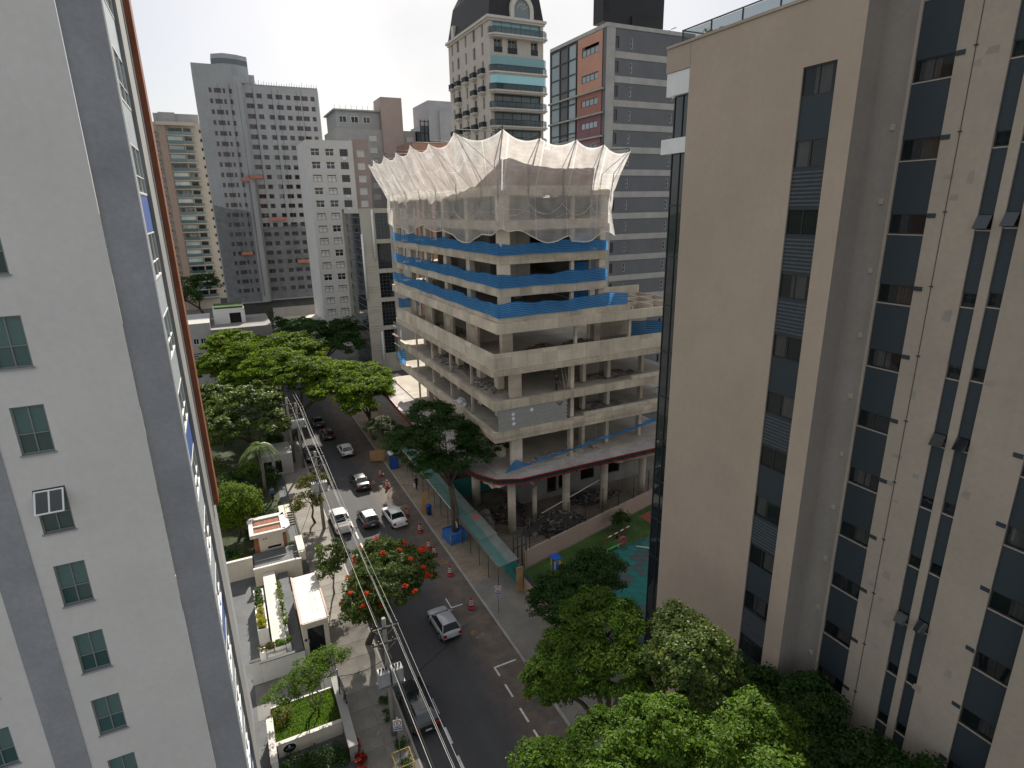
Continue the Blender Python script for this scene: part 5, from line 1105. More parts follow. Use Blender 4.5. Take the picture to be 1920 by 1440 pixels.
st_l = [(18.6, 54.2, 11.2, 3.6, 3.2, 1.8), (15.2, 55.2, 10.2, 3.0, 2.8, 1.7), (22.6, 53.6, 10.2, 3.2, 2.8, 1.8), (17.8, 56.2, 12.9, 2.6, 2.4, 1.3), (20.4, 52.4, 8.8, 2.5, 2.3, 1.4), (16.6, 53.0, 8.6, 2.2, 2.0, 1.2)]
tree('dark umbrella-crowned tree rising from the blue wrapped box', (18.3, 52.0, .5), st_l, 62000, .2, 'dark', 34, .2, 520, .62, .42, fork=.55, stems=2)
tree('small grey-green street tree beyond the plywood barrier', (17.7, 75.6, .12), [(16.8, 76, 4.9, 2.1, 2.0, 1.6), (18.3, 74.8, 4.3, 1.5, 1.5, 1.2)], 6000, .24, 'grey', 35, .13, 60, .55, .6)
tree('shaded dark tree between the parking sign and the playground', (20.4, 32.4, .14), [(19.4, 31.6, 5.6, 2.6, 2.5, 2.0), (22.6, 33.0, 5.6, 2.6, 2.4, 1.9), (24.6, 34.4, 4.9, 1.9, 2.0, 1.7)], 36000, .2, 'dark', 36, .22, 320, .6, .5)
tree('sunlit green tree nearest the road dashes beside the right kerb', (17.6, 21.6, .14), nearer([(15.8, 24.3, 7.6, 2.6, 2.4, 1.6), (18.4, 25.6, 8.5, 2.6, 2.4, 1.6), (13.9, 24.4, 6.6, 1.5, 1.5, 1.1), (18.0, 22.4, 7.4, 2.2, 1.9, 1.5)]), 58000, .17, 'bright', 37, .26, 460, .44, .5)
tree('pale sunlit tree against the foot of the beige tower', (18.6, 17.8, .14), nearer([(20.9, 20.2, 8.8, 2.5, 2.4, 1.7), (22.2, 22.6, 8.4, 1.5, 2.0, 1.6), (20.0, 18.0, 7.6, 1.8, 1.6, 1.4)]), 52000, .17, 'glossy', 38, .24, 420, .44, .5)
tree('low spreading tree over the road edge, feathery light green', (17.4, 14.6, .14), nearer([(14.0, 18.6, 7.3, 2.5, 2.2, 1.5), (16.4, 17.6, 8.2, 2.2, 2.0, 1.6), (11.2, 20.2, 6.3, 1.5, 1.3, .9), (13.2, 16.4, 7.4, 2.0, 1.8, 1.4)]), 54000, .17, 'bright', 39, .24, 420, .44, .5)
tree('yellow-green tree next to the shaded dark trees', (18.6, 12.0, .14), nearer([(18.8, 15.2, 8.0, 2.2, 1.9, 1.5), (21.0, 15.6, 8.2, 1.9, 1.8, 1.5), (19.4, 13.0, 8, 2, 1.8, 1.5)]), 48000, .17, 'bright', 40, .24, 380, .44, .5)
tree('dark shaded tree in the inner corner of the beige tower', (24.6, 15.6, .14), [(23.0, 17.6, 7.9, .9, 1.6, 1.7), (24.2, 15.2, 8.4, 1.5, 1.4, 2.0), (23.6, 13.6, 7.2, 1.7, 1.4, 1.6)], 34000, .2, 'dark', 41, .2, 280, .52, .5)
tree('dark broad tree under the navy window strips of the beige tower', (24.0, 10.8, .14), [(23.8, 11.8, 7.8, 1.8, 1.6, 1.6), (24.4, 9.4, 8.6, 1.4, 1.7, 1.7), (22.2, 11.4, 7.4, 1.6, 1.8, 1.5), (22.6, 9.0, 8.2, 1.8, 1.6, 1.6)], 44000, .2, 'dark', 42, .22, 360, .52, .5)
tree('rounded shrub at the end of the playground lawn by the boundary wall', (35.0, 45.4, 0), [(35.0, 45.4, 1.3, 1.1, 1.0, .9)], 2600, .16, 'dark', 43, .06, 40, .35, .6, name='shrub', cat='shrub')
# palm
def palm(label, base, h, n, L_, seed):
    t = thing('palm_tree', label, 'palm', base); q = random.Random(seed); B = Vector(base)
    MB().tube([B, B + Vector((.1, .1, h * .5)), B + Vector((0, .2, h))], [.2, .15, .14], 9).obj('trunk', M_barkp, t)
    top = B + Vector((0, .2, h))
    for k in range(n):
        a = 6.283 * k / n + q.uniform(-.2, .2); e = q.uniform(-.2, .9); d = Vector((math.cos(a), math.sin(a), 0)); pts = []
        for i in range(9):
            s = i / 8; pts.append(top + d * (L_ * s * (1 - .15 * s)) + Vector((0, 0, L_ * (e * s - (e + .75) * s * s))))
        mb = MB(); mb.tube(pts, [.035 - .003 * i for i in range(9)], 4)
        for i in range(1, 9):
            for sd in (-1, 1):
                for j in range(3):
                    p = pts[i - 1].lerp(pts[i], j / 3); sdv = Vector((-d.y, d.x, 0)) * sd; ln = .62 * math.sin(math.pi * (.15 + .8 * i / 9)); tp = p + sdv * ln + d * .25 + Vector((0, 0, -.32 * ln)); w_ = d * .05
                    mb.poly([p - w_, p + w_, tp])
        mb.obj('frond', LM['bright'] if k % 3 else LM['glossy'], t)
palm('garden palm with drooping fronds beside the entrance steps', (1.2, 72.2, 0), 6.6, 26, 2.8, 1)
palm('pale palm at the left end beyond the brown tiled volume', (-4.5, 96, 0), 6.5, 18, 3.0, 2)
def clumpplant(name, label, base, r, h, n, size, kind, seed, cat='plant', group=None):
    t = thing(name, label, cat, base, 0, group); v = leaves([(base[0], base[1], base[2] + h * .45, r, r, h * .5)], n, size, seed, max(10, n // 60), r * .5, .7, .7, -.2); v[:, 2] = np.maximum(v[:, 2], base[2] + .005)
    leafobj('foliage', v, LM[kind], t); return t
for i, (x, y, r, h, k, lab) in enumerate(((-3.6, 74, 1.6, 3.2, 'glossy', 'broad-leaved shrub left of the palm'), (-1.6, 77, 1.4, 2.6, 'dark', 'dark shrub right behind the left garden bed'), (-3.4, 69.5, 1.5, 2.0, 'dark', 'low dark shrub behind the clipped tree'), (-.4, 76, 1.2, 4.0, 'bright', 'upright bright shrub beside the palm trunk'), (-4.0, 58.4, 1.4, 1.4, 'dark', 'dark hedge plant beside the guardhouse left wall'), (-2.4, 57.4, 1.0, 1.0, 'bright', 'low green hedge at the guardhouse left corner'), (-3.5, 88, 2.0, 4.5, 'grey', 'pale shrub below the left palm'), (-3.0, 100, 2.5, 4.5, 'yellow', 'yellowish shrub beyond the left palm'))):
    clumpplant('shrub', lab, (x, y, 0), r, h, 1800, .24, k, 60 + i, 'shrub')

for i, (x, y, r, h, k, lab) in enumerate(((2.0, 75.2, 1.3, 2.4, 'dark', 'dark shrub in front of the garden pavilion'), (-1.2, 71.5, 1.4, 2.2, 'dark', 'dense dark shrub left of the palm trunk'), (-2.8, 66.8, 1.3, 1.8, 'fern', 'bright shrub behind the clipped round tree'), (.4, 66.4, 1.1, 1.4, 'dark', 'low dark bush between palm and guardhouse'), (-4.6, 80, 1.8, 3.6, 'glossy', 'tall glossy shrub below the pale green tree'), (3.6, 88.5, 1.2, 2.6, 'dark', 'dark shrub beside the twin poles'), (-.6, 62.4, .9, 1.1, 'dark', 'low dark bush right of the clipped tree trunk'))):
    clumpplant('shrub', lab, (x, y, 0), r, h, 2600, .22, k, 160 + i, 'shrub')
clumpplant('roof_plant', 'small green plants behind the glass roof railing', (25.0, 26.4, 41.75), .5, .6, 220, .2, 'yellow', 175)
# ================================================================== LEFT GARDEN AND ENTRANCES
M_brick = mat('brown_brick', (.25, .105, .055), .85, .25, 3, 0, None, .2, .2, 20); M_grav = mat('brown_gravel', (.22, .10, .06), .95, .4, 3, 0, None, .4, .5, 30)
M_cw = mat('cream_wall', (.62, .56, .47), .88, .06, .4, .14, None, .04); M_tile = mat('white_roof_tile', (.50, .475, .45), .6, .06, .5, 0, None, .04); M_slate = mat('slate_paving', (.10, .105, .11), .8, .2, .6, 0, None, .12)
struct('garden_ground', MB().poly([(-14, 37.2, .0), (3.7, 37.2, .0), (3.7, 56, .0), (-14, 56, .0)]), M_slate)
struct('garden_ground', MB().poly([(-14, 56, .0), (3.7, 56, .0), (3.7, 104, .0), (-14, 104, .0)]), mat('planting_soil', (.05, .06, .03), 1, .4, .4, 0, None, .3))
struct('path', MB().poly([(2.7, 56, .008), (3.7, 56, .008), (3.7, 100, .008), (2.7, 100, .008)]), M_slate)
struct('garden_ground', MB().poly([(-14, 20, .0), (3.7, 20, .0), (3.7, 37.2, .0), (-14, 37.2, .0)]), M_slate)
# guardhouse
gh = thing('guardhouse', 'brick guardhouse with white roof rim, brown gravel roof beds and cream front panel', 'guardhouse', (.8, 59, 0))
MB().box(-.75, 2.3, 57.45, 60.6, 0, 2.75).obj('wall', M_brick, gh)
mb = MB(); facade(mb, 'y', 57.38, -.3, 1.95, .35, 2.7, [(.45, 1.7, 1.15, 1.42)], .1, -1); shell(mb, -.3, 1.95, 57.38, 57.44, .35, 2.7, 'f'); mb.obj('front_panel', M_cw, gh)
MB().poly([(.45, 57.43, 1.15), (1.7, 57.43, 1.15), (1.7, 57.43, 1.42), (.45, 57.43, 1.42)]).obj('slot_window', M_glassd, gh)
for x in (.15, .4): MB().lathe([(.07, 0), (.07, .04)], (x, 57.3, 2.35), 10).obj('camera_dome', M_alu, gh)
MB().box(.9, 1.25, 57.35, 57.37, .8, .88).obj('plate', M_steel, gh)
rim = [(-1.05, 57.1), (2.25, 57.1), (2.75, 57.6), (2.75, 60.5), (2.4, 60.9), (-1.05, 60.9)]
MB().prism(rim, 2.76, 2.9).obj('roof_slab', M_tile, gh)
for a, b, c, d in ((-1.05, 2.25, 57.1, 57.45), (-1.05, 2.4, 60.3, 60.9), (-1.05, -.65, 57.46, 60.29), (-.64, 1.9, 58.75, 58.95)): MB().box(a, b, c, d, 2.91, 3.12).obj('roof_rim', M_tile, gh)
MB().prism([(2.25, 57.1), (2.75, 57.6), (2.75, 60.5), (2.4, 60.9), (1.91, 60.29), (1.91, 57.46)], 2.91, 3.12).obj('roof_rim', M_tile, gh)
MB().box(-.64, 1.9, 57.46, 58.74, 2.91, 2.97).obj('gravel_bed', M_grav, gh); MB().box(-.64, 1.9, 58.96, 60.29, 2.91, 2.97).obj('gravel_bed', M_grav, gh)
MB().lathe([(.16, 0), (.16, .35), (.1, .4)], (-1.0, 60.1, 2.91), 12).obj('vent_cap', M_tile, gh)
def wallthing(label, x0, x1, y0, y1, z0, z1, m, cap=None, name='garden_wall', capm=None):
    t = thing(name, label, 'wall', ((x0 + x1) / 2, (y0 + y1) / 2, z0)); MB().box(x0, x1, y0, y1, z0, z1).obj('wall_face', m, t)
    if cap: MB().box(x0 - .04, x1 + .04, y0 - .04, y1 + .04, z1, z1 + cap).obj('coping', capm or M_tile, t)
    return t
wallthing('cream boundary wall stepping down left of the guardhouse', -9, -1.1, 54.9, 55.15, 0, 2.0, M_cw, .08)
w2 = wallthing('long cream wall in front of the guardhouse with grey railing', -1.08, 3.1, 53.0, 53.25, 0, 1.75, M_cw, .08)
MB().tube([(-.9, 53.6, 2.3), (3.0, 53.6, 2.3)], .03, 6).tube([(-.9, 53.6, 2.0), (3.0, 53.6, 2.0)], .02, 6).obj('railing', M_steel, w2)
for i, (a, b) in enumerate(((53.3, 57.0),)): struct('path', MB().box(-1.0, 3.6, a, b, .0, 1.2), M_slate)
pl3 = thing('gate_pier', 'cream gate pier with bundled cables beside the guardhouse', 'pier', (3.3, 55, 0)); MB().box(3.05, 3.6, 53.6, 56.8, 0, 2.1).obj('pier_face', M_cw, pl3); MB().box(3.0, 3.65, 53.55, 56.85, 2.1, 2.16).obj('coping', M_cw, pl3)
gt = thing('sliding_gate', 'cream slatted sliding gate next to the guardhouse', 'gate', (2.9, 57.6, 0))
for k in range(8): MB().box(2.95 + .08 * k, 2.98 + .08 * k, 57.0, 57.05, .1, 1.9).obj('slat', M_cw, gt)
for z in (.15, 1.8): MB().box(2.93, 3.6, 57.06, 57.1, z, z + .06).obj('gate_rail', M_cw, gt)
# white tiled entrance canopy
ec = thing('entrance_canopy', 'white tiled flat entrance canopy with dark glass door and cream frame', 'canopy', (2.8, 44.5, 0))
MB().box(1.75, 3.75, 41.3, 48.0, 2.9, 3.1).obj('roof', M_cw, ec)
tm = {}
for i in range(2):
    for j in range(5): MB().box(1.86 + i * .94, 2.78 + i * .94, 41.4 + j * 1.31, 42.69 + j * 1.31, 3.1, 3.125).obj('roof_tile', M_tile, ec)
for a, b, c, d in ((1.72, 1.84, 41.28, 48.02), (3.74, 3.86, 41.28, 48.02)): MB().box(a, b, c, d, 3.102, 3.2).obj('roof_kerb', mat('pinkish_trim', (.47, .36, .31), .85, .1, 1), ec)
MB().box(1.8, 2.15, 41.5, 42.0, 0, 2.9).box(3.4, 3.75, 41.5, 42.0, 0, 2.9).box(2.15, 3.4, 41.5, 42.0, 2.45, 2.9).obj('door_frame', M_cw, ec)
dd = MB().box(2.15, 3.4, 41.75, 41.8, .05, 2.45).obj('glass_door', M_glassd, ec); MB().box(2.2, 2.24, 41.7, 41.75, 1.0, 1.3).obj('handle', M_whmet, dd)
MB().box(1.8, 1.95, 42.0, 48, 0, 2.9).obj('side_wall', M_cw, ec); MB().box(3.6, 3.75, 42.0, 48, 0, 2.9).obj('side_wall', M_cw, ec); MB().lathe([(.1, 0), (.1, .1), (.03, .13)], (1.97, 41.4, 1.5), 10).obj('wall_lamp', M_alu, ec)
# path, planters, stairs of the entrance court
struct('path', MB().box(.9, 1.72, 41.5, 52.9, 0, .9), M_slate)
struct('path', MB().box(-.4, .62, 42.6, 52.9, 0, 1.3), mat('pale_paving', (.52, .50, .46), .85, .08, .5, 0, None, .05))
def planter(label, x0, x1, y0, y1, h, kind, n, seed, size=.16, ph=.5):
    t = thing('planter', label, 'planter', ((x0 + x1) / 2, (y0 + y1) / 2, 0)); w_ = .1
    MB().box(x0, x1, y0, y0 + w_, 0, h).box(x0, x1, y1 - w_, y1, 0, h).box(x0, x0 + w_, y0 + w_, y1 - w_, 0, h).box(x1 - w_, x1, y0 + w_, y1 - w_, 0, h).obj('box', M_white, t)
    MB().box(x0 + w_, x1 - w_, y0 + w_, y1 - w_, 0, h - .08).obj('soil', M_earth, t)
    lob = []; q = random.Random(seed); k = max(1, int(max(x1 - x0, y1 - y0) / .5))
    for i in range(k): f = (i + .5) / k; lob.append((lerp(x0, x1, f) if x1 - x0 > y1 - y0 else (x0 + x1) / 2, lerp(y0, y1, f) if y1 - y0 > x1 - x0 else (y0 + y1) / 2, h + ph * .2, min(.35, (x1 - x0) * .4), min(.35, (y1 - y0) * .4), ph * .6))
    v = leaves(lob, n, size, seed, max(8, k * 5), .22, .8, .6, -.1); v[:, 2] = np.maximum(v[:, 2], h - .07); leafobj('foliage', v, LM[kind], t)
planter('white planter with yellow leaved plants in the entrance court', -1.35, -.55, 44.4, 47.4, 1.5, 'lime', 900, 70)
planter('white planter with dark green plants behind the yellow ones', -1.35, -.55, 47.45, 50.2, 1.5, 'dark', 800, 71)
planter('narrow bed with tall leafy stems along the paved court', .64, .88, 43.6, 50.0, 1.3, 'glossy', 900, 72, .18, 1.3)
planter('low white planter with grassy plants at the top of the steps', -.3, .88, 41.9, 42.5, 1.35, 'bright', 700, 73)
planter('low white planter left of the steps', -1.4, -.35, 42.0, 42.6, 1.2, 'yellow', 500, 74)
sp_ = thing('entrance_steps', 'pale stone steps with thin handrail descending beside the white wall', 'stairs', (-.3, 41, 0))
for k in range(6): MB().box(-.9, .5, 40.6 + .2 * k, 40.8 + .2 * k - .002, 0, .2 + .17 * k).obj('step', M_tile, sp_)
MB().tube([(-.9, 40.6, 1.1), (-.9, 41.8, 2.1), (-1.6, 41.8, 2.1)], .025, 6).tube([(.5, 40.6, 1.1), (.5, 41.8, 2.1)], .025, 6).obj('handrail', M_alu, sp_)
ww = wallthing('white rendered wall with small vent below the entrance steps', -1.4, 1.72, 40.2, 40.38, 0, 1.7, M_white, .06, capm=M_alu); MB().box(.75, .9, 40.19, 40.199, .9, 1.02).obj('vent', M_alu, ww)
wallthing('white wall end rising beside the tower corner', -2.05, -1.42, 40.2, 40.4, 0, 2.0, M_white, .06, capm=M_alu)
struct('driveway', MB().poly([(-2.0, 36.6, .01), (3.6, 36.6, .01), (3.6, 40.1, .01), (-2.0, 40.1, .01)]), mat('ramp_paving', (.17, .165, .16), .9, .15, .6, 0, None, .1))
# lawn terrace with the oval sign
struct('lawn', MB().box(-1.15, 3.05, 33.2, 36.4, 0, .8), M_grass)
gs = thing('grass_patch', 'short sunlit grass on the raised lawn behind the oval sign wall', 'grass', (1, 34.8, .8)); g_ = np.random.default_rng(3); n_ = 5200
c_ = np.stack([g_.uniform(-1.1, 3.0, n_), g_.uniform(33.22, 36.35, n_), np.full(n_, .84)], 1); a_ = g_.uniform(0, 6.28, n_); d_ = np.stack([np.cos(a_), np.sin(a_), np.zeros(n_)], 1) * .02; u_ = np.stack([g_.normal(0, .03, n_), g_.normal(0, .03, n_), g_.uniform(.05, .11, n_)], 1)
v_ = np.empty((n_, 4, 3)); v_[:, 0] = c_ - d_ - [0, 0, .05]; v_[:, 1] = c_ + d_ - [0, 0, .05]; v_[:, 2] = c_ + u_ + d_ * .3; v_[:, 3] = c_ + u_ - d_ * .3
leafobj('blades', v_.reshape(-1, 3), LM['bright'], gs)['kind'] = 'stuff'
fw = wallthing('low cream front wall carrying the black oval sign', -1.0, 3.05, 32.95, 33.15, 0, 1.02, M_cw, .05)
wallthing('white end pillar of the front wall next to the tower corner', -1.42, -1.08, 31.4, 35.0, 0, 1.35, M_white, .05)
wallthing('bare grey concrete wall along the pavement beside the lawn', 3.08, 3.58, 30.6, 37.0, 0, 1.15, mat('wall_grey', (.33, .32, .30), .9, .15, .5, .2), .05, capm=MATS['wall_grey'])
sg = thing('oval_sign', 'black oval sign with white lettering on the low front wall', 'sign', (-.3, 32.93, .55))
el = lambda rx, rz, y: [(-.3 + rx * math.cos(a), y, .55 + rz * math.sin(a)) for a in [6.283 * i / 36 for i in range(36)]]
def disc(rx, rz, y0, y1): 
    mb = MB(); mb.poly(el(rx, rz, y0)); mb.grid([el(rx, rz, y0), el(rx, rz, y1)], close=True); return mb
disc(.44, .36, 32.9, 32.95).obj('rim', M_whmet, sg); disc(.40, .32, 32.885, 32.9).obj('plate', mat('sign_black', (.012, .016, .016), .4, 0, 1, 0, None, 0), sg)
M_let = mat('sign_white', (.72, .72, .72), .5, 0, 1, 0, None, 0)
lt_ = MB()
for k, (w_, h_) in enumerate(((.05, .075), (.04, .06), (.03, .06), (.045, .06), (.05, .06), (.03, .06), (.045, .06), (.04, .06))): lt_.box(-.52 + .056 * k, -.52 + .056 * k + w_ * .8, 32.879, 32.884, .5, .5 + h_ * .35).box(-.52 + .056 * k, -.52 + .056 * k + w_ * .3, 32.879, 32.884, .5 + h_ * .36, .5 + h_)
lt_.obj('lettering', M_let, sg)
MB().poly([(-.38, 32.883, .64), (-.22, 32.883, .64), (-.3, 32.883, .80)]).obj('emblem', M_let, sg)
# glass fence on the lawn edge, hedges, bromeliads
fe = thing('lawn_fence', 'thin grey post and rail fence behind the lawn', 'fence', (1, 36.5, .8))
for k in range(9): MB().tube([(-1.0 + .5 * k, 36.45, .8), (-1.0 + .5 * k, 36.45, 1.7)], .015, 5).obj('post', M_steel, fe)
MB().box(-1.1, 3.05, 36.4, 36.5, .8, .9).obj('kerb', M_white, fe); MB().tube([(-1.0, 36.45, 1.7), (3.0, 36.45, 1.7)], .02, 5).obj('rail', M_steel, fe)
clumpplant('flower_bed', 'small white flowered bed in the lawn corner by the tower', (-.5, 35.2, .8), .7, .7, 700, .14, 'yellow', 80)
for i, (x, y) in enumerate(((-.2, 31.9), (.9, 31.7), (2.0, 31.6), (.3, 30.8), (1.5, 30.7), (2.6, 30.9))):
    clumpplant('hedge_plant', 'dark clipped hedge plants below the oval sign wall', (x, y, 0), .75, .6, 800, .12, 'dark', 81 + i, 'hedge', 'hedge below the oval sign')
for i, (x, y) in enumerate(((3.4, 31.2), (3.5, 30.0), (3.55, 29.0), (3.3, 28.2))):
    clumpplant('bromeliad', 'crimson bromeliad at the edge of the left pavement', (x, y, .13), .38, .7, 150, .36, 'crimson', 90 + i, 'plant', 'crimson bromeliads by the pavement')
for i, (x, y) in enumerate(((6.2, 34.2), (6.1, 32.8), (6.3, 30.2), (6.2, 28.6), (6.0, 27.2))):
    clumpplant('verge_plant', 'low green verge plants around the near utility pole', (x, y, .13), .45, .4, 260, .14, 'dark', 95 + i, 'plant', 'verge plants by the near pole')

# ================================================================== SITE FRONTAGE: hoarding, covered walkway, fence
M_teal = mat('teal_hoarding', (.035, .22, .20), .6, .12, .8, .2, None, .08); M_ply = mat('plywood', (.36, .22, .10), .8, .2, 1.2, .3, None, .12)
ho = thing('hoarding', 'teal corrugated site hoarding along the right pavement', 'hoarding', (20.6, 58, 0))
pan = MB()
for k in range(6): pan.box(-.03 - .02 * (k % 2), .0, -.59 + .197 * k, -.59 + .197 * (k + 1) - .004, 0, 2.3)
pan = pan.mesh('panel', M_teal)
for k in range(30): link('panel', pan, ho, (.0, 41.6 - 58 + 1.2 * k, .14))
MB().box(20.61, 20.66, 41, 77.5, 2.2, 2.3).box(20.61, 20.66, 41, 77.5, .5, .6).obj('rail', M_steel, ho)
MB().box(20.0, 20.62, 40.75, 40.85, .14, 2.7).obj('plywood_end', M_ply, ho)
MB().box(20.53, 20.56, 42.0, 42.6, 1.0, 1.6).obj('notice', mat('dark_notice', (.05, .12, .14), .6), ho)
MB().box(21.3, 26.5, 60.5, 60.56, 0, 2.4).obj('inner_panel', M_teal, ho)
wk = thing('covered_walkway', 'translucent grey and teal sheet roof over the pavement beside the hoarding', 'walkway', (19.6, 54, 0))
M_sheet = clothmat('walkway_sheet', (.34, .38, .36), .4, .80); M_sheet2 = clothmat('walkway_sheet_teal', (.20, .36, .33), .4, .72)
segs = [(41.9, 46.6), (46.7, 52.0), (52.1, 58.2), (58.3, 66.5), (66.6, 74.0)]
for i, (a, b) in enumerate(segs):
    n = 10; P = [[(lerp(18.75, 20.75, s / 6) + (.12 * (i % 2)), lerp(a, b, t / n), 2.55 + .25 * s / 6 - .05 * math.sin(t * 1.3) * math.sin(s)) for t in range(n + 1)] for s in range(7)]
    mb = MB(); mb.smooth = True; mb.grid(P[:4]); mb.obj('roof_sheet', M_sheet2, wk); mb = MB(); mb.smooth = True; mb.grid(P[3:]); mb.obj('roof_sheet', M_sheet, wk)
    MB().tube([(18.72, a, 2.53), (20.8, a, 2.78)], .03, 5).obj('roof_bar', M_steel, wk)
    MB().tube([(18.74, a, 2.52), (18.74, b, 2.52)], .035, 6).obj('edge_pipe', M_whmet if i > 1 else M_steel, wk)
for y in [41.9 + 2.2 * k for k in range(15)]: MB().tube([(18.7, y, .13), (18.7, y, 2.52)], .03, 6).obj('pole', M_alu, wk)
for y in (47.0, 48.0, 49.2, 56.0, 57.5): MB().tube([(20.3, y, .13), (20.3, y, 2.7)], .03, 6).obj('pole', M_alu, wk)
MB().box(18.5, 18.55, 51.6, 53.4, 1.5, 2.1).obj('banner', mat('grey_banner', (.42, .40, .37), .8, .2, 2), wk)
MB().poly([(20.0, 50.2, 2.76), (20.6, 50.4, 2.81), (20.5, 51.4, 2.80), (20.1, 51.2, 2.77)]).obj('red_stain', mat('red_stain', (.42, .12, .10), .8, .3, 3), wk)
# boundary wall and tall mesh fence
bd = thing('boundary_wall', 'tan boundary wall with tall black mesh fence between site and playground', 'wall', (32, 46.3, 0))
wv = [(22.5, 44.0), (42.5, 48.7)]; dx_, dy_ = wv[1][0] - wv[0][0], wv[1][1] - wv[0][1]; l_ = math.hypot(dx_, dy_); ux, uy = dx_ / l_, dy_ / l_
MB().prism([(22.5, 44.0), (42.5, 48.7), (42.5 - uy * .2, 48.7 + ux * .2), (22.5 - uy * .2, 44.0 + ux * .2)], 0, 1.8).obj('wall_face', mat('tan_render', (.36, .29, .22), .9, .1, .5, .25), bd)
ANG = math.atan2(dy_, dx_)
for k in range(8):
    x, y = 23.2 + ux * 2.6 * k, 44.3 + uy * 2.6 * k; MB().tube([(x, y, 1.6), (x, y, 5.2 - .12 * k)], .05, 6).obj('post', M_alu, bd)
for z in (2.3, 3.4, 4.7): MB().tube([(23.2, 44.3, z), (42, 48.6, z - .3)], .012, 5).obj('wire', M_alu, bd)
wm_ = MB(); 
for k in range(60): x, y = 23.2 + ux * .3 * k, 44.3 + uy * .3 * k; wm_.tube([(x, y, 1.8), (x, y, 3.2)], .006, 3, False)
wm_.obj('mesh', M_alu, bd)
gtf = thing('site_gate_post', 'dark lattice gate frame at the end of the hoarding', 'gate', (22.0, 43.9, 0))
for x in (21.2, 21.7, 22.2, 22.7): MB().tube([(x, 43.8 + (x - 21.2) * .2, 0), (x, 43.8 + (x - 21.2) * .2, 4.4)], .06, 6).obj('upright', M_alu, gtf)
for z in (2.6, 3.6, 4.3): MB().tube([(21.2, 43.8, z), (22.7, 44.1, z)], .04, 6).obj('rail', M_alu, gtf)
wallthing('dark capped side wall running from the plywood end toward the playground tree', 20.7, 20.95, 33.5, 40.7, 0, 1.7, MATS['tan_render'], .12, capm=M_alu)
# playground
struct('lawn', MB().prism([(21.0, 33.5), (21.0, 43.4), (42.5, 48.5), (42.5, 33.5)], -.02, .02), M_grass)
pg = struct('playground_floor', MB().prism([(26.0, 30.0), (26.4, 41.8), (38.0, 43.2), (38.0, 30.0)], -.01, .04), mat('rubber_base', (.03, .09, .085), .9, .1, 1))
hx = []
for c_ in ((.025, .16, .14), (.075, .10, .10)): hx.append(MB().prism([(.56 * math.cos(R_(60 * i)), .56 * math.sin(R_(60 * i))) for i in range(6)], 0, .015).mesh('hex_tile', mat('hex_%d' % len(hx), c_, .9, .12, 1)))
for i in range(13):
    for j in range(14):
        x = 26.9 + .86 * i; y = 31 + .99 * j + (.495 if i % 2 else 0)
        if y < 41.3 + (x - 26.4) * .12 and x < 37.6: link('hex_tile', hx[1 if (i * 2 + j * 3 + (i // 3)) % 5 in (0, 3) else 0], pg, (x, y, .041))
sl2 = thing('playground_slide', 'small blue plastic slide with yellow edge partly under the tree', 'slide', (24.9, 41.0, .02))
M_pb = mat('blue_plastic', (.02, .10, .45), .35, .05, 1); M_py = mat('yellow_plastic', (.6, .4, .03), .4, .05, 1); M_pp = mat('pink_plastic', (.55, .06, .16), .4, .05, 1); M_pgn = mat('green_plastic', (.04, .35, .12), .4, .05, 1)
mb = MB(); P = []
for i in range(14):
    s = i / 13; z = 1.5 * (1 - s) ** 1.4 + .12; x = 24.4 + 2.6 * s; P.append([(x, 40.6, z + .3), (x, 40.65, z), (x, 41.15, z), (x, 41.2, z + .3)])
mb.smooth = True; mb.grid(P); mb.grid([[(a, b, c - .03) for a, b, c in r] for r in P]); mb.obj('chute', M_pb, sl2)
MB().tube([(p[0][0], p[0][1], p[0][2]) for p in P], .04, 6).tube([p[3] for p in P], .04, 6).obj('edge', M_py, sl2)
MB().box(23.8, 24.42, 40.5, 41.3, 1.45, 1.55).obj('platform', M_pb, sl2)
for x in (23.85, 24.35):
    for y in (40.55, 41.25): MB().tube([(x, y, 0), (x, y, 2.5)], .05, 6).obj('post', M_py, sl2)
MB().prism([(23.7, 40.4), (24.5, 40.4), (24.5, 41.4), (23.7, 41.4)], 2.5, 2.58).obj('roof', M_pb, sl2)
bm2 = thing('balance_beam', 'pink and green balance beam along the playground edge', 'play equipment', (30.5, 42.4, .05))
MB().tube([(29.2, 42.1, .35), (30.6, 42.35, .35)], .09, 8).obj('beam', M_pp, bm2); MB().tube([(30.6, 42.35, .35), (32.8, 42.7, .35)], .09, 8).obj('beam', M_pgn, bm2)
for x in (29.4, 31.0, 32.6): MB().tube([(x, 42.1 + (x - 29.2) * .17, .02), (x, 42.1 + (x - 29.2) * .17, .35)], .06, 6).obj('post', M_whmet, bm2)
ss = thing('seesaw', 'striped red and white seesaw on the playground lawn', 'seesaw', (33.5, 44.2, 0))
for k in range(8): MB().tube([(31.9 + .42 * k, 44.0 + .06 * k, .5 + .04 * k), (32.32 + .42 * k, 44.06 + .06 * k, .54 + .04 * k)], .06, 6).obj('beam_piece', M_whmet if k % 2 else mat('red_plastic', (.45, .03, .03), .4), ss)
MB().tube([(33.5, 44.2, 0), (33.5, 44.2, .6)], .12, 8).obj('pivot', M_alu, ss)
rb_ = thing('rainbow_wheel', 'pink round play wheel on the playground edge', 'play equipment', (33.2, 42.9, .05))
MB().tube([(33.2 + .4 * math.cos(a), 42.9, .55 + .4 * math.sin(a)) for a in [6.283 * i / 20 for i in range(21)]], .1, 8, False).obj('ring', M_pp, rb_); MB().tube([(33.2, 42.9, .02), (33.2, 42.9, .2)], .06, 6).obj('post', M_whmet, rb_)
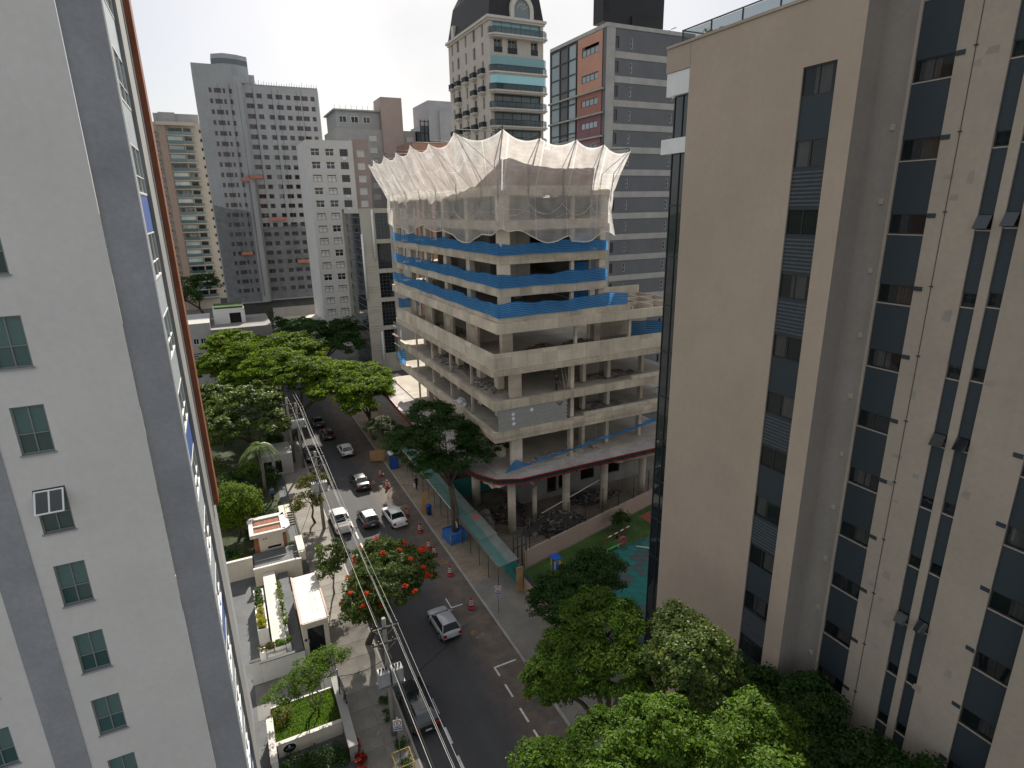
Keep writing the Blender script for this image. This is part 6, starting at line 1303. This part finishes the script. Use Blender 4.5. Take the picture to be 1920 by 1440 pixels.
for i, (a, b) in enumerate((((29.6, 41.2), (31.2, 39.9)), ((34.2, 41.9), (35.6, 40.6)))):
    t = thing('balance_plank', 'cream balance plank lying on the teal play floor', 'play equipment', (*a, .06), 0, 'cream planks on the play floor'); MB().tube([(*a, .14), (*b, .14)], .08, 6).obj('plank', M_cw, t)
struct('court', MB().prism([(38.5, 43.8), (42.5, 44.5), (42.5, 47.6), (38.5, 46.8)], 0, .035), mat('red_court', (.22, .07, .05), .9, .15, 1))
# ================================================================== VEHICLES
M_tyre = mat('tyre', (.018, .018, .018), .85, .1, 5); M_rim = mat('rim', (.40, .41, .42), .3, .05, 5, 0, None, 0, metal=.8)
M_cglass = glassmat('car_glass', (.012, .016, .018), 0, .04); M_lr = mat('tail_lamp', (.30, .012, .012), .2, 0, 1, 0, None, 0); M_lw = mat('head_lamp', (.60, .62, .62), .1, 0, 1, 0, None, 0)
M_plate = mat('number_plate', (.55, .56, .58), .5, 0, 1, 0, None, 0); M_blk = mat('black_trim', (.02, .02, .021), .5, .1, 3)
STY = {  # profile along length (rear..front, metres from rear): belt height; roof polygon rear base, rear top, front top, front base; roof height
    'hatch': dict(L=3.95, W=1.70, H=1.49, belt=[(0, .62), (.05, .93), (.35, .97), (2.7, .95), (3.0, .94), (3.7, .80), (3.88, .68), (3.95, .58)], gh=(.22, .62, 2.05, 2.95)),
    'sedan': dict(L=4.55, W=1.76, H=1.44, belt=[(0, .60), (.06, .92), (.75, .99), (1.0, .97), (3.2, .95), (3.5, .93), (4.3, .78), (4.48, .66), (4.55, .55)], gh=(.72, 1.35, 2.55, 3.45)),
    'suv': dict(L=4.65, W=1.88, H=1.68, belt=[(0, .66), (.05, 1.05), (.35, 1.10), (3.2, 1.08), (3.5, 1.05), (4.4, .94), (4.58, .8), (4.65, .66)], gh=(.2, .5, 2.55, 3.45)),
    'pickup': dict(L=5.1, W=1.82, H=1.72, belt=[(0, .72), (.05, 1.05), (.3, 1.06), (3.6, 1.06), (3.9, 1.04), (4.85, .98), (5.04, .84), (5.1, .7)], gh=(1.75, 1.95, 3.1, 3.85))}
def car(label, x, y, style, paint, yaw=0., roofm=None, cat='car', glassroof=False):
    S = STY[style]; L_, W, H = S['L'], S['W'], S['H']; hw = W / 2
    t = thing('pickup_truck' if style == 'pickup' else 'car', label, cat, (x, y, .0), R_(yaw))
    B = S['belt']; bx = [b[0] for b in B]; bz = [b[1] for b in B]
    ys = sorted(set([0, .03, .12, .3, .6, .9] + [L_ * k / 16 for k in range(1, 16)] + [L_ - .6, L_ - .3, L_ - .12, L_ - .03, L_]))
    rows = []
    for yy in ys:
        e = min(yy, L_ - yy); pw = hw * (1 - .16 * max(0, 1 - e / .55) ** 2.2); zb = float(np.interp(yy, bx, bz)); z0 = .24 + .12 * max(0, 1 - e / .4)
        prof = [(0, z0), (pw * .86, z0), (pw * .97, z0 + .1), (pw, (z0 + zb) * .5), (pw * .985, zb - .16), (pw * .93, zb - .03), (pw * .80, zb + .005), (pw * .4, zb + .03), (0, zb + .035)]
        rows.append([(p, yy - L_ / 2, z) for p, z in prof] + [(-p, yy - L_ / 2, z) for p, z in prof[-2:0:-1]])
    mb = MB(); mb.smooth = True; mb.grid(rows, close=True); mb.smooth = False; mb.poly(rows[0][::-1]); mb.poly(rows[-1]); body = mb.obj('body', paint, t, local=True)
    # wheel arches and wheels
    for sy, wy in ((0, .78), (1, L_ - .82)):
        for sx in (-1, 1):
            a = MB(); a.tube([(sx * (hw - .30), wy - L_ / 2, .335), (sx * (hw + .012), wy - L_ / 2, .335)], .395, 18); a.obj('wheel_arch', M_blk, t, local=True)
            w_ = MB(); w_.tube([(sx * (hw - .22), wy - L_ / 2, .33), (sx * (hw + .025), wy - L_ / 2, .33)], .325, 20); wo = w_.obj('wheel', M_tyre, t, local=True)
            r = MB(); r.tube([(sx * (hw + .02), wy - L_ / 2, .33), (sx * (hw + .032), wy - L_ / 2, .33)], .21, 14); r.obj('rim', M_rim, wo, local=True)
    r0, r1, f1, f0 = S['gh']; zb = lambda yy: float(np.interp(yy, bx, bz)) + .0
    bw, tw = hw * .90, hw * .70; zr = H - .05
    def c(sx, yy, top): return (sx * (tw if top else bw), yy - L_ / 2, zr if top else zb(yy) - .01)
    ym, yt = (r0 + f0) / 2, (r1 + f1) / 2
    def panel(name, pts, m, d=.0): 
        return MB().poly(pts).obj(name, m, t, local=True)
    for sx in (-1, 1):
        q = [c(sx, r0 + .05, 0), c(sx, f0 - .05, 0), c(sx, f1, 1), c(sx, r1, 1)]; panel('side_window', q if sx > 0 else q[::-1], M_cglass)
    panel('rear_window', [c(-1, r0, 0), c(1, r0, 0), c(1, r1, 1), c(-1, r1, 1)], M_cglass); panel('windscreen', [c(1, f0, 0), c(-1, f0, 0), c(-1, f1, 1), c(1, f1, 1)], M_cglass)
    rm_ = M_cglass if glassroof else (roofm or paint); P = []
    for i in range(9):
        v = i / 8; yy = r1 - .06 + (f1 - r1 + .12) * v; P.append([(tw * 1.03 * (u / 4 - 1), yy - L_ / 2, zr - .012 + .065 * (1 - (u / 4 - 1) ** 2) * (.55 + .45 * math.sin(math.pi * v)) ) for u in range(9)])
    mb = MB(); mb.smooth = True; mb.grid(P); mb.obj('roof', rm_, t, local=True)
    if glassroof: 
        mb = MB(); mb.smooth = True; mb.grid([[(p[0] * .78, p[1], p[2] + .012) for p in r] for r in P[1:-1]]); mb.obj('glass_roof', M_cglass, t, local=True)
    for sx in (-1, 1):
        for (a, b, rr) in ((r0, r1, .045), (f0, f1, .04)): MB().tube([c(sx, a, 0), c(sx, b, 1)], rr, 6).obj('pillar', paint, t, local=True)
        MB().tube([(sx * (bw + .005), ym - .1 - L_ / 2, zb(ym) - .01), (sx * (tw + .005), yt - .05 - L_ / 2, zr)], .03, 5).obj('pillar', M_blk, t, local=True)
        MB().tube([c(sx, r1, 1), c(sx, f1, 1)], .035, 6).obj('roof_rail', rm_, t, local=True)
        MB().box(min(sx * hw * .98, sx * (hw + .17)), max(sx * hw * .98, sx * (hw + .17)), f0 - .45 - L_ / 2, f0 - .33 - L_ / 2, zb(f0) - .03, zb(f0) + .12).obj('mirror', paint, t, local=True, bevel=.03)
        x0, x1 = sorted((sx * hw * .60, sx * hw * .93)); zt_ = zb(.12) - .06
        MB().box(x0, x1, -L_ / 2 - .012, -L_ / 2 + .10, zt_ - .24, zt_).obj('tail_light', M_lr, t, local=True, bevel=.02)
        x0, x1 = sorted((sx * hw * .50, sx * hw * .86)); MB().box(x0, x1, L_ / 2 - .20, L_ / 2 - .015, .50, .62).obj('headlight', M_lw, t, local=True, bevel=.03)
    MB().box(-hw * .86, hw * .86, -L_ / 2 - .03, -L_ / 2 + .04, .36, .54).obj('bumper', M_blk if style in ('suv', 'hatch') else paint, t, local=True, bevel=.02); MB().box(-.22, .22, -L_ / 2 - .035, -L_ / 2 - .02, .58, .70).obj('number_plate', M_plate, t, local=True)
    MB().box(-hw * .8, hw * .8, L_ / 2 - .05, L_ / 2 + .02, .34, .50).obj('bumper', M_blk, t, local=True, bevel=.02)
    if style == 'pickup': 
        MB().box(-hw * .8, hw * .8, -L_ / 2 + .1, 1.6 - L_ / 2, 1.07, 1.10).obj('load_bed', M_blk, t, local=True)
        for yy in (.4, 1.2): MB().tube([(-hw * .8, yy - L_ / 2, 1.1), (-hw * .8, yy - L_ / 2, 1.5), (hw * .8, yy - L_ / 2, 1.5), (hw * .8, yy - L_ / 2, 1.1)], .03, 5).obj('rack', M_blk, t, local=True)
    return t
def paint(name, c, rough=.28): return mat('paint_' + name, c, rough, .02, 2, 0, None, 0, spec=.5, coat=.7)
P_sil = paint('silver', (.38, .40, .42)); P_wht = paint('white', (.68, .68, .67)); P_blk = paint('black', (.016, .017, .018)); P_dgr = paint('dark_grey', (.05, .052, .055)); P_blu = paint('dark_blue', (.018, .022, .03)); P_red = paint('wine', (.07, .012, .015)); P_slv2 = paint('silver_roof', (.50, .51, .52))
car('silver hatchback driving away past the last red cone', 12.6, 39.6, 'hatch', P_sil, 2)
car('white sedan with sunroof beside the cones', 13.75, 59.0, 'sedan', P_wht, 3)
car('black hatchback with silver roof beside the white sedan', 11.0, 60.0, 'hatch', P_dgr, 3, P_slv2)
car('black car in the dappled shade ahead of the white sedan', 12.2, 69.8, 'sedan', P_blk, 3)
car('white hatchback driving on beside the plywood barrier', 12.6, 81.0, 'hatch', P_wht, 2)
car('dark red hatchback under the arching street trees', 11.4, 88.8, 'hatch', P_red, 1)
car('dark sedan furthest up the shaded street', 10.9, 95.4, 'sedan', P_dgr, 0)
car('black glass-roofed car parked by the near utility pole', 8.1, 32.4, 'suv', P_blk, 0, None, 'car', True)
car('pale pickup parked under the pole transformer', 8.1, 60.8, 'pickup', P_slv2, 0, None, 'pickup')
car('dark car parked at the left kerb by the twin poles', 8.1, 82.0, 'sedan', P_blu, 0)
car('blue-grey car parked beneath the flowering tree', 8.3, 45.6, 'hatch', paint('bluegrey', (.20, .23, .26)), 0)

# ================================================================== STREET FURNITURE
M_cone = mat('cone_red', (.34, .035, .03), .6, .2, 4, 0, None, .1); M_cwht = mat('cone_white', (.68, .66, .62), .6, .1, 4)
cone0 = thing('traffic_cone', '', 'cone', (0, 0, 0))
MB().lathe([(.34, 0), (.36, .06), (.33, .14), (.24, .2), (.2, .24)], n=18).obj('base', M_cone, cone0, local=True)
MB().lathe([(.2, .24), (.13, 1.0), (.10, 1.06), (.06, 1.07)], n=18).obj('body', M_cone, cone0, local=True)
for z in (.36, .56, .76): MB().lathe([(.2 - .092 * (z - .24) + .006, z), (.2 - .092 * (z + .11 - .24) + .006, z + .11)], n=18).obj('white_band', M_cwht, cone0, local=True)
labs = ['red and white traffic drum nearest the silver hatchback', 'red traffic drum below the blue tree box', 'red traffic drum partly behind the flowering tree', 'red traffic drum close to the kerb beside the blue tree box', 'red traffic drum behind the white sedan', 'red traffic drum beside the white sedan', 'red traffic drum level with the black car', 'red traffic drum near the plywood barrier']
for i, (x, y) in enumerate(((15.6, 40.9), (15.65, 46.3), (15.4, 50.2), (15.3, 51.6), (15.5, 55.2), (15.2, 59.2), (15.1, 67.3), (15.2, 71.0))):
    o = cone0 if i == 0 else copy_tree(cone0); o.location = (x, y, .004); o['label'] = labs[i]; o['group'] = 'traffic drums along the right lane'; o.rotation_euler[2] = i * .7
# utility poles
M_pole = mat('pole_concrete', (.26, .245, .22), .9, .2, 1, .3); M_tr = mat('transformer_grey', (.35, .36, .355), .5, .1, 2, .2)
def pole(label, x, y, h, arms, trafo=None):
    t = thing('utility_pole', label, 'utility pole', (x, y, .12))
    MB().tube([(x, y, .1), (x, y, h)], [.19, .12], 12).obj('shaft', M_pole, t)
    for z in arms:
        a = MB().box(x - .9, x + .9, y - .16, y - .06, z, z + .11).obj('crossarm', mat('arm_timber', (.10, .085, .07), .9, .2, 2), t)
        for k in (-.8, -.45, .45, .8): MB().lathe([(.03, 0), (.06, .05), (.04, .1), (.06, .15), (.03, .2)], (x + k, y - .11, z + .11), 8).obj('insulator', M_alu, a)
        MB().tube([(x - .7, y - .1, z), (x, y - .1, z - .6)], .02, 5).tube([(x + .7, y - .1, z), (x, y - .1, z - .6)], .02, 5).obj('arm_brace', M_steel, a)
    if trafo:
        for j, dx in enumerate((-.42, .42)):
            b = MB().box(x + dx - .37, x + dx + .37, y - .85, y - .2, trafo, trafo + 1.0).obj('transformer', M_tr, t, bevel=.05)
            MB().box(x + dx - .28, x + dx + .28, y - .9, y - .86, trafo + .15, trafo + .85).obj('cooling_fins', M_tr, b)
            for k in (-.2, 0, .2): MB().lathe([(.05, 0), (.07, .1), (.04, .25)], (x + dx + k, y - .5, trafo + 1.0), 8).obj('bushing', M_alu, b)
        MB().box(x - .85, x + .85, y - .85, y - .18, trafo - .12, trafo - .02).obj('platform', M_steel, t)
    return t
pole('near concrete utility pole with two grey transformers behind the parking sign', 6.05, 31.2, 9.3, (7.5, 8.6), 4.9)
pole('concrete utility pole with transformers above the pale pickup', 6.3, 60.6, 9.3, (7.6, 8.6), 5.0)
pole('thin utility pole beside the parked dark car', 6.5, 78.6, 9.4, (7.8, 8.7), 6.2)
pole('bare utility pole in the tree shade next to the thin one', 5.6, 81.0, 9.6, (8.6,))
M_wire = mat('pale_cable', (.55, .55, .53), .5, .1, 3); M_wired = mat('black_cable', (.02, .02, .02), .6, .1, 3)
def cable(label, pts, r, m, group, sag=.5):
    P = []
    for a, b in zip(pts, pts[1:]):
        for i in range(14): t = i / 14; P.append((lerp(a[0], b[0], t), lerp(a[1], b[1], t), lerp(a[2], b[2], t) - sag * 4 * t * (1 - t)))
    P.append(pts[-1]); o = MB().tube(P, r, 5).obj('overhead_cable', m); tag(o, label, 'cable', group)
for i, (dx, z) in enumerate(((.45, 8.72), (.8, 8.72), (-.45, 8.72), (.8, 7.66))):
    cable('pale overhead power cable strung along the left poles', [(6.05 + dx, 4.0, z), (6.05 + dx, 31.1, z + .1), (6.3 + dx, 60.5, z + .1), (6.5 + dx, 78.5, z + .2), (6.3 + dx, 104, z + .2)], .0105, M_wire, 'pale power cables', .35)
for i, (dx, z) in enumerate(((.1, 6.9), (.15, 6.6), (.12, 6.3))):
    cable('black telephone cable strung low along the left poles', [(6.05 + dx, 4.0, z), (6.05 + dx, 31.1, z), (6.3 + dx, 60.5, z), (6.5 + dx, 78.5, z), (6.3 + dx, 104, z)], .03, M_wired, 'black telephone cables', .5)
cable('black service cable from the near pole to the grey concrete wall', [(6.05, 31.1, 6.4), (3.4, 34.6, 3.2), (3.3, 35.0, 1.4)], .022, M_wired, None, .3)
cable('black service cable from the second pole to the guardhouse gate pier', [(6.3, 60.4, 6.4), (3.3, 56.0, 2.3)], .022, M_wired, None, .4)
cable('black cable crossing the road from the second pole to the site', [(6.3, 60.4, 6.7), (18.6, 56.0, 4.6)], .014, M_wired, None, .5)
mt = thing('meter_tangle', 'tangle of black cables on the wall post beside the lawn', 'cables', (3.5, 35.4, 1.2)); q = random.Random(9)
MB().tube([(3.35, 35.2, .1), (3.35, 35.2, 3.3)], .05, 6).obj('riser', M_steel, mt)
for k in range(12): MB().tube([(3.35, 35.2, 2.9 - .05 * k), (3.55 + .1 * q.random(), 35.0 - .12 * k, 2.2 - .05 * k), (3.45 + .2 * q.random(), 34.6 - .08 * k, 1.5), (3.5, 34.4, 1.2)], .02, 4).obj('cable_loop', M_wired if k % 4 else M_wire, mt)
# signs
def esign(label, x, y, z, rz, post=True):
    t = thing('parking_sign', label, 'sign', (x, y, .13), R_(rz))
    if post: MB().tube([(0, 0, 0), (0, 0, z + .5)], .03, 8).obj('post', M_steel, t, local=True)
    pl = MB().box(-.27, .27, -.06, -.04, z - .42, z + .42).obj('plate', M_whmet, t, local=True, bevel=.01)
    c = MB(); o1 = [(.24 * math.cos(a), -.066, z + .14 + .24 * math.sin(a)) for a in [6.283 * i / 28 for i in range(28)]]; o2 = [(.185 * math.cos(a), -.066, z + .14 + .185 * math.sin(a)) for a in [6.283 * i / 28 for i in range(28)]]
    c.grid([o1, o2], close=True); c.obj('ring', mat('sign_red', (.42, .03, .03), .5, 0, 1, 0, None, 0), pl, local=True)
    l = link('letter', text_mesh('E', .32, M_blk), pl, (0, -.066, z + .14)); l.rotation_euler = (R_(90), 0, 0)
    MB().box(-.25, .25, -.066, -.062, z - .20, z - .13).box(-.25, .25, -.066, -.062, z - .36, z - .25).obj('blue_strip', mat('sign_blue', (.05, .12, .30), .5, 0, 1, 0, None, 0), pl, local=True)
esign('white parking sign with circled E on the right pavement before the tree', 17.4, 39.1, 2.3, -24)
esign('white parking sign with circled E standing in front of the near pole', 5.95, 29.4, 2.6, -14)
tg = thing('tree_guard', 'yellow square metal frame on the pavement below the near parking sign', 'guard rail', (5.9, 28.6, .13))
MB().tube([(5.4, 28.1, .75), (6.5, 28.1, .75), (6.5, 29.3, .75), (5.4, 29.3, .75), (5.4, 28.1, .75)], .03, 6).obj('frame', mat('yellow_paint', (.48, .36, .06), .5, .1, 3), tg)
for x, y in ((5.4, 28.1), (6.5, 28.1), (6.5, 29.3), (5.4, 29.3)): MB().tube([(x, y, 0.12), (x, y, .75)], .03, 6).obj('leg', MATS['yellow_paint'], tg)
# blue wrapped tree box
M_btarp = mat('blue_tarp', (.045, .17, .46), .6, .15, 1.5, .2, None, .1)
bx_ = thing('tree_box', 'blue mesh wrapped tree protection box on the dusty pavement', 'tree guard', (18.25, 51.9, .13), R_(8))
def tarp(p, q_):
    n = 12; mb = MB(); mb.smooth = True
    P = [[(lerp(p[0], q_[0], i / n) + .03 * math.sin(i * 1.9 + k), lerp(p[1], q_[1], i / n) + .03 * math.cos(i * 2.3 + k), 1.15 * k / 6 + (.04 * math.sin(i * 1.1) if k == 6 else 0)) for i in range(n + 1)] for k in range(7)]; mb.grid(P); return mb
cn = [(-.95, -.95), (.95, -.95), (.95, .95), (-.95, .95)]
for i in range(4): tarp(cn[i], cn[(i + 1) % 4]).obj('tarp_side', M_btarp, bx_, local=True)
for c in cn: MB().tube([(*c, 0), (*c, 1.25)], .04, 6).obj('stake', M_ply, bx_, local=True)
for z in (.5, 1.12): MB().tube([(*c, z) for c in cn] + [(*cn[0], z)], .025, 5).obj('strap', M_pb, bx_, local=True)
mb = MB(); mb.smooth = True; mb.grid([[(.9 * (i / 5 - 1), .9 * (j / 5 - 1), 1.0 - .25 * max(0, 1 - math.hypot(i / 5 - 1, j / 5 - 1)) + .05 * math.sin(i * 2 + j)) for i in range(11)] for j in range(11)]); mb.obj('tarp_top', M_btarp, bx_, local=True)
# plywood barrier, board, bins
pb = thing('plywood_barrier', 'orange plywood barrier standing on the road edge past the black car', 'barrier', (15.9, 75.4, 0), R_(-20))
MB().box(-1.0, 1.0, -.03, .03, .35, 1.9).obj('board', M_ply, pb, local=True)
for x in (-.9, .9): MB().tube([(x, .03, 1.85), (x, .8, 0)], .05, 5).tube([(x, .03, 1.9), (x, -.05, 0)], .05, 5).obj('leg', M_ply, pb, local=True)
bo = thing('timber_board', 'tall orange timber board leaning upright by the kerb', 'board', (17.1, 58.7, .13)); o = MB().box(-.32, .32, -.03, .03, 0, 2.5).obj('board', mat('orange_timber', (.48, .25, .09), .8, .1, 2), bo, local=True); o.rotation_euler = (R_(-8), R_(8), R_(-20))
def bin_(label, x, y, h, w_):
    t = thing('blue_bin', label, 'bin', (x, y, .13)); MB().lathe([(w_ * .8, 0), (w_, h * .85), (w_ * 1.05, h * .9), (w_ * .9, h)], n=14).obj('drum', mat('blue_drum', (.02, .07, .24), .45, .1, 2), t, local=True); MB().lathe([(w_ * 1.07, h * .9), (w_ * 1.0, h * 1.03), (.05, h * 1.06)], n=14).obj('lid', M_pb, t, local=True)
bin_('dark blue drum beside the leaning timber board', 17.55, 58.2, 1.15, .32)
tb = thing('site_cabin', 'dark blue portable toilet cabin behind the plywood barrier', 'cabin', (17.4, 72.6, .13)); MB().box(-.55, .55, -.55, .55, 0, 2.1).obj('shell', mat('cabin_blue', (.04, .08, .16), .6, .1, 2), tb, local=True, bevel=.05); MB().box(-.4, .4, -.58, -.552, .1, 1.95).obj('door', M_pb, tb, local=True); MB().prism([(-.6, -.6), (.6, -.6), (.6, .6), (-.6, .6)], 2.1, 2.25).obj('roof', M_whmet, tb, local=True)

# ================================================================== PEOPLE
M_skin = mat('skin', (.32, .19, .13), .6, .05, 5, 0, None, 0); M_hair = mat('hair', (.015, .012, .01), .7, .1, 5)
def person(label, x, y, z, rz, shirt, trousers, walk=.15, arm=.1, lean=0., hat=None, held=None):
    t = thing('person', label, 'person', (x, y, z), R_(rz))
    J = dict(pel=(0, 0, .95), wst=(0, lean * .4, 1.12), chs=(0, lean, 1.34), nck=(0, lean, 1.50), hd0=(0, lean + .01, 1.58), hd1=(0, lean + .015, 1.72))
    R = dict(pel=(.155, .11), wst=(.135, .10), chs=(.175, .115), nck=(.06, .06), hd0=(.075, .085), hd1=(.075, .088))
    E_ = [('pel', 'wst'), ('wst', 'chs'), ('chs', 'nck'), ('nck', 'hd0'), ('hd0', 'hd1')]
    for s, sx in (('l', -1), ('r', 1)):
        w_ = walk * sx
        J.update({s + 'hip': (sx * .10, 0, .90), s + 'kn': (sx * .105, w_ * .6 - .02, .49), s + 'an': (sx * .11, w_ * 1.0 + (.06 if w_ < 0 else 0), .09), s + 'to': (sx * .115, w_ - .17, .04),
                  s + 'sh': (sx * .19, lean, 1.42), s + 'el': (sx * .25, lean + .03 - w_ * .4, 1.15), s + 'wr': (sx * .24, lean - .08 - arm - w_ * .4, .93), s + 'ha': (sx * .235, lean - .12 - arm - w_ * .45, .84)})
        R.update({s + 'hip': (.10, .10), s + 'kn': (.068, .068), s + 'an': (.048, .05), s + 'to': (.042, .035), s + 'sh': (.062, .062), s + 'el': (.045, .045), s + 'wr': (.033, .03), s + 'ha': (.035, .022)})
        E_ += [('pel', s + 'hip'), (s + 'hip', s + 'kn'), (s + 'kn', s + 'an'), (s + 'an', s + 'to'), ('chs', s + 'sh'), (s + 'sh', s + 'el'), (s + 'el', s + 'wr'), (s + 'wr', s + 'ha')]
        for k, (dx, ln) in enumerate(((-.028, .075), (-.01, .085), (.01, .08), (.026, .065))):
            n = s + 'f%d' % k; b = J[s + 'ha']; J[n] = (b[0] + dx * .4, b[1] - .02 + dx, b[2] - ln); R[n] = (.009, .009); E_.append((s + 'ha', n))
        b = J[s + 'ha']; J[s + 'th'] = (b[0] - sx * .03, b[1] - .045, b[2] - .02); R[s + 'th'] = (.011, .011); E_.append((s + 'wr', s + 'th'))
    keys = list(J); me = bpy.data.meshes.new('body'); me.from_pydata([J[k] for k in keys], [(keys.index(a), keys.index(b)) for a, b in E_], [])
    o = bpy.data.objects.new('body_tmp', me); COL.objects.link(o); o.modifiers.new('s', 'SKIN'); sv = me.skin_vertices[0].data
    for i, k in enumerate(keys): sv[i].radius = R[k]; sv[i].use_root = (k == 'pel')
    sb = o.modifiers.new('d', 'SUBSURF'); sb.levels = 2; sb.render_levels = 2
    dg = bpy.context.evaluated_depsgraph_get(); m2 = bpy.data.meshes.new_from_object(o.evaluated_get(dg)); bpy.data.objects.remove(o)
    m2.materials.clear(); [m2.materials.append(m) for m in (shirt, trousers, M_skin, M_blk)]
    for p in m2.polygons:
        cz = p.center.z; ax = abs(p.center.x); p.use_smooth = True
        p.material_index = 3 if cz < .10 else (2 if (cz > 1.475 or (ax > .19 and cz < 1.08)) else (1 if cz < .98 and ax < .2 else 0))
    m2.name = 'body'; link('body', m2, t)
    hp = [(.0, .0)] ; h = MB(); P = []
    for i in range(7):
        a = math.pi / 2 * i / 6; rr = .098 * math.cos(a); P.append([(rr * math.cos(u), lean + .03 + rr * 1.12 * math.sin(u), 1.665 + .115 * math.sin(a)) for u in [6.283 * k / 14 for k in range(14)]])
    h.smooth = True; h.grid(P, close=True); h.obj('helmet' if hat else 'hair', hat or M_hair, t, local=True)
    f = MB(); f.box(-.012, .012, lean - .095, lean - .07, 1.62, 1.66).obj('nose', M_skin, t, local=True)
    for sx in (-1, 1): MB().box(sx * .03 - .01, sx * .03 + .01, lean - .083, lean - .074, 1.665, 1.678).obj('eye', M_blk, t, local=True)
    return t
person('person in dark clothes holding a white bag on the covered pavement', 18.2, 65.0, .14, 10, mat('dark_cloth', (.025, .025, .03), .9), mat('black_cloth', (.015, .015, .017), .9))
bg_ = thing('carrier_bag', 'white bag carried by the person in dark clothes', 'bag', (17.93, 64.82, .55)); MB().prism([(-.14, -.07), (.14, -.07), (.14, .07), (-.14, .07)], 0, .42).obj('pouch', M_whmet, bg_, local=True, bevel=.05)
person('man in blue shirt walking on the garden steps near the palm', 1.9, 70.6, .02, 200, mat('blue_shirt', (.06, .16, .36), .9), mat('dark_trousers', (.03, .03, .035), .9))
person('worker in dark overalls standing at the open floor edge above the block wall', 29.7, 50.4, 15.26, 20, mat('navy_overall', (.02, .028, .05), .9), mat('navy_overall2', (.02, .028, .045), .9), .08, .15, -.05)
# garden path furniture
st2 = thing('skylight_panel', 'pale glazed skylight panel on the shaded garden path', 'skylight', (3.0, 66.6, .02)); MB().box(2.2, 3.5, 65.6, 67.8, .02, .5).obj('frame', M_alu, st2)
for i in range(2): MB().box(2.26 + .63 * i, 2.81 + .63 * i, 65.66, 67.74, .5, .53).obj('panel', M_cw, st2)
for k in range(5): struct('step', MB().box(2.2, 3.6, 63.4 + .35 * k, 63.75 + .35 * k - .003, 0, .12 * (k + 1)), M_pave)
lh = thing('side_house', 'grey flat garden pavilion with dark openings behind the palm', 'house', (0, 80, 0))
mb = MB(); facade(mb, 'y', 77.6, 1.2, 5.2, 0, 3.0, [(1.6, 2.6, .4, 2.2), (3.0, 3.8, .4, 2.2)], .2, -1); shell(mb, 1.2, 5.2, 77.6, 82, 0, 3.0, 'f'); mb.obj('wall', M_g3, lh); MB().box(1.3, 5.0, 78.0, 78.1, .2, 2.4).obj('opening', M_dark, lh)
t = thing('ladder', 'pale wooden ladder leaning inside the open floor beside the worker', 'ladder', (30.6, 50.2, 15.26))
for dx in (0, .4): MB().tube([(30.5 + dx, 50.0, 15.26), (30.5 + dx, 50.9, 18.0)], .03, 5).obj('rail', M_cw, t)
for k in range(8): MB().tube([(30.5, 50.0 + .11 * k + .05, 15.5 + .33 * k), (30.9, 50.0 + .11 * k + .05, 15.5 + .33 * k)], .02, 5).obj('rung', M_cw, t)
